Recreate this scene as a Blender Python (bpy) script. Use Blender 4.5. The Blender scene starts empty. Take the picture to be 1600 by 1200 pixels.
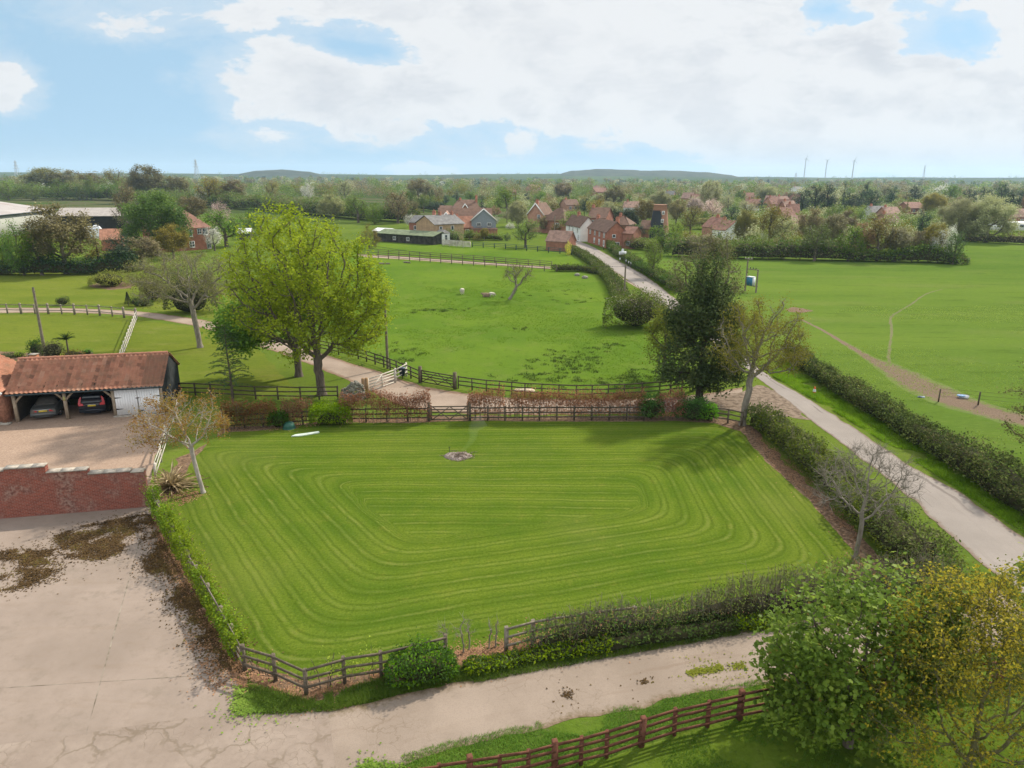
import bpy, math, random
import numpy as np
from mathutils import Vector, Matrix
PI = math.pi
rng = np.random.default_rng(11)
SC = bpy.context.scene
COL = SC.collection

# ------------------------------------------------------------------ survey: camera model used to turn measured bearings into ground positions
FPX, CAMH = 1110.0, 17.0
PITCH = math.atan(327.0 / FPX)
ROLL = math.radians(.3)
CP, SP = math.cos(PITCH), math.sin(PITCH)
CR, SR = math.cos(ROLL), math.sin(ROLL)

def bearing(x, y):
    xc, yc = (x - 800) / FPX, (600 - y) / FPX
    xc, yc = xc * CR - yc * SR, xc * SR + yc * CR
    return (xc, CP + yc * SP, -SP + yc * CP)

def at(x, y, z=0.0):
    d = bearing(x, y)
    t = (z - CAMH) / d[2]
    return (d[0] * t, d[1] * t)

def hgt(Y, ytop, x=800):
    d = bearing(x, ytop)
    return CAMH + Y * d[2] / d[1]

def ppm(Y):
    return FPX / (Y * CP + CAMH * SP)

def pts(l):
    return [at(*p) for p in l]

# ------------------------------------------------------------------ numpy value noise
_perm = np.random.default_rng(5).random((256, 256))
def vnoise(x, y):
    x = np.asarray(x, float); y = np.asarray(y, float)
    xi = np.floor(x).astype(int); yi = np.floor(y).astype(int)
    fx = x - xi; fy = y - yi
    fx = fx * fx * (3 - 2 * fx); fy = fy * fy * (3 - 2 * fy)
    a = _perm[xi & 255, yi & 255]; b = _perm[(xi + 1) & 255, yi & 255]
    c = _perm[xi & 255, (yi + 1) & 255]; d = _perm[(xi + 1) & 255, (yi + 1) & 255]
    return (a * (1 - fx) + b * fx) * (1 - fy) + (c * (1 - fx) + d * fx) * fy
def fbm(x, y, o=4):
    s = 0; a = 0.5; t = 0
    for i in range(o):
        s = s + a * vnoise(np.asarray(x) * 2 ** i + 17.3 * i, np.asarray(y) * 2 ** i + 9.1 * i); t += a; a *= .5
    return s / t

# ------------------------------------------------------------------ geometry accumulator
class G:
    def __init__(s):
        s.v = []; s.n = 0; s.loops = []; s.sizes = []; s.uv = []; s.has_uv = False; s.attr = []
    def add(s, V, F, UV=None):
        V = np.asarray(V, float).reshape(-1, 3); F = np.asarray(F, int)
        s.v.append(V); s.loops.append((F + s.n).ravel()); s.sizes.append(np.full(len(F), F.shape[1]))
        if UV is not None:
            s.has_uv = True; s.uv.append(np.asarray(UV, float).reshape(-1, 2))
        else:
            s.uv.append(np.zeros((F.size, 2)))
        s.n += len(V); return s
    def ngon(s, V):
        V = np.asarray(V, float); return s.add(V, [list(range(len(V)))])
    def obox(s, c, half, M=None):
        h = np.array(half, float)
        V = np.array([[-1,-1,-1],[1,-1,-1],[1,1,-1],[-1,1,-1],[-1,-1,1],[1,-1,1],[1,1,1],[-1,1,1]], float) * h
        if M is not None: V = V @ np.asarray(M).T
        return s.add(V + np.array(c, float), [[0,3,2,1],[4,5,6,7],[0,1,5,4],[1,2,6,5],[2,3,7,6],[3,0,4,7]])
    def box(s, x0, x1, y0, y1, z0, z1):
        return s.obox(((x0+x1)/2, (y0+y1)/2, (z0+z1)/2), ((x1-x0)/2, (y1-y0)/2, (z1-z0)/2))
    def bar(s, p, q, w, h, jit=0):
        p = np.array(p, float); q = np.array(q, float); d = q - p; L = np.linalg.norm(d); d /= max(L, 1e-9)
        up = np.array([0, 0, 1.0]) if abs(d[2]) < .95 else np.array([0, 1.0, 0])
        r = np.cross(d, up); r /= np.linalg.norm(r); u = np.cross(r, d)
        M = np.stack([d, r, u], 1)
        return s.obox((p + q) / 2, (L / 2, w / 2, h / 2), M)
    def tube(s, P, R, n=6, cap=True):
        P = np.asarray(P, float); m = len(P)
        R = np.broadcast_to(np.asarray(R, float), (m,))
        T = np.gradient(P, axis=0); T /= np.linalg.norm(T, axis=1)[:, None] + 1e-9
        ref = np.array([1.0, 0, 0]) if abs(T[0, 0]) < .8 else np.array([0, 1.0, 0])
        A = np.cross(T, ref); A /= np.linalg.norm(A, axis=1)[:, None] + 1e-9
        B = np.cross(T, A)
        a = np.arange(n) * 2 * PI / n
        V = P[:, None] + R[:, None, None] * (A[:, None] * np.cos(a)[None, :, None] + B[:, None] * np.sin(a)[None, :, None])
        V = V.reshape(-1, 3)
        i = np.arange(m - 1)[:, None] * n; j = np.arange(n)[None]; k = (j + 1) % n
        F = np.stack([i + j, i + k, i + n + k, i + n + j], -1).reshape(-1, 4)
        s.add(V, F)
        if cap:
            s.add(V[:n][::-1], [list(range(n))]); s.add(V[-n:], [list(range(n))])
        return s
    def lathe(s, c, prof, n=16):
        c = np.array(c, float); m = len(prof)
        a = np.arange(n) * 2 * PI / n
        V = np.array([[[r * math.cos(t), r * math.sin(t), z] for t in a] for r, z in prof]).reshape(-1, 3) + c
        i = np.arange(m - 1)[:, None] * n; j = np.arange(n)[None]; k = (j + 1) % n
        F = np.stack([i + j, i + k, i + n + k, i + n + j], -1).reshape(-1, 4)
        s.add(V, F); s.add(V[-n:], [list(range(n))]); return s
    def blob(s, c, r, seed=0, rough=.25, nu=14, nv=9):
        c = np.array(c, float); r = np.array(r, float) * np.ones(3)
        u = np.arange(nu) * 2 * PI / nu; v = np.linspace(.02, PI - .02, nv)
        U, Vv = np.meshgrid(u, v)
        d = np.stack([np.sin(Vv) * np.cos(U), np.sin(Vv) * np.sin(U), np.cos(Vv)], -1)
        k = 1 + rough * (fbm(np.cos(U) * 1.5 + seed * 3.3 + np.sin(U) * .7, Vv * 1.3 + np.sin(U) * 1.5 + seed, 3) - .5) * 2
        P = (d * k[..., None] * r + c).reshape(-1, 3)
        i = np.arange(nv - 1)[:, None] * nu; j = np.arange(nu)[None]; kk = (j + 1) % nu
        F = np.stack([i + j, i + nu + j, i + nu + kk, i + kk], -1).reshape(-1, 4)
        return s.add(P, F)
    def sheet(s, c0, c1, c2, c3, nu=1, nv=1):
        """bilinear patch with UV in 0..1"""
        c0, c1, c2, c3 = [np.array(c, float) for c in (c0, c1, c2, c3)]
        u = np.linspace(0, 1, nu + 1); v = np.linspace(0, 1, nv + 1)
        U, Vv = np.meshgrid(u, v)
        P = ((1-U)*(1-Vv))[..., None]*c0 + (U*(1-Vv))[..., None]*c1 + (U*Vv)[..., None]*c2 + ((1-U)*Vv)[..., None]*c3
        i = np.arange(nv)[:, None] * (nu + 1); j = np.arange(nu)[None]
        F = np.stack([i + j, i + j + 1, i + nu + 2 + j, i + nu + 1 + j], -1).reshape(-1, 4)
        uv = np.stack([U, Vv], -1).reshape(-1, 2)[F.ravel()]
        return s.add(P.reshape(-1, 3), F, uv)
    def mesh(s, name, off=(0, 0, 0), smooth=False):
        me = bpy.data.meshes.new(name)
        V = np.concatenate(s.v) - np.array(off, float)
        L = np.concatenate(s.loops); S = np.concatenate(s.sizes)
        me.vertices.add(len(V)); me.vertices.foreach_set('co', V.ravel().astype(np.float32))
        me.loops.add(len(L)); me.loops.foreach_set('vertex_index', L.astype(np.int32))
        me.polygons.add(len(S)); st = np.concatenate([[0], np.cumsum(S)[:-1]])
        me.polygons.foreach_set('loop_start', st.astype(np.int32))
        if s.has_uv:
            uvl = me.uv_layers.new(name='UVMap')
            uvl.data.foreach_set('uv', np.concatenate(s.uv).ravel().astype(np.float32))
        if smooth:
            me.polygons.foreach_set('use_smooth', np.ones(len(S), bool))
        me.update(calc_edges=True); me.validate()
        return me

def tag(o, label=None, cat=None, group=None, kind=None):
    if label: o['label'] = label
    if cat: o['category'] = cat
    if group: o['group'] = group
    if kind: o['kind'] = kind
    return o

def thing(name, label, cat, loc=(0, 0, 0), group=None, rz=0):
    o = bpy.data.objects.new(name, None); COL.objects.link(o)
    o.location = loc; o.rotation_euler = (0, 0, rz); o.empty_display_size = .3
    return tag(o, label, cat, group)

def obj(name, g, mat, parent=None, off=None, smooth=False, label=None):
    """off: world offset subtracted from verts; a parent without rotation holds parts built in world coordinates"""
    if off is None: off = (0, 0, 0) if parent is None else wloc(parent)
    me = g.mesh(name, off, smooth) if isinstance(g, G) else g
    if mat is not None and not me.materials:
        for m in (mat if isinstance(mat, (list, tuple)) else [mat]): me.materials.append(m)
    o = bpy.data.objects.new(name, me); COL.objects.link(o)
    if parent is not None: o.parent = parent
    if label: o['label'] = label
    return o

def wloc(o):
    v = np.zeros(3)
    while o is not None:
        v += np.array(o.location); o = o.parent
    return v

def local(name, g, mat, parent, smooth=False, label=None):
    return obj(name, g, mat, parent, (0, 0, 0), smooth, label)

def structure(name, g, mat, smooth=False, kind='structure'):
    o = obj(name, g, mat, smooth=smooth); o['kind'] = kind; return o

def copy_tree(o, parent=None):
    c = o.copy(); COL.objects.link(c); c.parent = parent
    for ch in o.children:
        copy_tree(ch, c)
    return c

# ------------------------------------------------------------------ node helpers
class NT:
    def __init__(s, nt): s.nt = nt
    def n(s, typ, ins=None, **props):
        nd = s.nt.nodes.new(typ)
        for k, v in props.items(): setattr(nd, k, v)
        for k, v in (ins or {}).items():
            sock = nd.inputs[k]
            if isinstance(v, bpy.types.NodeSocket): s.nt.links.new(v, sock)
            else: sock.default_value = v
        return nd
    def m(s, op, a, b=0.0, c=0.0, clamp=False):
        nd = s.n('ShaderNodeMath', {0: a, 1: b, 2: c}, operation=op); nd.use_clamp = clamp
        return nd.outputs[0]
    def vm(s, op, a, b=(0, 0, 0)):
        nd = s.n('ShaderNodeVectorMath', {0: a, 1: b}, operation=op)
        return nd.outputs['Value' if op in ('DOT_PRODUCT', 'LENGTH', 'DISTANCE') else 'Vector']
    def mix(s, f, a, b, blend='MIX'):
        def col(v): return v if isinstance(v, bpy.types.NodeSocket) else (*v[:3], 1)
        nd = s.n('ShaderNodeMix', data_type='RGBA', blend_type=blend)
        for i, v in ((0, f), (6, col(a)), (7, col(b))):
            if isinstance(v, bpy.types.NodeSocket): s.nt.links.new(v, nd.inputs[i])
            else: nd.inputs[i].default_value = v
        return nd.outputs[2]
    def noise(s, vec, scale, detail=4, rough=.55, out=0):
        ins = {'Scale': scale, 'Detail': detail, 'Roughness': rough}
        if vec is not None: ins['Vector'] = vec
        return s.n('ShaderNodeTexNoise', ins).outputs[out]
    def step(s, v, lo, hi, a=0.0, b=1.0):
        return s.n('ShaderNodeMapRange', {'Value': v, 'From Min': lo, 'From Max': hi, 'To Min': a, 'To Max': b}, interpolation_type='SMOOTHSTEP').outputs[0]
    def lin(s, v, lo, hi, a=0.0, b=1.0):
        return s.n('ShaderNodeMapRange', {'Value': v, 'From Min': lo, 'From Max': hi, 'To Min': a, 'To Max': b}).outputs[0]
    def ramp(s, f, stops):
        nd = s.n('ShaderNodeValToRGB', {0: f}); el = nd.color_ramp.elements
        while len(el) < len(stops): el.new(.5)
        for e, (p, c) in zip(el, stops): e.position = p; e.color = (*c[:3], 1)
        return nd.outputs[0]
    def coord(s, which='Object'): return s.n('ShaderNodeTexCoord').outputs[which]
    def sep(s, v): 
        o = s.n('ShaderNodeSeparateXYZ', {0: v}).outputs; return o[0], o[1], o[2]
    def comb(s, x, y, z=0.0): return s.n('ShaderNodeCombineXYZ', {0: x, 1: y, 2: z}).outputs[0]
    def scale(s, v, k): return s.vm('MULTIPLY', v, k if isinstance(k, tuple) else (k, k, k))

def material(name, fn, rough=.85, bump=None, spec=.3):
    m = bpy.data.materials.new(name); m.use_nodes = True
    nt = m.node_tree; nt.nodes.clear(); t = NT(nt)
    res = fn(t)
    col, extra = res if isinstance(res, tuple) and len(res) == 2 and isinstance(res[1], dict) else (res, {})
    ins = {'Roughness': extra.get('rough', rough), 'Specular IOR Level': extra.get('spec', spec), 'Metallic': extra.get('metal', 0.0)}
    if isinstance(col, bpy.types.NodeSocket): ins['Base Color'] = col
    else: ins['Base Color'] = (*col[:3], 1)
    if 'bump' in extra:
        h, st, dist = extra['bump']
        ins['Normal'] = t.n('ShaderNodeBump', {'Height': h, 'Strength': st, 'Distance': dist}).outputs[0]
    p = t.n('ShaderNodeBsdfPrincipled', ins)
    surf = p.outputs[0]
    if 'transl' in extra:
        tr = t.n('ShaderNodeBsdfTranslucent', {'Color': extra.get('tcol', col) if isinstance(extra.get('tcol', col), bpy.types.NodeSocket) else (*extra.get('tcol', col)[:3], 1)})
        surf = t.n('ShaderNodeMixShader', {0: extra['transl'], 1: surf, 2: tr.outputs[0]}).outputs[0]
    t.n('ShaderNodeOutputMaterial', {0: surf})
    return m

def plain(name, c, var=.25, scale=6.0, rough=.8, spec=.3, metal=0.0, c2=None, bump=0.0):
    def f(t):
        v = t.coord()
        n = t.noise(v, scale, 5, .6)
        a = tuple(x * (1 - var) for x in c); b = c2 or tuple(min(1, x * (1 + var)) for x in c)
        ex = {'rough': rough, 'spec': spec, 'metal': metal}
        if bump: ex['bump'] = (n, bump, .02)
        return t.mix(t.step(n, .3, .7), a, b), ex
    return material(name, f)

def leaf_mat(name, cols, transl=.32, hue=.02, val=.3, clump=.6, rough=.7, spec=.03):
    """leaves of one plant: each leaf its own tone, whole clumps older or younger, each plant a little different"""
    def f(t):
        geo = t.n('ShaderNodeNewGeometry'); oi = t.n('ShaderNodeObjectInfo')
        r = geo.outputs['Random Per Island']
        st = [(i / max(1, len(cols) - 1), tuple(min(.72, q * 1.35) for q in c)) for i, c in enumerate(cols)]
        v = t.coord()
        cl = t.noise(v, clump, 2, .5)
        f0 = t.m('ADD', t.m('MULTIPLY', r, .55), t.m('MULTIPLY', t.step(cl, .3, .7), .45))
        c = t.ramp(f0, st)
        rv = oi.outputs['Random']
        hs = t.n('ShaderNodeHueSaturation', {'Hue': t.lin(rv, 0, 1, .5 - hue, .5 + hue), 'Saturation': t.lin(t.m('FRACT', t.m('MULTIPLY', rv, 7.3)), 0, 1, .88, 1.08),
                                            'Value': t.lin(t.m('FRACT', t.m('MULTIPLY', rv, 13.7)), 0, 1, 1 - val, 1 + val), 'Color': c})
        return hs.outputs[0], {'transl': transl, 'rough': rough, 'spec': spec}
    return material(name, f)

# ------------------------------------------------------------------ leaves, trees, hedges
def leaf_cloud(g, C, size, r, up=.6, shape='diamond', axis=None, asp=.55):
    C = np.asarray(C, float); N = len(C)
    if N == 0: return g
    s = np.asarray(size) * r.uniform(.65, 1.3, N)
    nrm = r.normal(size=(N, 3)); nrm[:, 2] = np.abs(nrm[:, 2]) + up
    nrm /= np.linalg.norm(nrm, axis=1)[:, None]
    t = r.normal(size=(N, 3)) if axis is None else np.asarray(axis) + r.normal(size=(N, 3)) * .35
    t -= nrm * (t * nrm).sum(1)[:, None]; t /= np.linalg.norm(t, axis=1)[:, None] + 1e-9
    b = np.cross(nrm, t)
    if shape == 'diamond':
        K = [(-1, 0, 0), (.05, asp, .12), (1, 0, -.12), (.05, -asp, .12)]
    elif shape == 'maple':
        K = [(-1, .05, 0), (-.75, .55, .05), (-.25, .5, .1), (.1, 1.0, -.05), (.35, .45, .1), (1, 0, -.15), (.35, -.45, .1), (.1, -1.0, -.05), (-.25, -.5, .1), (-.75, -.55, .05)]
    else:  # blade
        K = [(0, -asp, 0), (0, asp, 0), (2, 0, -.1)]
    V = np.stack([C + s[:, None] * (t * a + b * bb + nrm * c) for a, bb, c in K], 1)
    k = len(K)
    F = np.arange(N * k).reshape(N, k)
    return g.add(V.reshape(-1, 3), F)

def in_ell(r, n, ells):
    """points in a union of ellipsoids (cx,cy,cz,rx,ry,rz), denser toward the outside"""
    w = np.array([e[3] * e[4] * e[5] for e in ells]); w = w / w.sum()
    out = []
    for e, k in zip(ells, r.multinomial(n, w)):
        d = r.normal(size=(k, 3)); d /= np.linalg.norm(d, axis=1)[:, None]
        rad = r.random(k) ** .42
        out.append(np.array(e[:3]) + d * rad[:, None] * np.array(e[3:]))
    return np.concatenate(out)

def grow(r, att, trunk, step, kill, infl=1e9, maxit=200, tropism=0.0, jitter=.15):
    att = np.asarray(att, float).copy()
    nodes = [np.array(p, float) for p in trunk]; par = list(range(-1, len(trunk) - 1))
    P = np.array(nodes)
    first = max(1, len(trunk) // 2)
    D = np.linalg.norm(att[:, None] - P[None, first:], axis=2)
    near = D.argmin(1) + first; dist = D.min(1)
    for it in range(maxit):
        act = dist < infl
        if not act.any(): break
        u = np.unique(near[act]); new = []; npar = []
        for k in u:
            a = att[act & (near == k)]
            d = a - nodes[k]; d /= np.linalg.norm(d, axis=1)[:, None] + 1e-9
            v = d.mean(0) + r.normal(size=3) * jitter; v[2] += tropism
            nv = np.linalg.norm(v)
            if nv < 1e-6: continue
            new.append(nodes[k] + step * v / nv); npar.append(int(k))
        if not new: break
        base = len(nodes); nodes += new; par += npar
        NP = np.array(new)
        D = np.linalg.norm(att[:, None] - NP[None], axis=2)
        j = D.argmin(1); dj = D[np.arange(len(att)), j]
        better = dj < dist
        near = np.where(better, j + base, near); dist = np.where(better, dj, dist)
        keep = dist > kill
        att, near, dist = att[keep], near[keep], dist[keep]
        if len(att) == 0: break
    return np.array(nodes), np.array(par)

def skeleton(g, nodes, par, r0, rtrunk, expo=2.2, flare=1.3, minr=0.0):
    n = len(nodes); ch = [[] for _ in range(n)]
    for i in range(n - 1, 0, -1): ch[par[i]].append(i)
    acc = np.zeros(n)
    for i in range(n - 1, -1, -1):
        acc[i] = sum(acc[c] for c in ch[i]) if ch[i] else 1.0
    rad = acc ** (1 / expo); rad = rad / rad[0] * rtrunk
    rad = np.maximum(rad, r0)
    stack = [(0, -1)]
    while stack:
        s, p = stack.pop()
        chain = [p, s] if p >= 0 else [s]
        cur = s
        while ch[cur]:
            cs = sorted(ch[cur], key=lambda c: -acc[c])
            for c in cs[1:]: stack.append((c, cur))
            cur = cs[0]; chain.append(cur)
        if len(chain) < 2: continue
        R = rad[chain].copy()
        if p >= 0: R[0] = min(R[0], R[1] * 1.15)
        else: R[0] *= flare
        m = R.max(); k = 4 if m < .05 else 6 if m < .14 else 9
        if m < .022: k = 3
        g.tube(nodes[chain], R, k, cap=False)
    return rad, acc

def tree(name, label, loc, trunk, ells, natt, step, kill, rtrunk, bark, leaves=None, twigs=None, r0=.012, seed=1, cat='tree', group=None, tropism=0., expo=2.2, jitter=.15, parent_fn=None, flare=1.35):
    """leaves: list of (material, n per node, spread, size, up, shape, radius limit, name); twigs: (n per node, length, radius, limit, upward)"""
    r = np.random.default_rng(seed)
    att = in_ell(r, natt, ells)
    tr = []
    tp = np.array(trunk, float)
    for a, b in zip(tp[:-1], tp[1:]):
        k = max(1, int(np.linalg.norm(b - a) / step))
        tr += [a + (b - a) * i / k for i in range(k)]
    tr.append(tp[-1])
    nodes, par = grow(r, att, tr, step, kill, tropism=tropism, jitter=jitter)
    root = thing(name, label, cat, (loc[0], loc[1], 0), group)
    g = G(); rad, acc = skeleton(g, nodes, par, r0, rtrunk, expo, flare)
    if twigs:
        k, L, tr_, lim, upw = twigs
        idx = np.where(acc <= lim)[0]; idx = np.repeat(idx, k)
        if len(idx):
            base = nodes[idx] ; prev = nodes[np.maximum(par[idx], 0)]
            d = base - prev; d /= np.linalg.norm(d, axis=1)[:, None] + 1e-6
            d = d * .8 + r.normal(size=d.shape) * .55; d[:, 2] += upw
            d /= np.linalg.norm(d, axis=1)[:, None]
            LL = L * r.uniform(.4, 1.2, len(idx))[:, None]
            mid = base + d * LL * .5 + r.normal(size=d.shape) * LL * .07
            tip = base + d * LL + r.normal(size=d.shape) * LL * .12
            side = np.cross(d, r.normal(size=d.shape)); side /= np.linalg.norm(side, axis=1)[:, None] + 1e-9
            oth = np.cross(d, side)
            ring = lambda c, q: np.stack([c + side * q, c + (-.5 * side + .87 * oth) * q, c + (-.5 * side - .87 * oth) * q], 1)
            V = np.concatenate([ring(base, tr_ * 1.2), ring(mid, tr_), ring(tip, tr_ * .4)], 1)
            N = len(idx); o = np.arange(N)[:, None] * 9
            q = []
            for b0 in (0, 3):
                for i in range(3):
                    j = (i + 1) % 3
                    q.append(np.concatenate([o + b0 + i, o + b0 + j, o + b0 + 3 + j, o + b0 + 3 + i], 1))
            g.add(V.reshape(-1, 3), np.concatenate(q))
            tips = np.concatenate([mid, tip])
        else: tips = nodes[:0]
    else: tips = nodes[:0]
    local('trunk', g, bark, root, smooth=True)
    for lv in (leaves or []):
        m, k, spread, size, up, shape, lim, nm = lv
        idx = np.where(acc <= lim)[0]
        src = nodes[idx]
        if len(tips) and nm != 'core': src = np.concatenate([src, tips])
        kk = int(k); extra = k - kk
        rep = np.full(len(src), kk) + (r.random(len(src)) < extra)
        # whole clumps are fuller or thinner
        dens = np.clip(2.5 * fbm(src[:, 0] * .6 + seed, src[:, 2] * .6 + src[:, 1] * .45, 2) - .3, .2, 1.6)
        rep = np.maximum(0, np.round(rep * dens + r.random(len(src)) - .5)).astype(int)
        C = np.repeat(src, rep, axis=0)
        C = C + r.normal(size=C.shape) * spread
        gl = G(); leaf_cloud(gl, C, size, r, up, shape)
        if gl.n: local(nm, gl, m, root)
    return root

def resample(P, step):
    P = np.asarray(P, float); d = np.concatenate([[0], np.cumsum(np.linalg.norm(np.diff(P, axis=0), axis=1))])
    n = max(2, int(d[-1] / step) + 1); s = np.linspace(0, d[-1], n)
    return np.stack([np.interp(s, d, P[:, k]) for k in range(P.shape[1])], 1), s

def smooth_path(P, it=2):
    P = np.asarray(P, float)
    for _ in range(it):
        Q = [P[0]]
        for a, b in zip(P[:-1], P[1:]): Q += [a * .75 + b * .25, a * .25 + b * .75]
        Q.append(P[-1]); P = np.array(Q)
    return P

def hedge(name, label, path, w, h, mats, dens, size, seed=1, group=None, core=None, stem_mat=None, stems=0, stem_h=1.0, cat='hedge', rough=.35, gaps=0.0, up=.4, low=.05, freq=.35, sprig=0.12, shape='diamond', parts=None, corefill=.72):
    """a hedge along a path: foliage shell over a dark mass of inner twigs; w and h may be lists along the path"""
    r = np.random.default_rng(seed)
    P, S = resample(path, .5)
    L = S[-1]
    T = np.gradient(P, axis=0); T /= np.linalg.norm(T, axis=1)[:, None] + 1e-9
    Nn = np.stack([-T[:, 1], T[:, 0]], 1)
    wl = np.interp(S / L, np.linspace(0, 1, len(np.atleast_1d(w))), np.atleast_1d(w))
    hl = np.interp(S / L, np.linspace(0, 1, len(np.atleast_1d(h))), np.atleast_1d(h))
    prof = 1 + rough * 2 * (fbm(S * freq + seed * 7.7, S * 0 + seed, 3) - .5)
    profw = 1 + rough * 1.4 * (fbm(S * freq * 1.3 + seed * 3.1, S * 0 + 40 + seed, 3) - .5)
    root = thing(name, label, cat, (P[0][0], P[0][1], 0), group)
    if core is not None and L < 1.2 * wl.mean():
        g = G(); c_ = P.mean(0); g.blob((c_[0], c_[1], hl.mean() * .42), ((L / 2 + wl.mean() * .42) * corefill, wl.mean() * .5 * corefill, hl.mean() * .5 * corefill), seed, .3, 16, 10)
        obj('inner_twigs', g, core, root)
    elif core is not None:
        a = np.linspace(-.15 * PI, 1.15 * PI, 9)
        V = []
        for i in range(len(P)):
            e = min(1, .35 + min(i, len(P) - 1 - i) * .4)
            for t in a:
                k = corefill * e * (1 + .35 * (vnoise(S[i] * 1.4 + t * 2 + seed, t * 3 + S[i] * .3) - .5))
                V.append([P[i][0] + Nn[i][0] * math.cos(t) * wl[i] / 2 * profw[i] * k, P[i][1] + Nn[i][1] * math.cos(t) * wl[i] / 2 * profw[i] * k, max(0, hl[i] * prof[i] * k * (.45 + .55 * math.sin(t)))])
        n = len(a); m = len(P)
        i = np.arange(m - 1)[:, None] * n; j = np.arange(n - 1)[None]
        F = np.stack([i + j, i + j + 1, i + n + j + 1, i + n + j], -1).reshape(-1, 4)
        g = G(); g.add(V, F); obj('inner_twigs', g, core, root)
    per = wl.mean() + 2 * hl.mean()
    if isinstance(mats, tuple) is False: mats = [(mats, 1.0, 'foliage')]
    else: mats = list(mats)
    for mi, (m, frac, nm) in enumerate(mats):
        cap = wl.mean() * .42; N = int((L + 1.3 * cap) * per * dens * frac)
        s = r.random(N) * (L + 2 * cap) - cap
        over = np.where(s < 0, s, np.where(s > L, s - L, 0.0)); e = np.sqrt(np.clip(1 - (over / cap) ** 2, .02, 1))
        x = np.interp(s, S, P[:, 0]) + np.where(s < 0, T[0, 0], T[-1, 0]) * over; y = np.interp(s, S, P[:, 1]) + np.where(s < 0, T[0, 1], T[-1, 1]) * over
        nx = np.interp(s, S, Nn[:, 0]); ny = np.interp(s, S, Nn[:, 1])
        ww = np.interp(s, S, wl * profw) * e; hh = np.interp(s, S, hl * prof) * e ** .7
        t = r.uniform(-.1 * PI, 1.1 * PI, N)
        k = 1 - np.abs(r.normal(size=N)) * .22 + (r.random(N) < .12) * r.random(N) * sprig * 2
        k = k * (1 + .4 * (vnoise(s * 1.3 + seed, t * 2.2) - .5))
        ct = np.sign(np.cos(t)) * np.abs(np.cos(t)) ** .6; stt = np.sign(np.sin(t)) * np.abs(np.sin(t)) ** .6
        off = ct * ww / 2 * k
        z = hh * k * (.5 + .5 * stt) ; z = np.maximum(z, low * hh)
        keep = np.ones(N, bool)
        if gaps: keep = fbm(s * .7 + mi * 31, z * .9 + t * .3 + seed, 3) > gaps
        if len(mats) > 1 and mi > 0: keep &= fbm(s * .22 + mi * 17.3 + seed, z * .35 + mi, 2) > .47
        C = np.stack([x + nx * off, y + ny * off, z], 1)[keep]
        C += r.normal(size=C.shape) * size * .8
        C[:, 2] = np.maximum(C[:, 2], .03)
        g = G(); leaf_cloud(g, C, size, r, up, shape)
        if g.n: obj(nm, g, m, root)
    if stems:
        g = G(); N = int(L * stems)
        for i in range(N):
            s = r.random() * L; q = np.array([np.interp(s, S, P[:, 0]), np.interp(s, S, P[:, 1])]); nn = np.array([np.interp(s, S, Nn[:, 0]), np.interp(s, S, Nn[:, 1])])
            ww = np.interp(s, S, wl); hh = np.interp(s, S, hl * prof)
            q = q + nn * r.uniform(-.25, .25) * ww
            z1 = hh * r.uniform(.7, 1.12) * stem_h
            p1 = np.array([q[0] + r.normal() * .08, q[1] + r.normal() * .08, z1 * .5])
            p2 = np.array([p1[0] + r.normal() * .16, p1[1] + r.normal() * .16, z1])
            rr = r.uniform(.011, .022)
            g.tube([(q[0], q[1], 0), p1, p2], [rr, rr * .8, rr * .35], 3, cap=False)
            for _ in range(3):
                f = r.uniform(.35, .95); b = np.array([q[0], q[1], 0]) * (1 - f) + p2 * f
                e = b + np.array([r.normal() * .16, r.normal() * .16, r.uniform(.1, .3)])
                g.tube([b, e], [rr * .5, rr * .25], 3, cap=False)
        obj('vines' if cat == 'climber' else 'stems', g, stem_mat, root)
    return root

def tufts(C, r, h=.25, w=.02, lean=.35):
    """upright grass blades at points C (x,y)"""
    C = np.asarray(C, float); N = len(C)
    a = r.random(N) * 2 * PI; hh = np.asarray(h) * r.uniform(.5, 1.3, N)
    b = np.stack([np.cos(a), np.sin(a), np.zeros(N)], 1)
    z = C[:, 2] if C.shape[1] > 2 else np.zeros(N)
    base = np.stack([C[:, 0], C[:, 1], z], 1)
    d = r.normal(size=(N, 3)) * lean; d[:, 2] = 1
    tip = base + d * hh[:, None]
    ww = np.asarray(w) * np.ones(N)
    V = np.stack([base - b * ww[:, None], base + b * ww[:, None], tip], 1)
    g = G(); g.add(V.reshape(-1, 3), np.arange(N * 3).reshape(N, 3)); return g

def poly_pts(r, poly, n):
    """n random points in a polygon"""
    P = np.asarray(poly, float); lo = P.min(0); hi = P.max(0); out = []
    tot = 0
    while tot < n:
        q = lo + r.random((n * 2, 2)) * (hi - lo)
        q = q[inside(q, P)]; out.append(q); tot += len(q)
        if len(q) == 0 and tot == 0: break
    return np.concatenate(out)[:n]

def inside(q, P):
    c = np.zeros(len(q), bool); j = len(P) - 1
    for i in range(len(P)):
        xi, yi = P[i]; xj, yj = P[j]
        cond = ((yi > q[:, 1]) != (yj > q[:, 1])) & (q[:, 0] < (xj - xi) * (q[:, 1] - yi) / (yj - yi + 1e-12) + xi)
        c ^= cond; j = i
    return c

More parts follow.
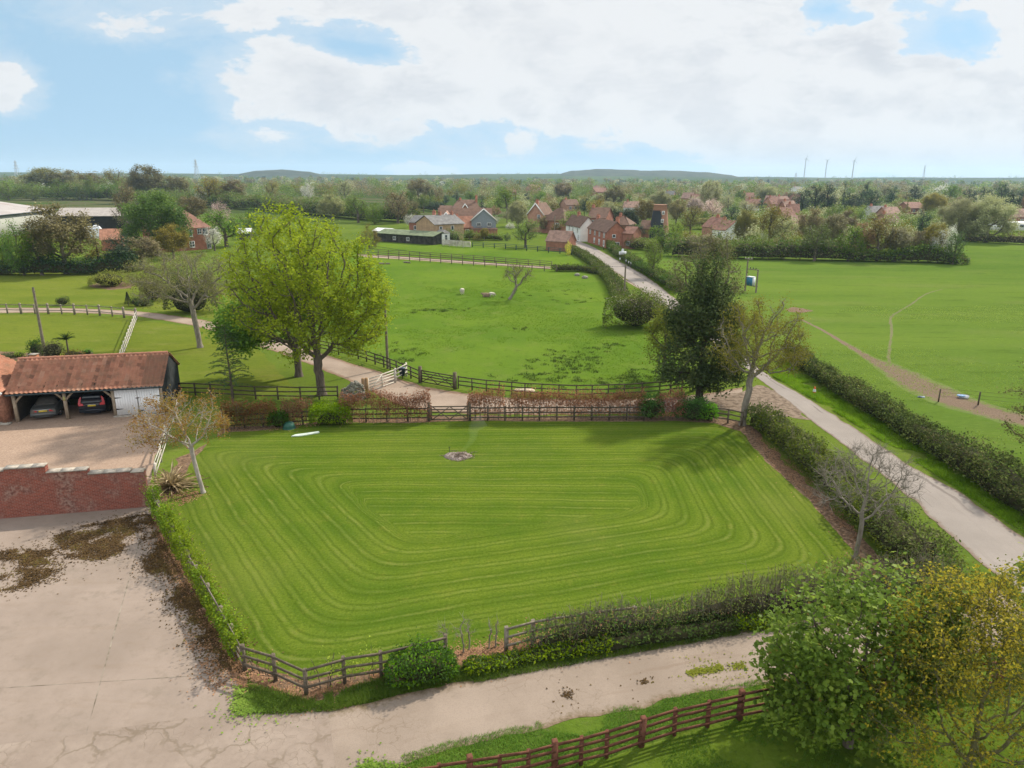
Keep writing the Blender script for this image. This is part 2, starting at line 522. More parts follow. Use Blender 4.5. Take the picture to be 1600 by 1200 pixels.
def flat(name, poly, z, mat, jag=.12, step=.4, kind='structure', seed=0, close=True):
    """flat sheet with an uneven natural outline"""
    P = np.asarray(poly, float); P = np.concatenate([P, P[:1]])
    Q, S = resample(P, step); Q = Q[:-1]; S = S[:-1]
    T = np.roll(Q, -1, 0) - np.roll(Q, 1, 0); T /= np.linalg.norm(T, axis=1)[:, None] + 1e-9
    N = np.stack([-T[:, 1], T[:, 0]], 1)
    k = jag * 2 * (fbm(Q[:, 0] * .9 + seed, Q[:, 1] * .9, 4) - .5) * 2
    Q = Q + N * k[:, None]
    g = G(); g.ngon(np.concatenate([Q, np.full((len(Q), 1), z)], 1))
    return structure(name, g, mat, kind=kind)

def ribbon(name, left, right, z, mat, n=200, m=12, jag=.1, kind='structure', seed=0):
    Lp = smooth_path(left); Rp = smooth_path(right)
    def rs(P):
        d = np.concatenate([[0], np.cumsum(np.linalg.norm(np.diff(P, axis=0), axis=1))]); d /= d[-1]
        s = np.linspace(0, 1, n + 1) ; return np.stack([np.interp(s, d, P[:, k]) for k in range(2)], 1)
    A = rs(Lp); B = rs(Rp)
    C = (A + B) / 2; sv = np.concatenate([[0], np.cumsum(np.linalg.norm(np.diff(C, axis=0), axis=1))])
    d = (B - A); w = np.linalg.norm(d, axis=1)[:, None]; d = d / w
    A = A + d * (jag * 2 * (fbm(sv * .8 + seed, sv * 0 + 3, 4) - .5) * 2)[:, None]
    B = B + d * (jag * 2 * (fbm(sv * .8 + seed, sv * 0 + 13, 4) - .5) * 2)[:, None]
    u = np.linspace(0, 1, m + 1)
    V = A[:, None] * (1 - u)[None, :, None] + B[:, None] * u[None, :, None]
    V = np.concatenate([V, np.full(V.shape[:2] + (1,), z)], -1)
    i = np.arange(n)[:, None] * (m + 1); j = np.arange(m)[None]
    F = np.stack([i + j, i + j + 1, i + m + 2 + j, i + m + 1 + j], -1).reshape(-1, 4)
    UV = np.stack([np.broadcast_to(u, (n + 1, m + 1)), np.broadcast_to(sv[:, None], (n + 1, m + 1))], -1).reshape(-1, 2)[F.ravel()]
    g = G(); g.add(V.reshape(-1, 3), F, UV)
    return structure(name, g, mat, kind=kind)
# ------------------------------------------------------------------ ground materials
def grass_node(t, v, a, b, c, big=.05, mid=.5, fine=6.0):
    """three greens laid over one another: broad drifts, patches, blades"""
    n1 = t.noise(v, big, 5, .65); n2 = t.noise(v, mid, 6, .72); n3 = t.noise(v, fine, 4, .78); n4 = t.noise(v, mid * 3.3, 5, .7)
    col = t.mix(t.step(n1, .34, .66), a, b)
    col = t.mix(t.m('MULTIPLY', t.step(n2, .5, .7), .65), col, c)
    col = t.mix(t.m('MULTIPLY', t.step(n4, .46, .34), .4), col, tuple(x * .55 for x in a))
    col = t.mix(t.m('MULTIPLY', t.step(n3, .46, .72), .55), col, t.mix(.4, col, (.02, .035, .004)))
    col = t.mix(t.m('MULTIPLY', t.step(n3, .5, .28), .35), col, tuple(min(.3, x * 1.5) for x in b))
    return col, n3

def grass_mat(name, a, b, c, big=.05, mid=.5, fine=6.0, bump=.5, aniso=None):
    def f(t):
        v = t.coord()
        if aniso:
            v = t.n('ShaderNodeMapping', {'Vector': v, 'Rotation': (0, 0, aniso[0]), 'Scale': (aniso[1], 1, 1)}).outputs[0]
        col, h = grass_node(t, v, a, b, c, big, mid, fine)
        return col, {'bump': (h, bump, .08), 'rough': .95, 'spec': 0.0}
    return material(name, f)

M = {}
M['ground'] = None
def ground_mat(t):
    v = t.coord()
    near, h = grass_node(t, v, (.075, .115, .018), (.105, .145, .022), (.12, .13, .035), .06, .4, 5)
    x, y, z = t.sep(v)
    # far farmland: a patchwork of fields
    wv = t.vm('ADD', v, t.scale(t.noise(v, .004, 2, .5, out=1), 60.0))
    sc = t.n('ShaderNodeMapping', {'Vector': wv, 'Rotation': (0, 0, .35), 'Scale': (.0042, .0028, 1)}).outputs[0]
    vor = t.n('ShaderNodeTexVoronoi', {'Vector': sc, 'Scale': 1.0, 'Randomness': .8}, feature='F1', distance='CHEBYCHEV')
    vr, vg, vb = t.sep(vor.outputs['Color'])
    field = t.ramp(vr, [(0, (.035, .055, .014)), (.3, (.055, .085, .02)), (.55, (.075, .10, .028)), (.75, (.095, .085, .05)), (1, (.04, .065, .018))])
    field = t.mix(t.m('MULTIPLY', t.step(t.noise(v, .03, 4, .6), .4, .7), .35), field, (.05, .07, .02))
    return t.mix(t.step(y, 230, 330), near, field), {'bump': (h, .4, .08), 'rough': .95, 'spec': 0.0}
M['ground'] = material('meadow_ground', ground_mat)

M['paddock'] = grass_mat('paddock_grass', (.070, .128, .015), (.102, .160, .019), (.124, .156, .036), .055, .35, 7.0, .8)
M['pasture'] = grass_mat('pasture_grass', (.068, .118, .019), (.102, .152, .025), (.124, .150, .042), .035, .16, 6.0, .7, (.5, .22))
M['garden'] = grass_mat('garden_grass', (.092, .124, .017), (.124, .148, .022), (.152, .154, .042), .12, .45, 7.0, .7, (-.3, .4))
M['verge'] = grass_mat('verge_grass', (.050, .090, .012), (.080, .125, .016), (.13, .12, .05), .3, .9, 6.0, .7)
M['nearlawn'] = grass_mat('near_lawn_grass', (.052, .086, .010), (.078, .115, .013), (.09, .115, .02), .3, 1.0, 7.0, .6)  # greens darker than the garden grass
M['soil'] = plain('leaf_mould', (.12, .075, .048), .45, 5, .95, .1, c2=(.21, .135, .085), bump=.6)

# the mown lawn: rounds cut parallel to its own four sides
LAWN = [(352, 676), (400, 674), (436, 669), (470, 664), (540, 660), (600, 661), (660, 661), (700, 658), (760, 658), (900, 659), (1060, 658), (1112, 661), (1156, 674),
        (1200, 722), (1260, 778), (1310, 834), (1350, 885), (1330, 915), (1200, 955), (1000, 985), (790, 1012), (700, 1018), (600, 1042), (530, 1056), (480, 1068), (440, 1056), (400, 1040),
        (384, 1022), (350, 960), (310, 890), (270, 822), (252, 790), (268, 778), (288, 740), (305, 715), (325, 692)]
LAWNW = pts(LAWN)
def lawn_mat(t):
    v = t.coord()
    w1 = t.noise(v, .11, 3, .5); w2 = t.noise(v, .9, 3, .6)
    d = None; far_d = None
    for p, q in (((352, 674), (1156, 668)), ((392, 1040), (262, 785)), ((470, 1062), (1345, 905)), ((1345, 890), (1156, 674))):
        P, Q = np.array(at(*p)), np.array(at(*q)); T = (Q - P) / np.linalg.norm(Q - P); N = np.array([T[1], -T[0]])
        cen = np.array(at(760, 790))
        if (cen - P) @ N < 0: N = -N
        e = t.m('SUBTRACT', t.vm('DOT_PRODUCT', v, (float(N[0]), float(N[1]), 0)), float(P @ N))
        if far_d is None: far_d = e
        d = e if d is None else t.m('SMOOTH_MIN', d, e, 2.6)
    far_d = t.m('ADD', far_d, t.m('MULTIPLY', t.vm('DOT_PRODUCT', v, (1, 0, 0)), -.035))
    RND = 8.37
    inner = t.step(t.m('ADD', d, t.lin(t.noise(v, .4, 3, .5), 0, 1, -.5, .5)), RND - .1, RND + .5)
    d = t.m('ADD', t.m('MULTIPLY', d, t.m('SUBTRACT', 1.0, inner)), t.m('MULTIPLY', far_d, inner))
    d = t.m('ADD', d, t.m('ADD', t.lin(w1, 0, 1, -.38, .38), t.lin(w2, 0, 1, -.09, .09)))
    ph = t.m('MULTIPLY', d, 1 / .93)
    fr = t.m('ABSOLUTE', t.m('SUBTRACT', t.m('FRACT', ph), .5))      # 0 mid swath .. .5 at its edge
    band = t.m('ABSOLUTE', t.m('SUBTRACT', t.m('FRACT', t.m('MULTIPLY', ph, .5)), .5))
    broad = t.noise(v, .13, 4, .6); fine = t.noise(v, 8.5, 4, .8); mid = t.noise(v, 1.3, 5, .7)
    col = t.mix(t.step(broad, .34, .66), (.058, .102, .010), (.086, .124, .013))
    col = t.mix(t.m('MULTIPLY', t.step(band, .2, .3), t.lin(broad, .3, .7, .25, .65)), col, (.110, .148, .018))
    keep = t.step(t.noise(v, .17, 4, .65), .36, .62); keep = t.lin(keep, 0, 1, .25, 1.0)
    line = t.m('MULTIPLY', t.m('MULTIPLY', keep, 1.25), t.step(t.m('ADD', mid, t.m('MULTIPLY', fine, .5)), .52, .9))
    col = t.mix(t.m('MULTIPLY', t.m('MULTIPLY', line, t.step(fr, .39, .47)), .42), col, (.172, .190, .050))
    edge = t.m('MULTIPLY', t.step(fr, .22, .30), t.step(fr, .40, .34))
    col = t.mix(t.m('MULTIPLY', edge, t.lin(mid, .3, .7, .15, .7)), col, (.036, .066, .007))
    col = t.mix(t.m('MULTIPLY', t.step(mid, .52, .75), .4), col, (.150, .150, .026))
    col = t.mix(t.m('MULTIPLY', t.step(mid, .45, .3), .35), col, (.045, .085, .005))
    col = t.mix(t.m('MULTIPLY', t.step(fine, .46, .72), .6), col, (.032, .054, .004))
    col = t.mix(t.m('MULTIPLY', t.step(fine, .48, .25), .4), col, (.18, .20, .035))
    clov = t.m('MULTIPLY', t.step(t.noise(v, .33, 5, .7), .56, .66), .45)
    col = t.mix(clov, col, (.066, .105, .012))
    dry = t.m('MULTIPLY', t.step(t.noise(v, .09, 3, .5), .5, .72), .3)
    col = t.mix(dry, col, (.135, .150, .035))
    return col, {'bump': (t.m('ADD', fine, t.m('MULTIPLY', fr, .6)), .6, .06), 'rough': .95, 'spec': 0.0}
M['lawn'] = material('mown_lawn', lawn_mat)

def concrete_mat(t):
    v = t.coord(); x, y, z = t.sep(v)
    a = t.noise(v, .25, 5, .6); b = t.noise(v, 2.2, 5, .65); c = t.noise(v, 25, 3, .6)
    col = t.mix(t.step(a, .3, .7), (0.208, 0.164, 0.133), (0.264, 0.209, 0.172))
    col = t.mix(t.m('MULTIPLY', t.step(b, .45, .75), .35), col, (0.180, 0.136, 0.103))
    col = t.mix(t.m('MULTIPLY', t.step(c, .4, .8), .25), col, (0.155, 0.124, 0.101))
    damp = t.m('MULTIPLY', t.step(t.noise(v, .55, 6, .72), .53, .64), .32)
    col = t.mix(damp, col, (.165, .135, .105))
    st = t.n('ShaderNodeMapping', {'Vector': v, 'Rotation': (0, 0, .5), 'Scale': (.35, 2.5, 1)}).outputs[0]
    col = t.mix(t.m('MULTIPLY', t.step(t.noise(st, .7, 4, .6), .52, .75), .3), col, (0.180, 0.130, 0.089))
    return col, {'bump': (c, .15, .01), 'rough': .9, 'spec': .2}
M['concrete'] = material('yard_concrete', concrete_mat)

def crack_mat(t):
    v = t.coord()
    wv = t.vm('ADD', v, t.scale(t.vm('SUBTRACT', t.noise(v, 1.2, 3, .6, out=1), (0.313, 0.289, 0.273)), .9))
    vo = t.n('ShaderNodeTexVoronoi', {'Vector': wv, 'Scale': .75, 'Randomness': 1.0}, feature='DISTANCE_TO_EDGE').outputs['Distance']
    vo2 = t.n('ShaderNodeTexVoronoi', {'Vector': wv, 'Scale': 2.3, 'Randomness': 1.0}, feature='DISTANCE_TO_EDGE').outputs['Distance']
    a = t.noise(v, .4, 5, .65); b = t.noise(v, 4, 5, .7)
    col = t.mix(t.step(a, .3, .7), (0.201, 0.156, 0.126), (0.270, 0.217, 0.178))
    col = t.mix(t.m('MULTIPLY', t.step(b, .4, .75), .5), col, (0.182, 0.144, 0.115))
    k = t.m('MULTIPLY', t.step(vo, .06, .0), t.step(t.noise(v, .5, 3, .5), .36, .55))
    k2 = t.m('MULTIPLY', t.step(vo2, .05, .0), t.step(t.noise(v, .35, 3, .5), .5, .62))
    kk = t.m('MAXIMUM', k, t.m('MULTIPLY', k2, .7))
    col = t.mix(t.m('MULTIPLY', kk, .42), col, (0.094, 0.070, 0.040))
    return col, {'bump': (t.m('SUBTRACT', b, kk), .4, .02), 'rough': .95, 'spec': .15}
M['cracked'] = material('cracked_concrete', crack_mat)

def lane_mat(t):
    uv = t.n('ShaderNodeUVMap').outputs[0]; v = t.coord(); u, s, _ = t.sep(uv)
    e = t.m('ABSOLUTE', t.lin(u, 0, 1, -1, 1))
    a = t.noise(v, .35, 5, .6); b = t.noise(v, 3.5, 5, .7); c = t.noise(v, 22, 3, .6)
    col = t.mix(t.step(a, .3, .7), (0.208, 0.164, 0.130), (0.268, 0.214, 0.172))
    col = t.mix(t.m('MULTIPLY', t.step(c, .4, .8), .4), col, (0.150, 0.117, 0.093))
    str_ = t.comb(t.m('MULTIPLY', u, 5), t.m('MULTIPLY', s, .12))
    col = t.mix(t.m('MULTIPLY', t.step(t.noise(str_, 1.0, 4, .6), .52, .7), .4), col, (0.166, 0.119, 0.087))
    wv = t.vm('ADD', v, t.scale(t.vm('SUBTRACT', t.noise(v, 1.6, 3, .6, out=1), (0.312, 0.285, 0.266)), .8))
    vo = t.n('ShaderNodeTexVoronoi', {'Vector': wv, 'Scale': 1.7}, feature='DISTANCE_TO_EDGE').outputs['Distance']
    k = t.m('MULTIPLY', t.step(vo, .035, .0), t.step(t.noise(v, .3, 3, .5), .46, .6))
    col = t.mix(t.m('MULTIPLY', k, .42), col, (0.100, 0.071, 0.043))
    dirt = t.step(t.m('ADD', e, t.lin(b, 0, 1, -.35, .35)), .72, 1.05)
    col = t.mix(t.m('MULTIPLY', dirt, .85), col, t.mix(t.step(b, .4, .6), (0.150, 0.097, 0.056), (0.094, 0.071, 0.033)))
    moss = t.m('MULTIPLY', t.step(t.m('ABSOLUTE', t.m('SUBTRACT', u, .47)), .1, .0), t.step(t.noise(v, .55, 4, .7), .6, .72))
    col = t.mix(t.m('MULTIPLY', moss, .8), col, (0.106, 0.085, 0.027))
    return col, {'bump': (c, .3, .015), 'rough': .95, 'spec': .15}
M['lane'] = material('worn_lane', lane_mat)

def road_mat(t):
    uv = t.n('ShaderNodeUVMap').outputs[0]; v = t.coord(); u, s, _ = t.sep(uv)
    e = t.m('ABSOLUTE', t.lin(u, 0, 1, -1, 1))
    a = t.noise(v, .2, 5, .6); b = t.noise(v, 2.5, 5, .7); c = t.noise(v, 20, 3, .6)
    col = t.mix(t.step(a, .3, .7), (0.203, 0.176, 0.156), (0.257, 0.223, 0.199))
    col = t.mix(t.m('MULTIPLY', t.step(c, .4, .8), .3), col, (0.140, 0.121, 0.106))
    tr = t.comb(t.m('MULTIPLY', u, 6), t.m('MULTIPLY', s, .07))
    col = t.mix(t.m('MULTIPLY', t.step(t.noise(tr, 1.0, 4, .6), .5, .72), .45), col, (0.155, 0.128, 0.109))
    patch = t.m('MULTIPLY', t.step(t.m('ABSOLUTE', t.m('SUBTRACT', u, t.lin(a, 0, 1, .55, .95))), .05, .02), t.step(t.noise(v, .12, 2, .5), .52, .56))
    col = t.mix(t.m('MULTIPLY', patch, .55), col, (0.085, 0.067, 0.058))
    dirt = t.step(t.m('ADD', e, t.lin(b, 0, 1, -.22, .22)), .8, 1.0)
    col = t.mix(t.m('MULTIPLY', dirt, .8), col, (0.133, 0.087, 0.054))
    return col, {'bump': (c, .25, .012), 'rough': .9, 'spec': .25}
M['road'] = material('country_road', road_mat)

def gravel_mat(t):
    v = t.coord()
    a = t.noise(v, .35, 4, .6); c = t.noise(v, 9, 4, .75); d = t.n('ShaderNodeTexVoronoi', {'Vector': v, 'Scale': 14.0}).outputs['Color']
    r, g_, b_ = t.sep(d)
    col = t.ramp(r, [(0, (0.243, 0.170, 0.125)), (.5, (0.291, 0.207, 0.153)), (1, (0.330, 0.243, 0.184))])
    col = t.mix(t.m('MULTIPLY', t.step(a, .45, .7), .4), col, (0.243, 0.171, 0.125))
    col = t.mix(t.m('MULTIPLY', t.step(c, .45, .75), .35), col, (0.229, 0.161, 0.118))
    return col, {'bump': (c, .6, .03), 'rough': .95, 'spec': .1}
M['gravel'] = material('pink_gravel', gravel_mat)

def drive_mat(t):
    uv = t.n('ShaderNodeUVMap').outputs[0]; v = t.coord(); u, s, _ = t.sep(uv)
    e = t.m('ABSOLUTE', t.lin(u, 0, 1, -1, 1))
    a = t.noise(v, .3, 4, .6); b = t.noise(v, 2.5, 5, .7); c = t.noise(v, 14, 3, .7)
    col = t.mix(t.step(a, .3, .7), (0.232, 0.177, 0.138), (0.321, 0.252, 0.200))
    col = t.mix(t.m('MULTIPLY', t.step(c, .4, .75), .45), col, (0.161, 0.116, 0.085))
    col = t.mix(t.m('MULTIPLY', t.step(t.m('ADD', e, t.lin(b, 0, 1, -.4, .4)), .6, 1.0), .85), col, (0.170, 0.103, 0.061))
    return col, {'bump': (c, .5, .03), 'rough': .95, 'spec': .1}
M['drive'] = material('stony_drive', drive_mat)

M['dirtdrive'] = plain('brown_drive_dirt', (.15, .105, .072), .35, 2.5, .95, .1, c2=(.235, .18, .135), bump=.5)
def track_mat(field, fade=1.0):
    def f(t):
        uv = t.n('ShaderNodeUVMap').outputs[0]; v = t.coord(); u, s, _ = t.sep(uv)
        e = t.m('ABSOLUTE', t.lin(u, 0, 1, -1, 1)); b = t.noise(v, 1.3, 5, .7); c = t.noise(v, 9, 3, .7)
        g_, h = grass_node(t, v, *field)
        dirt = t.mix(t.step(c, .35, .7), (.10, .068, .044), (.185, .13, .09))
        return t.mix(t.m('MULTIPLY', t.step(t.m('ADD', e, t.lin(b, 0, 1, -.75, .75)), .95, .45), fade), g_, dirt), {'bump': (c, .5, .04), 'rough': .95, 'spec': .1}
    return f
M['track'] = material('trodden_track', track_mat(((.078, .122, .020), (.103, .145, .024), (.118, .140, .038), .04, .16, 6.0)))

M['joint'] = plain('joint_dirt', (.15, .12, .085), .4, 2, .95, .1, c2=(.27, .23, .185))
M['footpath'] = material('faint_footpath', track_mat(((.078, .122, .020), (.103, .145, .024), (.118, .140, .038), .04, .16, 6.0), .55))
# ------------------------------------------------------------------ ground sheets
g = G(); N = 60
xs = np.sign(np.linspace(-1, 1, N + 1)) * np.abs(np.linspace(-1, 1, N + 1)) ** 2 * 9000
ys = -60 + np.linspace(0, 1, N + 1) ** 2 * 9500
XX, YY = np.meshgrid(xs, ys)
V = np.stack([XX, YY, 0 * XX], -1).reshape(-1, 3)
i = np.arange(N)[:, None] * (N + 1); j = np.arange(N)[None]
g.add(V, np.stack([i + j, i + j + 1, i + N + 2 + j, i + N + 1 + j], -1).reshape(-1, 4))
structure('ground', g, M['ground'])

flat('lawn', LAWNW, .008, M['lawn'], .1, .3, seed=3)
flat('border_soil', pts([(335, 690), (350, 668), (440, 664), (540, 653), (690, 651), (1060, 650), (1130, 652), (1175, 665), (1220, 715), (1280, 772), (1330, 825), (1385, 880), (1370, 915), (1330, 938), (1200, 985), (1000, 1012), (800, 1040), (690, 1050), (560, 1078), (480, 1098), (420, 1092), (375, 1055), (340, 985), (300, 900), (250, 815), (236, 790), (250, 765), (280, 715)]), .004, M['soil'], .25, .4, seed=5)
flat('paddock', pts([(560, 545), (620, 575), (715, 603), (800, 614), (900, 617), (1060, 612), (1090, 600), (1060, 560), (1030, 520), (985, 478), (945, 445), (900, 415), (860, 408), (700, 402), (560, 392), (480, 400), (420, 440), (400, 470), (470, 500)]), .004, M['paddock'], .3, 1.2, seed=7)
flat('paddock', pts([(560, 378), (680, 381), (760, 386), (860, 392), (900, 403), (915, 415), (800, 416), (700, 409), (590, 401), (540, 398)]), .006, M['paddock'], .2, 1.0, seed=8)
flat('pasture', pts([(1240, 556), (1330, 615), (1450, 680), (1600, 780), (2200, 1000), (2600, 600), (2200, 420), (1700, 378), (1600, 372), (1500, 364), (1485, 408), (1300, 404), (1180, 400), (1100, 396), (1000, 388), (990, 405), (1040, 435), (1130, 480)]), .004, M['pasture'], .4, 2.0, seed=9)
flat('garden_lawn', pts([(-250, 500), (0, 492), (120, 490), (200, 497), (330, 515), (400, 540), (440, 585), (470, 612), (400, 622), (280, 622), (262, 600), (250, 560), (0, 575), (-250, 600)]), .004, M['garden'], .15, .7, seed=11)
flat('garden_lawn', pts([(-300, 480), (0, 475), (150, 476), (240, 484), (330, 497), (400, 505), (420, 470), (330, 440), (220, 420), (100, 412), (0, 410), (-300, 410)]), .006, M['garden'], .2, .9, seed=12)
flat('verge', pts([(395, 1120), (384, 1066), (420, 1085), (480, 1096), (600, 1062), (700, 1046), (800, 1030), (1000, 1000), (1200, 965), (1330, 925), (1390, 905), (1440, 905), (1500, 925), (1560, 970), (1500, 995), (1240, 992), (1000, 1024), (800, 1056), (620, 1094), (520, 1115)]), .006, M['verge'], .25, .4, seed=13)
flat('verge', pts([(520, 1215), (700, 1162), (850, 1128), (1000, 1102), (1180, 1066), (1300, 1050), (1300, 1085), (1180, 1110), (1050, 1150), (900, 1200), (800, 1230)]), .006, M['verge'], .2, .4, seed=14)
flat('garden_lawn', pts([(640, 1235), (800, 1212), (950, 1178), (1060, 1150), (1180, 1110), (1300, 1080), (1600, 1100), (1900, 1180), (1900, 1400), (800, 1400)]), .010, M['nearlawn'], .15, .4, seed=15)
flat('concrete_yard', pts([(-400, 830), (0, 806), (235, 788), (262, 838), (310, 920), (350, 990), (384, 1060), (372, 1112), (250, 1131), (0, 1162), (-400, 1215)]), .012, M['concrete'], .06, .3, seed=17)
flat('apron', pts([(-400, 1200), (0, 1150), (250, 1122), (372, 1100), (400, 1106), (450, 1110), (514, 1104), (524, 1160), (534, 1400), (-400, 1400)]), .011, M['cracked'], .06, .3, seed=18)
for k, (p_, q_) in enumerate([((222, 832), (134, 1150)), ((-40, 1078), (330, 1055))]):
    a_, b_ = np.array(at(*p_)), np.array(at(*q_)); d_ = (b_ - a_) / np.linalg.norm(b_ - a_); n_ = np.array([-d_[1], d_[0]]) * (.018 if k == 0 else .009)
    flat('yard_joint', [a_ - n_, b_ - n_, b_ + n_, a_ + n_], .016, M['joint'], .012, .25, seed=30 + k)
flat('gravel_yard', pts([(-300, 690), (0, 660), (30, 640), (255, 622), (270, 640), (262, 672), (244, 705), (238, 760), (232, 792), (100, 800), (-300, 830)]), .008, M['gravel'], .15, .4, seed=19)

ribbon('lane', pts([(512, 1106), (600, 1094), (700, 1072), (800, 1047), (900, 1026), (1000, 1010), (1180, 982), (1300, 962), (1420, 950), (1520, 935), (1560, 918)]),
       pts([(530, 1245), (700, 1168), (850, 1132), (1000, 1106), (1180, 1070), (1300, 1052), (1420, 1036), (1520, 1022), (1660, 1005)]), .014, M['lane'], 220, 16, .12, seed=4)
ribbon('road', pts([(1900, 1180), (1700, 1010), (1600, 932), (1547, 890), (1500, 852), (1450, 805), (1412, 767), (1345, 715), (1285, 672), (1240, 635), (1205, 608), (1165, 575), (1120, 540), (1075, 505), (1033, 477), (987, 442), (960, 424), (937, 408), (912, 392), (897, 382), (888, 374), (878, 364)]),
       pts([(2060, 1150), (1850, 1010), (1720, 925), (1640, 872), (1600, 840), (1550, 808), (1500, 770), (1437, 737), (1375, 697), (1325, 662), (1250, 617), (1200, 587), (1150, 548), (1100, 505), (1052, 464), (1012, 433), (985, 418), (958, 403), (930, 387), (908, 378), (897, 373), (889, 363)]), .018, M['road'], 400, 16, .12, seed=6)
flat('driveway_mouth', pts([(1110, 624), (1150, 614), (1185, 603), (1205, 606), (1240, 634), (1262, 655), (1225, 652), (1180, 645), (1120, 640)]), .012, M['dirtdrive'], .3, .3, seed=21)
ribbon('driveway', pts([(1160, 634), (1060, 645), (900, 648), (800, 648), (700, 645), (640, 640), (585, 615), (530, 588), (460, 560), (400, 540), (330, 514), (240, 498), (200, 492), (100, 488), (0, 489), (-300, 492)]),
       pts([(1160, 606), (1060, 622), (900, 625), (800, 622), (720, 614), (660, 604), (600, 584), (545, 566), (480, 545), (420, 525), (350, 505), (250, 490), (200, 485), (100, 481), (0, 481), (-300, 483)]), .010, M['drive'], 260, 12, .15, seed=8)
ribbon('layby', pts([(948, 416), (952, 424), (975, 438), (1000, 452)]), pts([(966, 428), (972, 434), (990, 444), (1004, 455)]), .014, M['drive'], 30, 8, .1)
ribbon('field_track', pts([(1600, 668), (1540, 655), (1460, 632), (1400, 605), (1365, 572), (1320, 540), (1280, 515), (1250, 500)]), pts([(1620, 652), (1560, 636), (1480, 605), (1410, 570), (1372, 562), (1325, 536), (1282, 512), (1252, 498)]), .010, M['track'], 160, 14, .15, seed=2)
ribbon('footpath', pts([(1385, 572), (1386, 545), (1392, 520), (1387, 495), (1405, 485), (1425, 473), (1445, 458), (1470, 452)]), pts([(1393, 572), (1391, 545), (1397, 520), (1392, 496), (1408, 486), (1428, 474), (1448, 459), (1474, 452)]), .012, M['footpath'], 120, 6, .08, seed=3)
flat('bare_patch', pts([(1228, 484), (1240, 480), (1258, 482), (1270, 486), (1255, 489), (1235, 488)]), .011, M['soil'], .2, .4, seed=2)
ribbon('paddock_track', pts([(560, 401), (640, 406), (740, 413), (860, 420)]), pts([(560, 397), (640, 401.5), (740, 409), (860, 416.5)]), .010, M['drive'], 60, 6, .1)

# ------------------------------------------------------------------ far hills (real terrain, some kilometres off)
def hill_mat(t):
    v = t.coord()
    sc = t.n('ShaderNodeMapping', {'Vector': v, 'Rotation': (0, 0, .2), 'Scale': (.004, .0016, .004)}).outputs[0]
    vor = t.n('ShaderNodeTexVoronoi', {'Vector': sc, 'Scale': 1.0}, distance='CHEBYCHEV').outputs['Color']
    r, g_, b_ = t.sep(vor)
    return t.ramp(r, [(0, (.026, .04, .014)), (.4, (.055, .08, .022)), (.7, (.035, .05, .016)), (1, (.085, .095, .035))]), {'rough': .95, 'spec': 0.0}
M['hill'] = material('hill_fields', hill_mat)
def ridge(name, prof, y0, depth, mat, wob=2.0, seed=0, kind='structure', rough=0):
    """prof: (photo x, photo y of the skyline); the ridge stands y0 metres away and is depth metres deep"""
    xs = np.linspace(prof[0][0], prof[-1][0], 140)
    yy = np.interp(xs, [p[0] for p in prof], [p[1] for p in prof])
    fr = np.linspace(-1, 1, 15)
    V = []
    for f in fr:
        Y = y0 + f * depth
        for x, y in zip(xs, yy):
            # same bearing at the crest distance
            X = (x - 800) / FPX * (y0 * CP + CAMH * SP)
            z = hgt(y0, y, x) + rough * (fbm(X * .012 + seed, Y * .003, 3) - .5)
            k = math.cos(f * PI / 2) ** 1.3
            V.append((X, Y, -2 + (z + 2) * k + wob * k * (vnoise(X * .004 + seed, f * 2 + seed) - .5)))
    m = len(xs); i = np.arange(len(fr) - 1)[:, None] * m; j = np.arange(m - 1)[None]
    g = G(); g.add(V, np.stack([i + j, i + j + 1, i + m + 1 + j, i + m + j], -1).reshape(-1, 4))
    return structure(name, g, mat, smooth=True, kind=kind)
ridge('hills', [(-900, 270), (0, 269), (300, 271), (360, 272), (420, 271), (560, 273), (700, 273.5), (760, 272), (870, 271.5), (960, 271), (1140, 276), (1300, 277.5), (1500, 277.5), (1700, 277), (2400, 277)], 3300, 1300, M['hill'], 5, 1)
ridge('hills', [(300, 282), (370, 275), (400, 268), (440, 266), (480, 268), (510, 276), (540, 281)], 2900, 260, M['hill'], 1, 7)

# ------------------------------------------------------------------ light, sky, camera
SUN_EL, SUN_AZ = 41.0, 45.0      # azimuth clockwise from the viewing direction (+Y)
sd = Vector((math.sin(math.radians(SUN_AZ)) * math.cos(math.radians(SUN_EL)), math.cos(math.radians(SUN_AZ)) * math.cos(math.radians(SUN_EL)), math.sin(math.radians(SUN_EL))))
sl = bpy.data.lights.new('sun', 'SUN'); sl.energy = 3.0; sl.angle = math.radians(1.6); sl.color = (1, .92, .78)
so = bpy.data.objects.new('sun', sl); COL.objects.link(so); so.rotation_euler = sd.to_track_quat('Z', 'Y').to_euler(); so.location = (40, 40, 60)

W = bpy.data.worlds.new('World'); SC.world = W; W.use_nodes = True
wt = W.node_tree; wt.nodes.clear(); t = NT(wt)
dirv = t.n('ShaderNodeTexCoord').outputs['Generated']
dx, dy, dz = t.sep(dirv)
sky = t.n('ShaderNodeTexSky', {}, sky_type='NISHITA', sun_disc=False, sun_elevation=math.radians(SUN_EL), sun_rotation=math.radians(SUN_AZ), air_density=1.0, dust_density=.6, ozone_density=2.2, altitude=50)
hi = t.m('ADD', t.m('MULTIPLY', t.m('MAXIMUM', dz, 0.0), 1.0), .16)      # the low sky of the photo is clear blue: read the sky a little above the haze line
wt.links.new(t.vm('NORMALIZE', t.comb(dx, dy, hi)), sky.inputs['Vector'])
skyc = t.mix(.78, t.mix(1.0, sky.outputs[0], (.80, .98, 1.05), 'MULTIPLY'), (2.75, 4.05, 5.0))
rad_ = t.m('SQRT', t.m('ADD', t.m('MULTIPLY', dx, dx), t.m('MULTIPLY', dy, dy)))
fy = t.m('MAXIMUM', dy, .08)
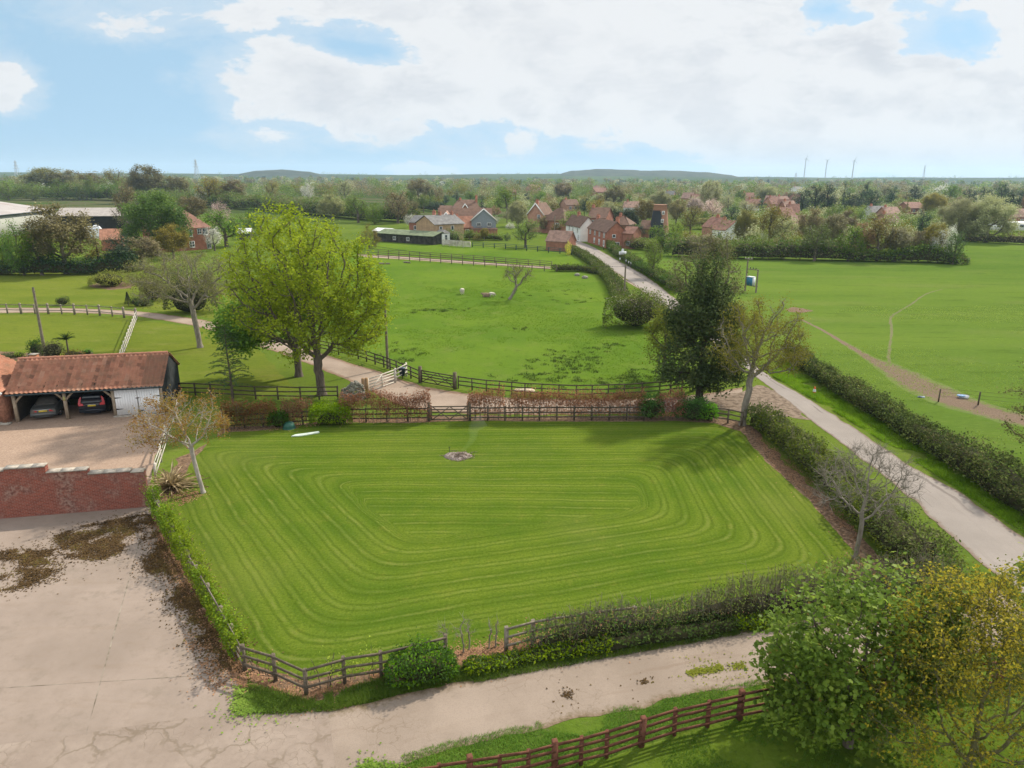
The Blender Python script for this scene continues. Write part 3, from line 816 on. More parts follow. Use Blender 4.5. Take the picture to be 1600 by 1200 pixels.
U = t.m('DIVIDE', dx, fy); Vv = t.m('DIVIDE', dz, fy)          # bearing and height as tangents
def sk(x, y):
    d = bearing(x, y); return d[0] / d[1], d[2] / d[1]
cv = t.comb(U, t.m('MULTIPLY', Vv, 2.1), 0.0)
wcv = t.vm('ADD', cv, t.scale(t.vm('SUBTRACT', t.noise(cv, 5.0, 4, .55, out=1), (.5, .5, .5)), .16))
big = t.noise(wcv, 4.6, 9, .62); fine = t.noise(wcv, 17, 7, .65)
wx, wy, wz = t.sep(t.vm('ADD', t.vm('SUBTRACT', t.noise(cv, 9.0, 6, .62, out=1), (.5, .5, .5)), t.scale(t.vm('SUBTRACT', t.noise(cv, 3.5, 3, .5, out=1), (.5, .5, .5)), .8)))
Uw = t.m('ADD', U, t.m('MULTIPLY', wx, .13)); Vw = t.m('ADD', Vv, t.m('MULTIPLY', wy, .075))
edge = t.m('ADD', t.lin(big, 0, 1, -1.15, 1.15), t.lin(fine, 0, 1, -.42, .42))
def ell(x, y, rx, ry, soft=1.0):
    u0, v0 = sk(x, y)
    a = t.m('DIVIDE', t.m('SUBTRACT', Uw, u0), rx / FPX); b = t.m('DIVIDE', t.m('SUBTRACT', Vw, v0), ry / FPX)
    return t.m('MULTIPLY', t.m('SUBTRACT', 1.0, t.m('SQRT', t.m('ADD', t.m('MULTIPLY', a, a), t.m('MULTIPLY', b, b)))), soft)
dens = None
for e in [(520, 118, 170, 66, 1.3), (640, 150, 190, 55, 1.3), (760, 40, 260, 90, 1.6), (1000, 70, 420, 150, 1.8), (1340, 150, 270, 130, 1.8), (1240, 200, 330, 55, 1.4), (1480, 240, 330, 45, 1.3), (1660, 130, 260, 130, 1.8), (900, 10, 600, 55, 1.3), (1120, 190, 260, 50, 1.2), (1900, 60, 420, 120, 1.5), (1560, 20, 70, 22, 1.0), (1500, 266, 380, 34, 1.2),
          (372, 36, 52, 30, .8), (2, 140, 48, 30, .7), (790, 222, 70, 26, .6), (430, 206, 40, 14, .3), (-400, 60, 260, 70, 1.4)]:
    v_ = ell(*e); dens = v_ if dens is None else t.m('SMOOTH_MAX', dens, v_, .25)
for e in [(585, 74, 110, 56, 1.1), (1255, 42, 100, 50, .95), (1425, 92, 80, 90, 1.05), (1500, 66, 90, 34, .9), (1300, 20, 60, 30, .6), (1120, 8, 90, 24, .6)]:
    dens = t.m('SUBTRACT', dens, t.m('MAXIMUM', ell(*e), 0.0))
d2 = t.m('ADD', dens, edge)
cum = t.m('ADD', ell(672, 276, 72, 30, 1.2), t.lin(t.noise(cv, 26, 5, .6), 0, 1, -.5, .5))
mask = t.m('MAXIMUM', t.step(d2, -.05, .27), t.m('MULTIPLY', t.step(d2, -.6, .2), .4)); m2 = t.step(cum, -.02, .22)
low = t.step(Vv, .0, .03)                       # thin veil along the horizon
mk = t.m('MAXIMUM', mask, t.m('MULTIPLY', m2, .95))
behind = t.step(dy, .02, .12); mk = t.m('MULTIPLY', mk, behind)
ov = t.n('ShaderNodeTexNoise', {'Vector': dirv, 'Scale': 2.2, 'Detail': 5.0}).outputs[0]
mk = t.m('MAXIMUM', mk, t.m('MULTIPLY', t.step(ov, .5, .68), t.m('SUBTRACT', 1.0, behind)))
lit = t.noise(t.vm('ADD', wcv, (.035, .05, 0)), 4.6, 9, .62)          # the side of each billow turned to the sun
rel = t.m('SUBTRACT', big, lit)
shade = t.noise(t.vm('ADD', cv, (.3, .12, 0)), 3.0, 7, .6)
thick = t.step(d2, .15, 1.3)
f_ = t.m('ADD', t.m('MULTIPLY', t.step(shade, .40, .66), thick), t.m('MULTIPLY', t.lin(rel, -.16, .16, -.6, .6), t.step(d2, 0.0, .6)))
f_ = t.m('ADD', f_, t.m('MULTIPLY', t.lin(fine, 0, 1, -.35, .35), .6), 0, True)
cl = t.mix(f_, (5.35, 5.38, 5.42), (4.3, 4.42, 4.65))
# unseen cloud overhead and behind the viewer, brightened to add ambient light
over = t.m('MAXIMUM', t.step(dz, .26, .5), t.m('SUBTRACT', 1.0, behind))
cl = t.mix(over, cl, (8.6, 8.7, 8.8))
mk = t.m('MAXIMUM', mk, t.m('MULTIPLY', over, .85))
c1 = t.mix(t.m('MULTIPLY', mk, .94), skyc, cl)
veil = t.step(Vv, .06, -.005)
c1 = t.mix(t.m('MULTIPLY', veil, .4), c1, (2.75, 3.75, 4.45))
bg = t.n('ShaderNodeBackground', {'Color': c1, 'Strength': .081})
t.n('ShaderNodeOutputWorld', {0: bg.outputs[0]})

cam = bpy.data.cameras.new('camera'); co = bpy.data.objects.new('camera', cam); COL.objects.link(co)
co.location = (0, 0, CAMH); co.rotation_euler = (Matrix.Rotation(PI / 2 - PITCH, 3, 'X') @ Matrix.Rotation(ROLL, 3, 'Z')).to_euler()
cam.sensor_width = 36; cam.sensor_fit = 'HORIZONTAL'; cam.lens = 36 * FPX / 1600; cam.clip_end = 30000; cam.clip_start = .1
SC.camera = co
SC.render.resolution_x, SC.render.resolution_y = 1024, 768
SC.view_settings.view_transform = 'Standard'; SC.view_settings.look = 'None'; SC.view_settings.exposure = 1.03; SC.view_settings.gamma = 1
SC.cycles.max_bounces = 6; SC.cycles.diffuse_bounces = 3; SC.cycles.transparent_max_bounces = 6; SC.cycles.volume_bounces = 1
SC.cycles.use_denoising = True
SC.cycles.use_adaptive_sampling = True

hz = bpy.data.materials.new('air'); hz.use_nodes = True; hz.node_tree.nodes.clear(); th = NT(hz.node_tree)
vp = th.n('ShaderNodeVolumePrincipled', {'Color': (.58, .77, 1.0, 1), 'Density': .00011, 'Anisotropy': .2})
oo = th.n('ShaderNodeOutputMaterial'); hz.node_tree.links.new(vp.outputs[0], oo.inputs['Volume'])
g = G(); g.box(-9500, 9500, -120, 9800, -3.2, 130)
structure('haze', g, hz, kind='stuff')
# ------------------------------------------------------------------ bark and leaf materials
def bark(name, a, b, sc=8):
    def f(t):
        v = t.n('ShaderNodeMapping', {'Vector': t.coord(), 'Scale': (1, 1, .25)}).outputs[0]
        n = t.noise(v, sc, 5, .65)
        return t.mix(t.step(n, .35, .65), a, b), {'rough': .9, 'spec': .15, 'bump': (n, .5, .02)}
    return material(name, f)
B = {
 'brown': bark('brown_bark', (.075, .058, .045), (.14, .115, .09)),
 'pale': bark('pale_bark', (.25, .22, .185), (.40, .36, .31)),
 'grey': bark('grey_bark', (.15, .13, .105), (.25, .22, .18)),
 'olive': bark('olive_bark', (.12, .11, .055), (.20, .18, .09)),
 'dark': bark('dark_bark', (.04, .032, .026), (.075, .06, .048)),
 'twig': bark('twig_bark', (.12, .105, .072), (.20, .175, .125)),
}
L = {
 'lime': leaf_mat('lime_leaves', [(.13, .17, .010), (.235, .275, .014), (.33, .36, .028)], .5),
 'fresh': leaf_mat('fresh_leaves', [(.05, .15, .009), (.105, .26, .013), (.165, .345, .02)], .52),
 'maple': leaf_mat('maple_leaves', [(.075, .145, .010), (.155, .25, .016), (.27, .36, .032)], .54, clump=1.2, rough=.5, spec=.12),
 'mapletip': leaf_mat('maple_young_leaves', [(.22, .10, .03), (.24, .17, .03), (.16, .19, .03)], .35),
 'amber': leaf_mat('amber_leaves', [(.15, .145, .011), (.235, .215, .014), (.31, .28, .026)], .4, clump=1.0),
 'ambergreen': leaf_mat('olive_leaves', [(.075, .10, .012), (.13, .145, .018), (.19, .19, .025)], .35),
 'copper': leaf_mat('copper_leaves', [(.095, .05, .014), (.155, .09, .02), (.17, .13, .026), (.135, .135, .026)], .3, clump=1.2),
 'bud': leaf_mat('bud_leaves', [(.095, .095, .022), (.155, .145, .030), (.21, .19, .042)], .35),
 'ashbud': leaf_mat('ash_buds', [(.10, .095, .04), (.15, .15, .05), (.20, .19, .075)], .3),
 'yew': leaf_mat('yew_needles', [(.020, .038, .013), (.040, .062, .019), (.075, .092, .030)], .18, clump=.9),
 'cedar': leaf_mat('cedar_needles', [(.022, .048, .016), (.045, .080, .022), (.075, .11, .03)], .15),
 'hedge': leaf_mat('hedge_leaves', [(.030, .055, .012), (.058, .092, .016), (.105, .135, .026)], .25, clump=.9),
 'hedge2': leaf_mat('hawthorn_leaves', [(.045, .075, .012), (.085, .12, .018), (.14, .16, .03)], .3, clump=.9),
 'dry': leaf_mat('dry_twig_leaves', [(.062, .062, .026), (.10, .098, .040), (.145, .14, .058)], .2),
 'beech': leaf_mat('beech_leaves', [(.13, .058, .028), (.22, .098, .045), (.31, .155, .075)], .3, clump=1.4),
 'laurel': leaf_mat('laurel_leaves', [(.020, .050, .008), (.04, .085, .012), (.07, .125, .018)], .25, clump=1.5),
 'privet': leaf_mat('bright_shrub_leaves', [(.07, .14, .010), (.12, .20, .014), (.17, .26, .02)], .35, clump=1.5),
 'vine': leaf_mat('vine_leaves', [(.09, .16, .012), (.17, .25, .018), (.27, .34, .03)], .4, clump=1.5),
 'white': leaf_mat('blossom_white', [(.32, .34, .24), (.52, .52, .44), (.68, .66, .60)], .3),
 'pink': leaf_mat('blossom_pink', [(.36, .26, .24), (.52, .42, .40), (.62, .56, .5)], .3),
 'phormium': leaf_mat('sword_leaves', [(.12, .11, .04), (.28, .23, .11), (.46, .40, .25)], .2, clump=2.5, rough=.4),
 'tuft': leaf_mat('long_grass', [(.065, .125, .009), (.115, .190, .014), (.18, .25, .026)], .45, clump=.7),
 'tuftdark': leaf_mat('rank_grass', [(.020, .055, .008), (.038, .085, .010), (.060, .11, .014)], .3, clump=.7),
 'tuftmid': leaf_mat('tussock_grass', [(.030, .072, .007), (.052, .105, .010), (.085, .14, .014)], .3, clump=.7),
 'tuftdry': leaf_mat('dry_grass', [(.10, .085, .03), (.17, .14, .055), (.22, .2, .08)], .3),
 'bgreen0': leaf_mat('grey_green_leaves', [(.030, .045, .016), (.055, .072, .024), (.085, .105, .038)], .25),
 'bpale0': leaf_mat('pale_sprays', [(.16, .15, .09), (.24, .23, .16), (.34, .32, .25)], .3),
}
CORE = plain('hedge_inside', (.038, .036, .018), .4, 3, .95, .05)
COREBR = plain('hedge_inside_brown', (.085, .065, .042), .4, 3, .95, .05)

def px(x, y): return at(x, y)
def rel(base, p): return (p[0] - base[0], p[1] - base[1])

def spot(x, yb, ytop, wpx):
    b = at(x, yb); h = hgt(b[1], ytop, x); w = wpx / ppm(b[1]); return b, h, w

# the great lime-green tree by the drive
b, h, w = spot(503, 617, 313, 250)
tree('field_maple', 'large lime-green tree in full young leaf beside the drive gate', b, [(0, 0, 0), (-.05, 0, .9), (-.08, .05, 1.7)],
     [(-1.5, 0, 9.7, 5.2, 5.0, 5.2), (-.9, .2, 7.2, 5.9, 5.2, 3.4), (2.6, .4, 7.3, 3.5, 3.4, 3.3), (-4.3, -.5, 8.0, 2.8, 3.1, 3.2), (-.3, 0, 4.6, 3.2, 3.0, 2.0), (2.1, .2, 9.6, 3.3, 3.4, 3.6), (3.0, .3, 5.0, 2.7, 2.8, 1.9)], 1700, .38, .62, .34, B['brown'],
     [(L['lime'], 7.5, .25, .115, .5, 'diamond', 5, 'crown')], (2, .55, .008, 3, .1), r0=.014, seed=3, tropism=.22, expo=2.35)
# tree behind it
b = at(467, 588)
tree('broadleaf_tree', 'fresh green tree half hidden behind the large lime-green tree', b, [(0, 0, 0), (0, 0, 1.5), (-.1, .1, 2.6)],
     [(-2.8, -.3, 4.9, 3.5, 3.2, 2.5), (-.6, .6, 6.4, 3.2, 3.2, 3.0), (-4.4, -.6, 4.2, 2.6, 2.4, 2.0)], 700, .42, .7, .30, B['brown'],
     [(L['fresh'], 22, .36, .15, .5, 'diamond', 5, 'crown')], (1, .5, .008, 3, .1), seed=8, tropism=.1)
# bare ash on the garden lawn
b = at(313, 543)
tree('ash_tree', 'bare pale-limbed tree with forked trunk on the garden lawn', b, [(0, 0, 0), (-.1, 0, 1.6), (-.25, 0, 3.2), (-.3, 0, 4.0)],
     [(-.9, 0, 7.2, 5.6, 4.6, 2.9), (-3.6, 0, 6.3, 3.2, 3, 2.6), (2.6, .2, 6.2, 2.7, 3.2, 2.6)], 620, .36, .8, .26, B['grey'],
     [(L['ashbud'], 3.2, .26, .075, .4, 'diamond', 4, 'crown')], (5, .75, .009, 3, .12), r0=.017, seed=12, expo=2.0, tropism=.04)
# copper cherry by the yard
b = at(318, 770)
tree('cherry_tree', 'slender pale-barked tree with coppery young leaves at the lawn corner', b, [(0, 0, 0), (-.22, .05, 1.2), (-.38, .08, 2.35)],
     [(-1.1, .1, 4.2, 2.7, 2.2, 1.45), (-2.4, .1, 3.5, 1.5, 1.5, 1.1), (.8, .1, 4.4, 1.2, 1.5, 1.2)], 300, .2, .36, .115, B['pale'],
     [(L['copper'], 4.0, .12, .052, .4, 'diamond', 3, 'crown')], (3, .45, .006, 2, .25), r0=.008, seed=21, tropism=.1, expo=2.0)
# leafless small tree at the right hand hedge
b = at(1336, 872)
tree('bare_tree', 'small leafless silver-twigged tree at the corner of the mown lawn', b, [(0, 0, 0), (.03, 0, .7), (.06, 0, 1.3)],
     [(.1, 0, 3.9, 2.4, 2.2, 1.6), (-1.2, 0, 3.6, 1.4, 1.3, 1.2), (1.4, 0, 3.6, 1.2, 1.3, 1.1), (.3, 0, 5.0, 1.2, 1.2, 1.0)], 380, .17, .34, .105, B['grey'],
     None, (6, .6, .005, 2, .3), r0=.007, seed=31, tropism=.1, expo=2.0)
# budding tree by the far right corner of the lawn
b = at(1160, 664)
tree('walnut_tree', 'budding yellow-green tree with dividing limbs at the far lawn corner by the road', b, [(0, 0, 0), (.05, 0, 1.5), (.25, 0, 2.7)],
     [(.9, .1, 6.6, 3.2, 3.0, 2.7), (-.6, 0, 5.6, 2.2, 2.4, 2.2), (2.4, .2, 5.4, 1.9, 2.2, 2.2)], 520, .28, .52, .22, B['grey'],
     [(L['bud'], 5.0, .2, .062, .4, 'diamond', 3, 'crown')], (3, .5, .008, 3, .25), r0=.011, seed=44, tropism=.16, expo=2.1)
# dark conifer and the twiggy tree behind it
b = at(1092, 627)
tree('yew_tree', 'dark ragged evergreen conifer between the paddock fence and the road', b, [(0, 0, 0), (0, 0, 2), (.1, 0, 5)],
     [(-.1, 0, 3.6, 3.6, 3.0, 2.9), (.1, 0, 6.4, 3.1, 2.6, 2.7), (.0, .1, 8.8, 1.8, 1.7, 2.2), (-1.9, 0, 3.0, 1.9, 2.0, 1.9), (1.2, -.2, 2.6, 1.9, 2.0, 2.0), (.3, 0, 10.2, .9, .9, 1.7)], 760, .36, .6, .30, B['dark'],
     [(L['yew'], 78, .34, .115, .2, 'diamond', 5, 'crown')], None, seed=51, tropism=.05)
b = at(1096, 606)
tree('thorn_tree', 'brown twiggy tree rising above the dark conifer', b, [(0, 0, 0), (0, 0, 3), (0, 0, 5)],
     [(-.2, 0, 9.9, 2.5, 2.3, 3.2), (.6, 0, 8.6, 2.0, 2.0, 2.6), (-1.4, .2, 9.2, 2.0, 2.0, 2.4)], 380, .4, .7, .2, B['twig'],
     [(L['dry'], 4, .25, .075, .4, 'diamond', 3, 'crown')], (5, .7, .010, 3, .3), r0=.013, seed=55, tropism=.1)
b = at(1036, 592)
tree('thorn_tree', 'low olive-brown bushy tree against the left flank of the dark conifer', b, [(0, 0, 0), (0, 0, 1.0)],
     [(.2, 0, 4.2, 1.9, 1.7, 2.4), (-.4, 0, 2.6, 1.5, 1.4, 1.4)], 220, .35, .6, .14, B['brown'],
     [(L['ambergreen'], 16, .24, .085, .4, 'diamond', 4, 'crown')], (2, .5, .008, 3, .2), seed=57)

# near right: maple and amber tree, the brown fence running behind them
b = at(1325, 1165)
tree('maple_tree', 'bright green leafy maple in the near corner beside the brown fence', b, [(0, 0, 0), (0, 0, .8)],
     [(-.55, .5, 3.3, 2.4, 2.0, 2.6), (-1.0, .1, 2.0, 1.9, 1.7, 1.6), (1.0, .7, 4.3, 2.0, 1.7, 1.7), (-.3, -.6, 1.5, 1.6, 1.1, 1.2), (1.9, .4, 3.0, 1.5, 1.5, 1.8)], 900, .22, .36, .13, B['brown'],
     [(L['maple'], 10.0, .2, .08, .8, 'maple', 4, 'crown'), (L['mapletip'], .28, .2, .055, .6, 'maple', 2, 'young_leaves')], (1, .3, .006, 2, .2), r0=.008, seed=61, tropism=.08)
b = at(1512, 1205)
tree('willow_tree', 'amber-leaved open tree with upswept stems in the near corner', b, [(0, 0, 0), (0, 0, .45)],
     [(.1, .4, 4.3, 2.9, 2.4, 1.9), (-1.9, .1, 2.6, 1.9, 1.7, 1.5), (1.7, .2, 3.3, 2.0, 2.0, 2.1), (.3, -.4, 1.9, 2.1, 1.5, 1.4), (-.9, .6, 4.4, 1.9, 1.5, 1.5), (-2.3, -.2, 1.6, 1.5, 1.2, 1.0), (2.0, -.2, 1.8, 1.5, 1.4, 1.2)], 950, .2, .34, .13, B['olive'],
     [(L['amber'], 2.7, .11, .052, .4, 'diamond', 3, 'crown'), (L['ambergreen'], 2.2, .15, .05, .4, 'diamond', 4, 'olive_leaves')], (3, .55, .0055, 3, .45), r0=.007, seed=66, tropism=.3, expo=2.0)
b = at(1625, 985)
tree('maple_tree', 'bright green maple sapling at the road edge beyond the amber-leaved tree', b, [(0, 0, 0), (0, 0, .8)],
     [(-.2, 0, 2.4, 1.2, 1.1, 1.5)], 150, .22, .36, .08, B['brown'], [(L['maple'], 8, .18, .09, .8, 'maple', 4, 'crown')], (1, .3, .006, 2, .2), r0=.008, seed=68)
# limbs reaching in from the right
b = at(1715, 742)
tree('oak_tree', 'spreading half-bare tree over the roadside hedge at the pasture edge', b, [(0, 0, 0), (0, 0, 1.6), (-.2, 0, 3)],
     [(-2.3, 0, 5.0, 3.6, 2.8, 2.6), (-3.4, 0, 3.2, 2.8, 2.4, 1.9), (1.6, 0, 6, 3.6, 3, 3), (-3.6, .2, 6.0, 2.2, 2, 1.5)], 330, .34, .7, .24, B['olive'],
     [(L['dry'], 3.2, .16, .07, .4, 'diamond', 3, 'crown'), (L['ashbud'], 2.2, .16, .06, .4, 'diamond', 3, 'buds')], (4, .5, .009, 2, .1), r0=.014, seed=71)
# leaning thorn in the paddock
b = at(796, 468)
tree('thorn_tree', 'small leaning tree standing alone in the paddock near the sheep', b, [(0, 0, 0), (.5, 0, .8), (1.0, 0, 1.9)],
     [(1.4, 0, 3.9, 2.0, 1.8, 1.5), (.2, 0, 3.7, 1.6, 1.5, 1.4), (2.4, 0, 3.6, 1.5, 1.4, 1.2)], 170, .32, .6, .2, B['grey'],
     [(L['bud'], 3.0, .2, .07, .4, 'diamond', 3, 'crown')], (4, .5, .012, 2, .15), r0=.016, seed=77)
# young cedar: whorls of drooping branches
b = at(364, 630)
root = thing('cedar_tree', 'young layered dark conifer in front of the garden fence', 'tree', (b[0], b[1], 0))
r = np.random.default_rng(81); g = G(); gl = G(); H = 6.2
g.tube([(0, 0, 0), (.03, 0, 2), (-.04, 0, 4), (0, 0, H)], [.09, .075, .045, .012], 7)
Cs = []; Ax = []
for i in range(64):
    z = 1.3 + (H - 1.5) * (i / 64) ** .9; k = 1 - (z - 1.3) / (H - 1.2)
    a = i * 2.4 + r.normal() * .3; ln = (.25 + 1.75 * k ** .8) * r.uniform(.7, 1.15)
    p = [np.array([math.cos(a) * ln * f, math.sin(a) * ln * f, z + .18 * math.sin(f * 2.4) * ln - .12 * f * f * ln]) for f in np.linspace(0, 1, 6)]
    g.tube(p, np.linspace(.028 * k + .008, .004, 6), 4, cap=False)
    P_ = np.array(p); n = int(30 * ln + 8)
    f = r.uniform(.12, 1, n); base = np.stack([np.interp(f, np.linspace(0, 1, 6), P_[:, q]) for q in range(3)], 1)
    base += r.normal(size=base.shape) * np.array([.13, .13, .045]) * (1.25 - f)[:, None]
    Cs.append(base)
leaf_cloud(gl, np.concatenate(Cs), .075, r, .8, 'diamond', asp=.35)
local('trunk', g, B['brown'], root, True); local('crown', gl, L['cedar'], root)

# ------------------------------------------------------------------ hedges
hedge('roadside_hedge', 'long clipped hedge between the road verge and the open pasture', smooth_path(pts([(1236, 562), (1290, 600), (1370, 650), (1460, 705), (1545, 760), (1640, 822), (1800, 925)])), [1.6, 1.9, 2.2, 2.4, 2.6], [1.5, 1.5, 1.6, 1.8, 1.9],
      ((L['hedge'], 1.0, 'foliage'), (L['hedge2'], .55, 'foliage'), (L['dry'], .3, 'foliage')), 95, .085, 1, core=CORE, rough=.3)
hedge('lawn_hedge', 'overgrown mixed hedge between the mown lawn and the road', smooth_path(pts([(1175, 662), (1215, 688), (1262, 728), (1310, 772), (1352, 815), (1400, 862), (1455, 905)])), [1.5, 1.9, 2.0, 2.3, 2.6], [1.35, 1.4, 1.6, 1.7, 1.6],
      ((L['hedge'], .8, 'foliage'), (L['hedge2'], .8, 'foliage'), (L['dry'], .5, 'foliage')), 110, .075, 2, core=CORE, stem_mat=B['twig'], stems=5, stem_h=1.25)
hedge('thorn_hedge', 'brown scrubby hedge along the near side of the mown lawn', smooth_path(pts([(830, 1018), (900, 1005), (1000, 990), (1100, 973), (1200, 955), (1300, 940), (1400, 928), (1480, 922)])), [.9, 1.0, 1.3, 1.7, 2.0, 2.2], [1.2, 1.35, 1.45, 1.5, 1.45, 1.5],
      ((L['dry'], .55, 'foliage'), (L['hedge2'], .6, 'foliage'), (L['laurel'], .3, 'foliage'), (L['beech'], .12, 'foliage')), 100, .048, 3, core=CORE, stem_mat=B['twig'], stems=30, stem_h=1.15, gaps=.40, corefill=.5)
hedge('field_hedge', 'trimmed hedge between the paddock and the road beyond the timber pole', smooth_path(pts([(893, 392), (912, 403), (938, 422), (958, 446), (968, 466), (975, 480)])), [1.8, 2.0, 2.4, 2.4], [1.3, 1.35, 1.4, 1.3],
      ((L['hedge2'], 1, 'foliage'), (L['dry'], .6, 'foliage')), 40, .13, 4, core=CORE, rough=.2)
hedge('field_hedge', 'short low hedge at the top corner of the paddock', smooth_path(pts([(868, 424), (890, 424), (915, 424), (932, 428)])), [1.6], [1.2], ((L['hedge2'], 1, 'foliage'), (L['dry'], .6, 'foliage')), 40, .12, 5, core=CORE, rough=.2)
hedge('field_hedge', 'bushy hedge on the far side of the road below the red cottage', smooth_path(pts([(952, 388), (966, 400), (985, 412), (1005, 424), (1030, 438), (1060, 456)])), [1.8, 2.0, 2.4], [1.7, 1.6, 1.8],
      ((L['hedge'], .8, 'foliage'), (L['hedge2'], .8, 'foliage'), (L['dry'], .5, 'foliage')), 40, .13, 6, core=CORE)
b = at(993, 512)
hedge('blackthorn_bush', 'big rounded bush with pale blossom twigs on the paddock road edge', [(b[0] - 1.7, b[1]), (b[0] + 1.6, b[1] + .8)], [5.0], [4.2], ((L['hedge'], .9, 'foliage'), (L['dry'], .6, 'foliage'), (L['bpale0'], .12, 'foliage')), 60, .11, 7, core=CORE, cat='bush', rough=.25)

# beech hedge along the far side of the mown lawn, in sections
def beech(label, P, gaps=.40, dens=150, h=1.9, seed=1, mats=None, stems=7, w=.55):
    return hedge('beech_hedge', label, P, [w], [h], mats or ((L['beech'], 1, 'foliage'),), dens, .06, seed, stem_mat=B['brown'], stems=stems, gaps=gaps, cat='hedge', low=.12, rough=.14, freq=.8)
beech('russet beech hedge length between the small cherry and the green dome', pts([(352, 672), (380, 670), (430, 667)]), .25, 260, 2.0, 11, ((L['beech'], 1, 'foliage'), (L['dry'], .6, 'foliage')))
beech('russet beech hedge length behind the green plastic dome', pts([(445, 666), (470, 664), (489, 663)]), .3, 240, 1.95, 12)
beech('tall bright russet beech hedge length left of the wooden field gate', pts([(535, 662), (575, 661), (625, 660), (669, 658)]), .34, 260, 2.15, 13)
beech('thin russet beech hedge length right of the wooden field gate', pts([(735, 656), (800, 655), (860, 655), (920, 655), (1004, 655)]), .37, 250, 2.1, 14, stems=9)
beech('rusty round beech bush between two green shrubs', pts([(1030, 655), (1062, 655)]), .28, 240, 2.0, 15, w=1.2)
for x0, x1, y, h_, m_, lab, w_ in [(497, 538, 663, 1.75, 'privet', 'rounded bright green evergreen shrub in the beech hedge', 1.3), (428, 444, 668, 1.3, 'laurel', 'narrow dark green shrub in the beech hedge near the dome', .8),
                          (1006, 1026, 655, 1.8, 'laurel', 'dark green shrub left of the rusty round beech bush', 1.2), (1066, 1095, 656, 1.6, 'laurel', 'green shrub right of the rusty round beech bush', 1.3), (1098, 1112, 657, 1.3, 'fresh', 'low leafy green shrub near the budding tree', 1.0)]:
    hedge('shrub', lab, pts([(x0, y), ((x0 + x1) / 2, y), (x1, y)]), [w_], [h_], L[m_], 330, .06, int(x0), core=CORE, cat='shrub', rough=.2)
hedge('laurel_bush', 'dense dark green bush in front of the near fence by the lane', pts([(626, 1064), (655, 1060), (692, 1056)]), [1.2, 1.45, 1.1], [1.0, 1.2, .95], ((L['laurel'], 1, 'foliage'), (L['fresh'], .4, 'young_leaves')), 330, .055, 21, core=CORE, cat='bush', rough=.3)
hedge('ivy_bank', 'dark green undergrowth at the foot of the brown scrubby hedge', smooth_path(pts([(740, 1050), (800, 1037), (880, 1024), (980, 1008), (1100, 990), (1200, 972)])), [.7, .9], [.4, .55, .45], ((L['laurel'], .7, 'foliage'), (L['tuft'], .8, 'grass_blades')), 230, .06, 22, core=CORE, cat='undergrowth', rough=.5)
# bare stems in the gap of the near fence
for k, (x, y, h_) in enumerate([(697, 1022, 1.15), (724, 1020, 1.35), (733, 1016, 1.2), (764, 1014, 1.15), (774, 1012, 1.25)]):
    b = at(x, y)
    tree('bare_shrub', ['bare many-stemmed shrub against the end of the near fence', 'tall bare pale shrub in the gap of the near fence', 'bare leaning shrub behind the tall pale one', 'single bare stem in the fence gap', 'thin bare stem next to the broken fence end'][k], b, [(0, 0, 0), (.02, 0, .35)],
         [(.05 * k - .1, 0, h_ * .75, .42 if k < 3 else .18, .3, h_ * .35)], 26 if k < 3 else 10, .09, .16, .028, B['grey'], None, (3, .28, .0045, 2, .5), r0=.006, seed=300 + k, cat='shrub', tropism=.3)

# ------------------------------------------------------------------ grass as blades: verges, rank clumps, edges
r = np.random.default_rng(91)
def clip_noise(P, sc, thr, seed=0):
    return P[fbm(P[:, 0] * sc + seed, P[:, 1] * sc, 3) > thr]
A_ = smooth_path(pts([(1200, 584), (1255, 615), (1330, 659), (1400, 703), (1460, 740), (1540, 793), (1620, 848), (1720, 915)])); B_ = smooth_path(pts([(1232, 566), (1285, 601), (1360, 648), (1450, 702), (1535, 757), (1640, 828), (1780, 915)]))
poly = np.concatenate([A_, B_[::-1]])
P = poly_pts(r, poly, 60000); P = clip_noise(P, .5, .33)
structure('grass', tufts(P, r, .30 * np.clip(2.2 * fbm(P[:, 0] * .9, P[:, 1] * .9, 3) - .55, .12, 1.3), .022, .8), L['tuft'], kind='stuff')
A_ = pts([(962, 400), (1012, 432), (1052, 462), (1060, 452), (1015, 424), (968, 394)])
P = poly_pts(r, A_, 6000); structure('grass', tufts(P, r, .3, .05, .5), L['tuft'], kind='stuff')
# rank clumps in the paddock
cl = []
for (x, y, rx, ry, n) in [(880, 572, 40, 14, 900), (900, 560, 60, 18, 700), (860, 592, 60, 10, 600), (985, 585, 40, 10, 500), (700, 484, 30, 3, 300), (670, 486, 30, 3, 250), (955, 540, 12, 4, 150), (840, 458, 60, 5, 260), (905, 470, 50, 6, 260), (1000, 596, 60, 8, 700), (620, 560, 40, 14, 500), (818, 514, 12, 3, 120)]:
    c = r.normal(size=(max(4, n // 25), 2)) * (rx * .6, ry * .6) + (x, y)
    for q in c:
        b = np.array(at(*q)); cl.append(b + r.normal(size=(25, 2)) * .22)
cl = np.concatenate(cl)
structure('rank_grass', tufts(cl, r, .15, .04, .9), L['tuftmid'], kind='stuff')
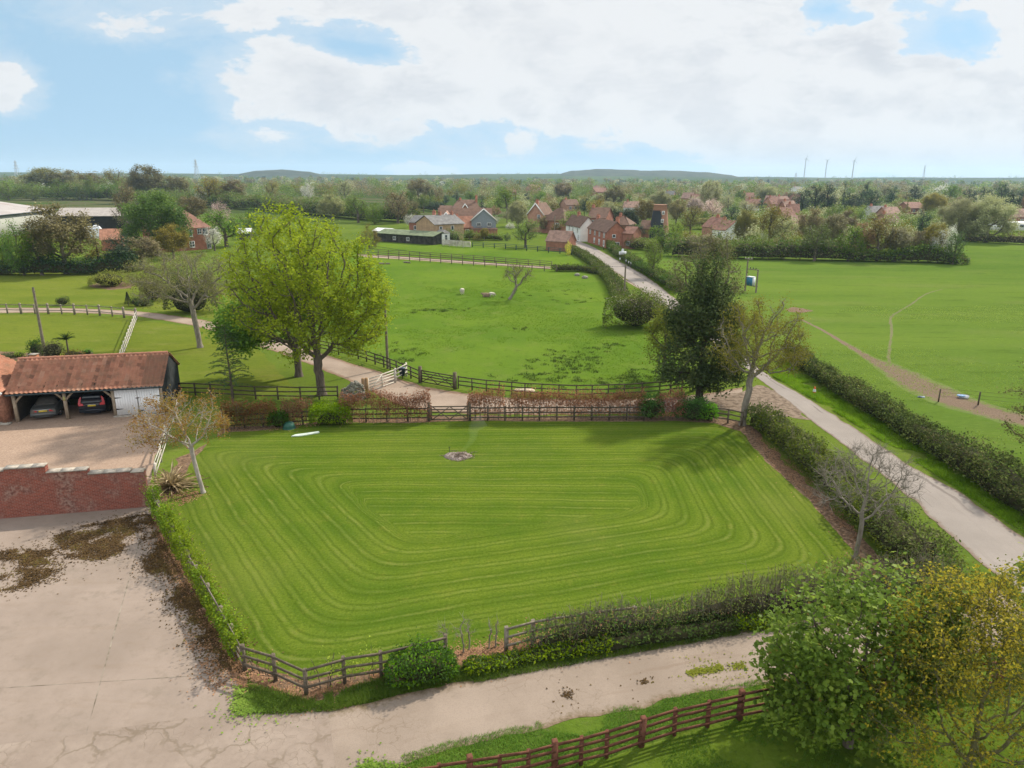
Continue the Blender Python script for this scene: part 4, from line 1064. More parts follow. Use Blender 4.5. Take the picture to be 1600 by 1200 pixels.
# coarser drifts of grass through the paddock
P = poly_pts(r, pts([(590, 560), (720, 600), (900, 612), (1040, 605), (1030, 530), (960, 460), (880, 435), (640, 440), (600, 470)]), 60000)
P = P[(fbm(P[:, 0] * .12 + 4, P[:, 1] * .12, 3) + .5 * fbm(P[:, 0] * .9, P[:, 1] * .9, 3)) > .80]
structure('grass', tufts(P, r, .07, .035, 1.0), L['tuft'], kind='stuff')
P = poly_pts(r, pts([(1270, 500), (1330, 480), (1700, 470), (1800, 880), (1600, 770), (1440, 672), (1330, 608), (1262, 556)]), 60000)
P = P[(fbm(P[:, 0] * .10 + 9, P[:, 1] * .16, 3) + .5 * fbm(P[:, 0] * .8, P[:, 1] * .8, 3)) > .80]
structure('grass', tufts(P, r, .07, .035, 1.0), L['tuft'], kind='stuff')
# uneven grass along the near verges and the fence feet
P = np.concatenate([poly_pts(r, pts([(388, 1070), (480, 1096), (600, 1060), (740, 1040), (740, 1060), (600, 1092), (520, 1112), (400, 1118)]), 14000), poly_pts(r, pts([(740, 1040), (1000, 1000), (1200, 965), (1200, 985), (1000, 1020), (740, 1068)]), 14000)])
P = clip_noise(P, .8, .42)
structure('grass', tufts(P, r, .11 + .12 * fbm(P[:, 0], P[:, 1], 3), .012, .6), L['tuft'], kind='stuff')
P = poly_pts(r, pts([(500, 1216), (700, 1160), (850, 1126), (1000, 1100), (1190, 1062), (1190, 1105), (1050, 1150), (900, 1200), (800, 1230)]), 26000)
structure('grass', tufts(clip_noise(P, .9, .36, 5), r, .10, .010, .6), L['tuft'], kind='stuff')
P = poly_pts(r, pts([(640, 1230), (950, 1180), (1060, 1152), (1250, 1095), (1400, 1090), (1500, 1200), (900, 1260)]), 26000)
structure('grass', tufts(clip_noise(P, .9, .4, 8), r, .07, .010, .6), L['tuftdark'], kind='stuff')
# dead moss and leaf litter on the concrete
def litter(name, specs, mat, size, seed, z=.018, thr=.5, sc=1.1):
    r = np.random.default_rng(seed); C = []
    for poly, n, th in specs:
        P = poly_pts(r, pts(poly), n); P = clip_noise(P, sc, th, seed); C.append(P)
    C = np.concatenate(C); C = C + r.normal(size=C.shape) * np.where(r.random((len(C), 1)) < .25, .45, .07); g = G()
    leaf_cloud(g, np.concatenate([C, np.full((len(C), 1), z) + r.random((len(C), 1)) * .02], 1), size, r, 2.5, 'diamond', asp=.7)
    return structure(name, g, mat, kind='stuff')
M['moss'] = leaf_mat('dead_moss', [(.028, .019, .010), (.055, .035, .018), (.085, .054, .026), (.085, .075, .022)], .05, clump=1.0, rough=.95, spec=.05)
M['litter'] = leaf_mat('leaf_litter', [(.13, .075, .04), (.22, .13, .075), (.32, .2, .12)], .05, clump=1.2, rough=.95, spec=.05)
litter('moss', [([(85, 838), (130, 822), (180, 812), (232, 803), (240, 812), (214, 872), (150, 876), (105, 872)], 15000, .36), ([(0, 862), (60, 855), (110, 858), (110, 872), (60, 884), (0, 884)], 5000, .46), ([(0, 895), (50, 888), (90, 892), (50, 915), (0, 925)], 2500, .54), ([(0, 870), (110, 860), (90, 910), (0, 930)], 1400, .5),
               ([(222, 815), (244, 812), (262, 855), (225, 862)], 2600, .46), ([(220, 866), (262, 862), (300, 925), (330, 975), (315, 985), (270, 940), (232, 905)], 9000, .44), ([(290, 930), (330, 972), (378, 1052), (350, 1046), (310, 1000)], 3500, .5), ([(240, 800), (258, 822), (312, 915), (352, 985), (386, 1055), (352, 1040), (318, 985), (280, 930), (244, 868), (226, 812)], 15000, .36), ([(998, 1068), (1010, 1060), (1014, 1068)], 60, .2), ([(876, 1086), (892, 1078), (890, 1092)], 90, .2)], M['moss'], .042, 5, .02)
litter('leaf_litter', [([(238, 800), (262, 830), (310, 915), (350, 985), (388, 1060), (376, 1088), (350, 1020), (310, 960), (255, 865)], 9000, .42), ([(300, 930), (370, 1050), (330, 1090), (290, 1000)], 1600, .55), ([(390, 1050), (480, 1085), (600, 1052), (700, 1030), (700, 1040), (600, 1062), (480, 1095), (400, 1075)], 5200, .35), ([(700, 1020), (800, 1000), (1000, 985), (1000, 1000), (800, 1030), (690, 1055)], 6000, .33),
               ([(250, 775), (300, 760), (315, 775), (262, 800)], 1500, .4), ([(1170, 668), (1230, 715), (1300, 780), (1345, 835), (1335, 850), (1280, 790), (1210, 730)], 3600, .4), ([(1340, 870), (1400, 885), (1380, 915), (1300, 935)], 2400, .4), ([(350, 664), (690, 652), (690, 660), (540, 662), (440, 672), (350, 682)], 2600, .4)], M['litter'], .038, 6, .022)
# green seedlings creeping onto the concrete
litter('ground_cover', [([(372, 1075), (396, 1090), (412, 1112), (372, 1122), (362, 1112)], 900, .4), ([(395, 1100), (430, 1092), (470, 1098), (440, 1112), (400, 1116)], 700, .46), ([(560, 1196), (572, 1188), (600, 1196), (640, 1200), (560, 1206)], 400, .3)], L['tuft'], .045, 7, .05)

litter('ground_cover', [([(1072, 1052), (1096, 1044), (1104, 1050), (1080, 1057)], 260, .3), ([(1098, 1049), (1108, 1044), (1110, 1051)], 90, .3), ([(1110, 1046), (1126, 1040), (1128, 1047), (1114, 1051)], 180, .3), ([(1143, 1041), (1160, 1036), (1163, 1043), (1146, 1046)], 180, .3)], L['ambergreen'], .04, 8, .03)
# ------------------------------------------------------------------ timber, fences and gates
def wood(name, a, b):
    def f(t):
        v = t.coord(); n = t.noise(v, 7, 5, .65); n2 = t.noise(v, 1.1, 3, .5)
        c = t.mix(t.step(n, .3, .7), a, b)
        return t.mix(t.m('MULTIPLY', t.step(n2, .45, .7), .4), c, tuple(x * .6 for x in a)), {'rough': .9, 'spec': .15, 'bump': (n, .3, .01)}
    return material(name, f)
WD = {'grey': wood('weathered_wood', (.135, .112, .085), (.25, .215, .17)), 'dark': wood('dark_wood', (.052, .042, .030), (.11, .09, .064)), 'brown': wood('stained_wood', (.085, .034, .022), (.16, .066, .042)),
      'pale': wood('bleached_wood', (.42, .38, .32), (.58, .54, .47)), 'mid': wood('old_wood', (.085, .068, .048), (.155, .125, .092)), 'oak': wood('oak_wood', (.25, .20, .145), (.38, .31, .23)), 'pole': wood('pole_wood', (.14, .115, .085), (.23, .195, .15)),
      'tan': wood('new_wood', (.22, .135, .07), (.33, .215, .12))}
def post_mesh(w, h, rnd=False):
    g = G()
    if rnd: g.tube([(0, 0, -.1), (0, 0, h)], w / 2, 8)
    else:
        g.obox((0, 0, h / 2 - .08), (w / 2, w / 2, h / 2 + .02)); g.add([(-w/2, -w/2, h - .06), (w/2, -w/2, h - .06), (w/2, w/2, h - .06), (-w/2, w/2, h - .06), (0, 0, h)], [[0, 1, 4], [1, 2, 4], [2, 3, 4], [3, 0, 4]])
    return g.mesh('post')
def fence(name, label, corners, mat, h=1.15, pw=.11, rails=(.35, .7, 1.05), rw=.035, rh=.09, space=1.8, main=None, seed=0, posts_at=None, side=1, rail_mat=None, jit=.012, group=None):
    """posts and rails along a line; every post is a part, each run of rail another"""
    r = np.random.default_rng(seed + 100)
    C = np.asarray(corners, float)
    if posts_at is None:
        Q = [C[0]]
        for a, b in zip(C[:-1], C[1:]):
            k = max(1, round(np.linalg.norm(b - a) / space)); Q += [a + (b - a) * i / k for i in range(1, k + 1)]
        Q = np.array(Q)
    else: Q = C
    root = thing(name, label, 'fence', (Q[0][0], Q[0][1], 0), group)
    pm = post_mesh(pw, h); pm.materials.append(mat); big = None
    if main: big = post_mesh(pw * 1.5, h + .12); big.materials.append(mat)
    for i, q in enumerate(Q):
        me = big if main and (i % main == 0 or i == len(Q) - 1) else pm
        o = bpy.data.objects.new('post', me); COL.objects.link(o); o.parent = root
        o.location = (q[0] - Q[0][0], q[1] - Q[0][1], r.normal() * .015); o.rotation_euler = (r.normal() * jit, r.normal() * jit, r.normal() * .05 + math.atan2(*(C[-1] - C[0])[::-1]))
    for z in rails:
        g = G()
        for a, b in zip(Q[:-1], Q[1:]):
            d = (b - a) / np.linalg.norm(b - a); n = np.array([d[1], -d[0]]) * (pw / 2 + rw / 2 + .004) * side
            g.bar((a[0] + n[0], a[1] + n[1], z + r.normal() * jit), (b[0] + n[0], b[1] + n[1], z + r.normal() * jit), rw, rh)
        obj('rail', g, rail_mat or mat, root)
    return root
def gate(name, label, p, q, mat, h=1.1, bars=5, brace='x', posts=None, pmat=None, ph=1.4, pw=.2, lift=.12):
    p = np.array(p); q = np.array(q); L_ = np.linalg.norm(q - p); root = thing(name, label, 'gate', (p[0], p[1], 0), rz=math.atan2(*(q - p)[::-1]))
    m0 = pw / 2 + .03 if posts else 0; m1 = L_ - m0
    g = G()
    for i in range(bars):
        z = lift + (h - lift) * (i / (bars - 1)) ** .88; g.bar((m0 + .06, 0, z), (m1 - .06, 0, z), .035, .085)
    local('rail', g, mat, root)
    for x in (m0 + .03, m1 - .03):
        g = G(); g.box(x - .04, x + .04, -.025, .025, lift - .05, h + .06); local('stile', g, mat, root)
    g = G(); mid = (m0 + m1) / 2; y = -.045
    if brace == 'x':
        for a, b in ((m0 + .08, mid), (mid, m1 - .08)):
            g.bar((a, y, lift), (b, y, h), .03, .06); g.bar((a, -y, h), (b, -y, lift), .03, .06)
    else:
        g.bar((m0 + .08, y, lift), (mid, y, h), .03, .07); g.bar((mid, y, lift), (mid, y, h), .03, .07)
    local('brace', g, mat, root)
    if posts:
        for x in (0, L_):
            me = post_mesh(pw, ph); me.materials.append(pmat or mat); o = bpy.data.objects.new('post', me); COL.objects.link(o); o.parent = root; o.location = (x, 0, 0)
    return root

fence('fence', 'weathered post and rail fence under bright climbing leaves beside the concrete yard', pts([(241, 794), (262, 832), (312, 918), (350, 985), (383, 1047)]), WD['grey'], 1.15, .12, space=1.7, seed=1)
hedge('climbing_vine', 'bright yellow-green climber along the fence beside the concrete yard', pts([(241, 796), (262, 833), (312, 919), (350, 986), (383, 1048)]), [.62], [1.2], ((L['vine'], 1, 'foliage'), (L['privet'], .6, 'foliage')), 330, .05, 31, stem_mat=B['brown'], stems=5, cat='climber', gaps=.40, rough=.5, freq=.9, low=.1, sprig=.35)
fence('fence', 'dark weathered fence round the near lawn corner, running to the dense bush', pts([(383, 1048), (431, 1063), (479, 1086), (539, 1068), (596, 1059), (648, 1047), (697, 1033)]), WD['mid'], 1.15, .12, posts_at=True, seed=2)
hedge('climbing_vine', 'loose green climber on the corner fence above the leaf litter', pts([(386, 1046), (431, 1060), (479, 1083), (539, 1066), (596, 1056)]), [.3], [.95], L['vine'], 90, .055, 32, cat='climber', gaps=.5, rough=.5, freq=.9, low=.1, sprig=.35, stem_mat=B['brown'], stems=3)
fence('fence', 'short pale weathered fence with three rails at the start of the brown scrubby hedge', pts([(791, 1019), (833, 1008), (912, 994), (990, 984)]), WD['grey'], 1.12, .14, posts_at=True, seed=3)
fence('fence', 'red-brown stained four-rail fence along the near side of the lane', pts([(430, 1300), (640, 1248), (825, 1216), (947, 1184), (1053, 1149), (1155, 1124), (1290, 1096), (1420, 1080), (1560, 1072)]), WD['brown'], 1.08, .105, (.22, .5, .78, 1.03), space=.98, main=3, seed=4)
fence('fence', 'dark rail fence inside the beech hedge, left of the wooden field gate', pts([(354, 671), (440, 665), (540, 660), (669, 658)]), WD['dark'], 1.1, .1, (.3, .62, .98), space=1.35, seed=5)
fence('fence', 'dark rail fence inside the beech hedge, right of the wooden field gate', pts([(735, 658), (870, 657), (1006, 657)]), WD['dark'], 1.15, .1, (.3, .65, 1.02), space=1.35, seed=6)
fence('fence', 'short rail fence between the leafy shrub and the budding tree', pts([(1112, 658), (1137, 661), (1158, 666)]), WD['mid'], 1.15, .12, posts_at=True, seed=7)
gate('field_gate', 'closed wooden five-bar gate in the beech hedge', at(671, 658), at(734, 657), WD['mid'], 1.08, 5, 'x', True, WD['mid'], 1.45, .2)
fence('fence', 'dark low fence along the drive side of the paddock', pts([(716, 607), (760, 613), (820, 618.5), (900, 622), (975, 620), (1030, 616), (1082, 610)]), WD['dark'], 1.1, .095, space=1.25, seed=8)
fence('fence', 'dark fence from the telegraph pole down to the bin at the paddock corner', pts([(500, 548), (560, 561), (600, 574), (630, 586), (655, 597)]), WD['dark'], 1.1, .095, space=1.3, seed=9)
gate('field_gate', 'dark five-bar gate into the paddock behind the drive', at(657, 598), at(711, 608), WD['dark'], 1.1, 5, 'x', True, WD['mid'], 1.5, .22)
gate('drive_gate', 'pale bleached wooden gate standing across the drive beside the stone wall', at(576, 614), at(617, 598.5), WD['pale'], 1.15, 5, 'd', False)
root = thing('gate_post', 'pair of tan square gate posts holding the pale drive gate', 'post', (*at(571, 615), 0))
for dx_ in (-.13, .13):
    me = post_mesh(.22, 1.35); me.materials.append(WD['tan']); o = bpy.data.objects.new('post', me); COL.objects.link(o); o.parent = root; o.location = (dx_, dx_ * .4, 0)
fence('fence', 'short pale rail stub beyond the pale drive gate next to the bin', pts([(618, 598), (635, 588)]), WD['pale'], 1.3, .13, (.45, .8, 1.15), posts_at=True, seed=10)
fence('fence', 'dark fence on the garden lawn behind the young layered conifer', pts([(282, 618), (330, 620), (400, 624), (470, 625), (528, 624)]), WD['dark'], 1.15, .1, space=1.6, seed=11)
fence('fence', 'white painted three-rail fence crossing the garden lawn up to the drive', pts([(187, 572), (214, 499)]), WD['pale'], 1.15, .1, (.32, .68, 1.05), space=1.9, seed=12)
fence('fence', 'grey wooden fence along the far garden drive', pts([(-120, 490), (12, 490), (55, 490.5), (97, 491), (137, 492), (176, 494.5), (213, 499)]), WD['grey'], 1.3, .13, (.5, 1.15), space=2.1, main=2, seed=13)
fence('fence', 'long thin fence on the near side of the paddock track', pts([(560, 401), (640, 407.5), (740, 415), (870, 425)]), WD['mid'], 1.2, .12, (.45, .8, 1.15), space=2.6, seed=14)
fence('fence', 'long thin fence on the far side of the paddock track', pts([(560, 396), (640, 401), (740, 408), (862, 418)]), WD['mid'], 1.2, .12, (.45, .8, 1.15), space=2.6, seed=15)
M['greenpaint'] = plain('green_paint', (.018, .05, .045), .3)
fence('fence', 'dark green paddock fence below the long red-roofed house and the brick shed', pts([(738, 386), (790, 389), (840, 393), (893, 398)]), M['greenpaint'], 1.25, .16, (.45, .85, 1.2), space=3.0, seed=16, rail_mat=plain('green_rail', (.035, .075, .07), .3))
fence('fence', 'pale panelled fence beside the tan gabled house', pts([(692, 384), (735, 387.5)]), WD['pale'], 1.5, .14, (.3, .6, .9, 1.2, 1.45), .03, .2, 2.0, seed=17)
fence('fence', 'wire field fence of a few dark posts at the dirt track', pts([(1466, 628), (1528, 633), (1600, 640), (1700, 648)]), WD['dark'], 1.1, .09, (.5, .8, 1.1), .012, .012, posts_at=True, seed=18)
fence('fence', 'pale old rail fence leaning between the gravel yard and the sword-leaved plant', pts([(243, 752), (252, 722), (262, 690), (272, 662)]), WD['pale'], 1.2, .12, (.45, .8, 1.12), posts_at=True, seed=19, jit=.05)
fence('fence', 'thin post fence along the foot of the far pasture hedge', pts([(1060, 402), (1200, 406), (1350, 408), (1500, 410.5)]), WD['mid'], 1.2, .14, (.6, 1.1), .03, .06, 3.2, seed=20)

# ------------------------------------------------------------------ brick wall
def brick_mat(name, a, b, mortar, bw=.225, bh=.075, dirt=.5):
    def f(t):
        uv = t.n('ShaderNodeUVMap').outputs[0]; v = t.coord()
        nd = t.n('ShaderNodeTexBrick', {'Vector': uv, 'Color1': (*a, 1), 'Color2': (*b, 1), 'Mortar': (*mortar, 1), 'Scale': 1.0, 'Mortar Size': .007, 'Mortar Smooth': .3, 'Bias': 0.0, 'Brick Width': bw, 'Row Height': bh})
        n = t.noise(v, .8, 5, .65); n2 = t.noise(v, 6, 4, .7)
        c = t.mix(t.m('MULTIPLY', t.step(n, .45, .7), dirt), nd.outputs['Color'], t.mix(t.step(n2, .4, .6), (.33, .235, .19), (.10, .05, .04)))
        c = t.mix(t.m('MULTIPLY', t.step(n2, .5, .8), .4), c, (.085, .035, .028))
        return c, {'rough': .9, 'spec': .15, 'bump': (nd.outputs['Fac'], -.4, .02)}
    return material(name, f)
M['brick'] = brick_mat('garden_brick', (.26, .07, .045), (.17, .045, .032), (.27, .19, .15), dirt=.75)
M['coping'] = plain('coping_stone', (.32, .285, .24), .3, 4, bump=.3)
a = np.array(at(-260, 832)); bq = np.array(at(233, 792)); Lw = np.linalg.norm(bq - a)
root = thing('brick_wall', 'old red brick yard wall with stepped stone coping between the gravel and the concrete yard', 'wall', (a[0], a[1], 0), rz=math.atan2(*(bq - a)[::-1]))
g = G(); gc = G(); TH = .36
secs = [(-260, 19, 744), (19, 82, 729.5), (82, 145, 735), (145, 210, 737), (210, 233, 736)]
for x0, x1, yt in secs:
    s0, s1 = [(x + 260) / (233 + 260) for x in (x0, x1)]
    # true distance along the wall for these bearings
    def along(x):
        best = min(np.linspace(0, 1, 400), key=lambda s: abs((a + (bq - a) * s)[0] / ((a + (bq - a) * s)[1] * CP + CAMH * SP) - (x - 800 + 3) / FPX)); return best * Lw
    l0, l1 = along(x0), along(x1)
    Ym = (a + (bq - a) * ((l0 + l1) / 2 / Lw))[1]; zt = hgt(Ym, yt, (x0 + x1) / 2) - .07
    for (p0, p1, u0, u1) in (((l0, 0), (l1, 0), l0, l1), ((l1, TH), (l0, TH), l1, l0), ((l1, 0), (l1, TH), 0, TH), ((l0, TH), (l0, 0), 0, TH)):
        g.add([(*p0, -.1), (*p1, -.1), (*p1, zt), (*p0, zt)], [[0, 1, 2, 3]], [(u0, 0), (u1, 0), (u1, zt), (u0, zt)])
    n = max(1, int((l1 - l0) / .6))
    for k in range(n):
        q0 = l0 + (l1 - l0) * k / n + .006; q1 = l0 + (l1 - l0) * (k + 1) / n - .006
        gc.box(q0, q1, -.05, TH + .05, zt, zt + .07 + .012 * math.sin(k * 5.1))
local('wall', g, M['brick'], root); local('coping', gc, M['coping'], root)

# ------------------------------------------------------------------ cart shed garage
def tile_mat(name, cols, old=None):
    def f(t):
        uv = t.n('ShaderNodeUVMap').outputs[0]; v = t.coord()
        fl = t.vm('FLOOR', uv); wn = t.n('ShaderNodeTexWhiteNoise', {'Vector': fl}, noise_dimensions='2D').outputs[0]
        fu, fv, _ = t.sep(fl); wc = t.n('ShaderNodeTexWhiteNoise', {'W': fu}, noise_dimensions='1D').outputs[0]; wn = t.m('ADD', t.m('MULTIPLY', wn, .55), t.m('MULTIPLY', wc, .45))
        c = t.ramp(wn, [(i / (len(cols) - 1), q) for i, q in enumerate(cols)])
        n = t.noise(v, 1.5, 5, .7); n2 = t.noise(v, 9, 4, .7)
        if old:
            u, _, _ = t.sep(uv); c = t.mix(t.m('MULTIPLY', t.step(u, old - .5, old + .5), .55), c, (.155, .085, .055))
        c = t.mix(t.m('MULTIPLY', t.step(n, .42, .7), .55), c, (.15, .10, .065))
        c = t.mix(t.m('MULTIPLY', t.step(n2, .48, .75), .35), c, (.30, .25, .19))
        return c, {'rough': .85, 'spec': .2}
    return material(name, f)
TILES = [(.17, .08, .055), (.31, .135, .085), (.43, .20, .125), (.35, .155, .10), (.47, .26, .175)]
M['pantile'] = tile_mat('clay_pantiles', TILES, 29)
M['pantile2'] = tile_mat('pink_pantiles', [(.36, .15, .09), (.42, .20, .13), (.38, .17, .11)])
def pantiles(g, p0, px_, py_, W_, S_, tw=.3, tl=.34, amp=.05, n=6):
    """corrugated overlapping tiles: p0 = eave corner, px_ unit along the eave, py_ unit up the slope"""
    p0, px_, py_ = [np.array(q, float) for q in (p0, px_, py_)]; nz = np.cross(px_, py_); nz /= np.linalg.norm(nz)
    nu = int(round(W_ / tw)); nv = int(round(S_ / tl)); tw = W_ / nu; tl = S_ / nv
    us = np.linspace(0, nu, nu * n + 1); prof = amp * (np.maximum(0, np.sin((us % 1) * 2 * PI)) * 1.2 - .5 * np.maximum(0, -np.sin((us % 1) * 2 * PI)))
    rows = []; vv = []
    for k in range(nv):
        rows += [(k * tl, .065), ((k + 1) * tl, .0)]; vv += [k, k + .98]
    V = np.array([[p0 + px_ * u * tw + py_ * s + nz * (pr + h_ + .02) for u, pr in zip(us, prof)] for s, h_ in rows])
    m = len(us); i = np.arange(len(rows) - 1)[:, None] * m; j = np.arange(m - 1)[None]
    F = np.stack([i + j, i + j + 1, i + m + 1 + j, i + m + j], -1).reshape(-1, 4)
    UVg = np.stack(np.broadcast_arrays(np.maximum(us[None] - .001, 0), np.array(vv)[:, None]), -1).reshape(-1, 2)
    UV = UVg[F].copy(); UV[:, :, 0] = np.floor(UV[:, :1, 0] + .01) + .5
    UV[:, :, 1] = np.floor(UV[:, :, 1].min(1))[:, None] + .5
    g.add(V.reshape(-1, 3), F, UV.reshape(-1, 2))
P0 = np.array(at(28, 660)); P1 = np.array(at(258, 646)); LG = float(np.linalg.norm(P1 - P0)); RZ = math.atan2(*(P1 - P0)[::-1])
gar = thing('cart_shed', 'open-fronted garage with orange clay tiled roof, oak posts and white doors', 'garage', (P0[0], P0[1], 0), rz=RZ)
EZ, RG, HD = 2.35, 3.95, 2.65
def loc_x(x, y=654):   # bearing to distance along the front
    q = np.array(at(x, y)); return float((q - P0) @ ((P1 - P0) / LG))
xm, xd = loc_x(106, 655.5), loc_x(181, 651)
sl_ = np.array([0, HD + .35, RG - EZ + .2]); S_ = float(np.linalg.norm(sl_)); sl_ = sl_ / S_
g = G(); pantiles(g, (-.35, -.35, EZ - .2), (1, 0, 0), sl_, LG + .55, S_)
pantiles(g, (LG + .2, 2 * HD + .35, EZ - .2), (-1, 0, 0), sl_ * np.array([1, -1, 1]), LG + .55, S_)
rf = local('roof', g, M['pantile'], gar)
g = G()
for k in range(int((LG + .5) / .42)): g.tube([(-.32 + k * .42, HD, RG + .03), (-.32 + k * .42 + .41, HD, RG + .035)], [.11, .125], 8)
local('ridge_tiles', g, M['pantile'], rf)
M['blackboard'] = wood('black_boards', (.018, .020, .022), (.042, .046, .050))
M['inside'] = wood('dark_inside', (.02, .016, .012), (.05, .04, .03))
M['guttering'] = plain('black_gutter', (.02, .035, .04), .2, rough=.4)
g = G(); g.tube([(-.35, -.42, EZ - .24), (LG + .2, -.42, EZ - .22)], .055, 8); local('gutter', g, M['guttering'], gar)
g = G(); g.box(0, LG, 2 * HD - .05, 2 * HD + .05, 0, EZ); g.box(-.05, .04, .3, 2 * HD - .06, 0, EZ - .1); g.add([(-.05, .1, EZ), (-.05, 2 * HD, EZ), (-.05, HD, RG - .05)], [[0, 1, 2]]); g.box(xd - .05, xd + .05, .2, 2 * HD - .06, 0, EZ - .1); local('wall', g, M['inside'], gar)
g = G()
for k in range(24):   # overlapping weatherboards on the end wall
    z = k * .17; yy0, yy1 = 0, 2 * HD
    if z > EZ - .05:
        f = (z - EZ) / (RG - EZ); yy0, yy1 = HD * f + .05, 2 * HD - HD * f - .05
    if yy1 - yy0 < .2 or z > RG - .2: break
    g.add([(LG + .06, yy0, z), (LG + .06, yy1, z), (LG + .025, yy1, z + .18), (LG + .025, yy0, z + .18)], [[0, 1, 2, 3]])
g.box(LG - .04, LG + .02, 0, 2 * HD, 0, EZ)
local('end_wall', g, M['blackboard'], gar)
for x in (0.0, xm, xd, LG - .08):
    g = G(); g.box(x - .1, x + .1, -.02, .18, 0, EZ - .22); po = local('post', g, WD['oak'], gar)
    g = G()
    for s in (-1, 1):
        if (x < .1 and s < 0) or (x > xd - .1 and s > 0): continue
        q = [np.array([x + s * (.08 + .62 * f ** 1.0), .08, EZ - .92 + .66 * f ** .8]) for f in np.linspace(0, 1, 6)]
        for p_, q_ in zip(q[:-1], q[1:]): g.bar(p_, q_, .1, .13)
    if g.n: local('brace', g, WD['oak'], po)
    if abs(x - xm) < .01:
        g = G(); g.box(x - .07, x + .07, -.045, -.022, 1.42, 1.72); local('notice', g, plain('faded_notice', (.42, .40, .16), .3, 30), po)
g = G(); g.box(-.1, xd - .1, -.02, .16, EZ - .22, EZ - .02); local('beam', g, WD['oak'], gar)
g = G()
for x in np.linspace(.4, xd - .3, 8): g.bar((x, 0, EZ + .0), (x, HD - .1, RG - .25), .06, .12)
local('rafter', g, M['inside'], gar).__setitem__('kind', 'stuff')
M['whitedoor'] = plain('white_paint', (.80, .81, .82), .025, 1.0, .6)
M['iron'] = plain('black_iron', (.02, .02, .022), .3, rough=.5)
dm = (xd + .12 + LG - .2) / 2
for x0, x1, s in ((xd + .12, dm - .012, 1), (dm + .012, LG - .2, -1)):
    g = G(); n = 9
    for k in range(n): g.box(x0 + (x1 - x0) * k / n + .004, x0 + (x1 - x0) * (k + 1) / n - .004, -.03 - .003 * (k % 2), .02, .1, EZ - .24)
    d = local('door', g, M['whitedoor'], gar)
    for z in (.55, 1.4):
        g = G(); xa = x0 if s > 0 else x1; g.add([(xa, -.045, z - .05), (xa + s * .45, -.045, z - .012), (xa + s * .45, -.045, z + .012), (xa, -.045, z + .05)], [[0, 1, 2, 3]]); g.bar((xa, -.044, z), (xa + s * .4, -.044, z), .02, .03); local('hinge', g, M['iron'], d)
    if s > 0:
        g = G(); g.tube([(dm, -.06, .2), (dm, -.06, 1.35)], .014, 5); g.bar((dm - .12, -.06, 1.32), (dm + .14, -.06, 1.34), .03, .05); g.bar((dm - .05, -.06, .28), (dm + .3, -.06, .38), .04, .07); local('latch', g, M['iron'], d)
g = G(); g.box(xd - .1, LG, -.25, .2, -.05, .07); local('sill', g, M['coping'], gar)
# wing to the left
wing = thing('tiled_outbuilding', 'pale orange tiled outbuilding joined to the left end of the open garage', 'outbuilding', (P0[0], P0[1], 0), rz=RZ)
g = G(); s2 = np.array([-2.6, 0, 1.5]); SS = float(np.linalg.norm(s2)); s2 /= SS
pantiles(g, (-.42, -.6, 2.35), (0, 1, 0), s2, 6.2, SS); pantiles(g, (-5.62, 5.6, 2.35), (0, -1, 0), s2 * np.array([-1, 1, 1]), 6.2, SS)
local('roof', g, M['pantile2'], wing)
g = G(); g.box(-5.4, -.6, -.2, 5.4, 0, 2.38); g.add([(-5.4, -.2, 2.38), (-.6, -.2, 2.38), (-3.02, -.2, 3.72)], [[0, 1, 2]]); local('wall', g, plain('outbuilding_brick', (.30, .14, .09), .3), wing)
g = G(); g.bar((-.36, -.68, 2.30), (-3.02, -.68, 3.86), .04, .2); g.bar((-5.66, -.68, 2.30), (-3.02, -.68, 3.86), .04, .2); local('bargeboard', g, M['whitedoor'], wing)
o = thing('plank', 'dark timber plank leaning inside the left bay of the garage', 'plank', (P0[0], P0[1], 0), rz=RZ)
g = G(); g.bar((.75, 1.6, 0), (1.35, 2.9, 2.2), .16, .05); local('board', g, WD['mid'], o)
bo = at(8, 650)
o = thing('bucket', 'orange bucket at the left end of the open garage', 'bucket', (*bo, 0))
g = G(); g.lathe((0, 0, 0), [(.16, 0), (.22, .42), (.235, .44)], 16); local('body', g, plain('orange_plastic', (.62, .17, .03), .15), o)
g = G(); g.tube([(-.23, 0, .43), (-.15, 0, .55), (0, 0, .6), (.15, 0, .55), (.23, 0, .43)], .012, 5); local('handle', g, M['iron'], o)
b = at(4, 663)
o = thing('paving_slab', 'pale grey slab lying on the gravel by the garage post', 'slab', (*b, 0)); g = G(); g.obox((0, 0, .06), (.55, .22, .045)); g.obox((-.3, .05, .135), (.3, .15, .03)); local('slab', g, M['coping'], o)

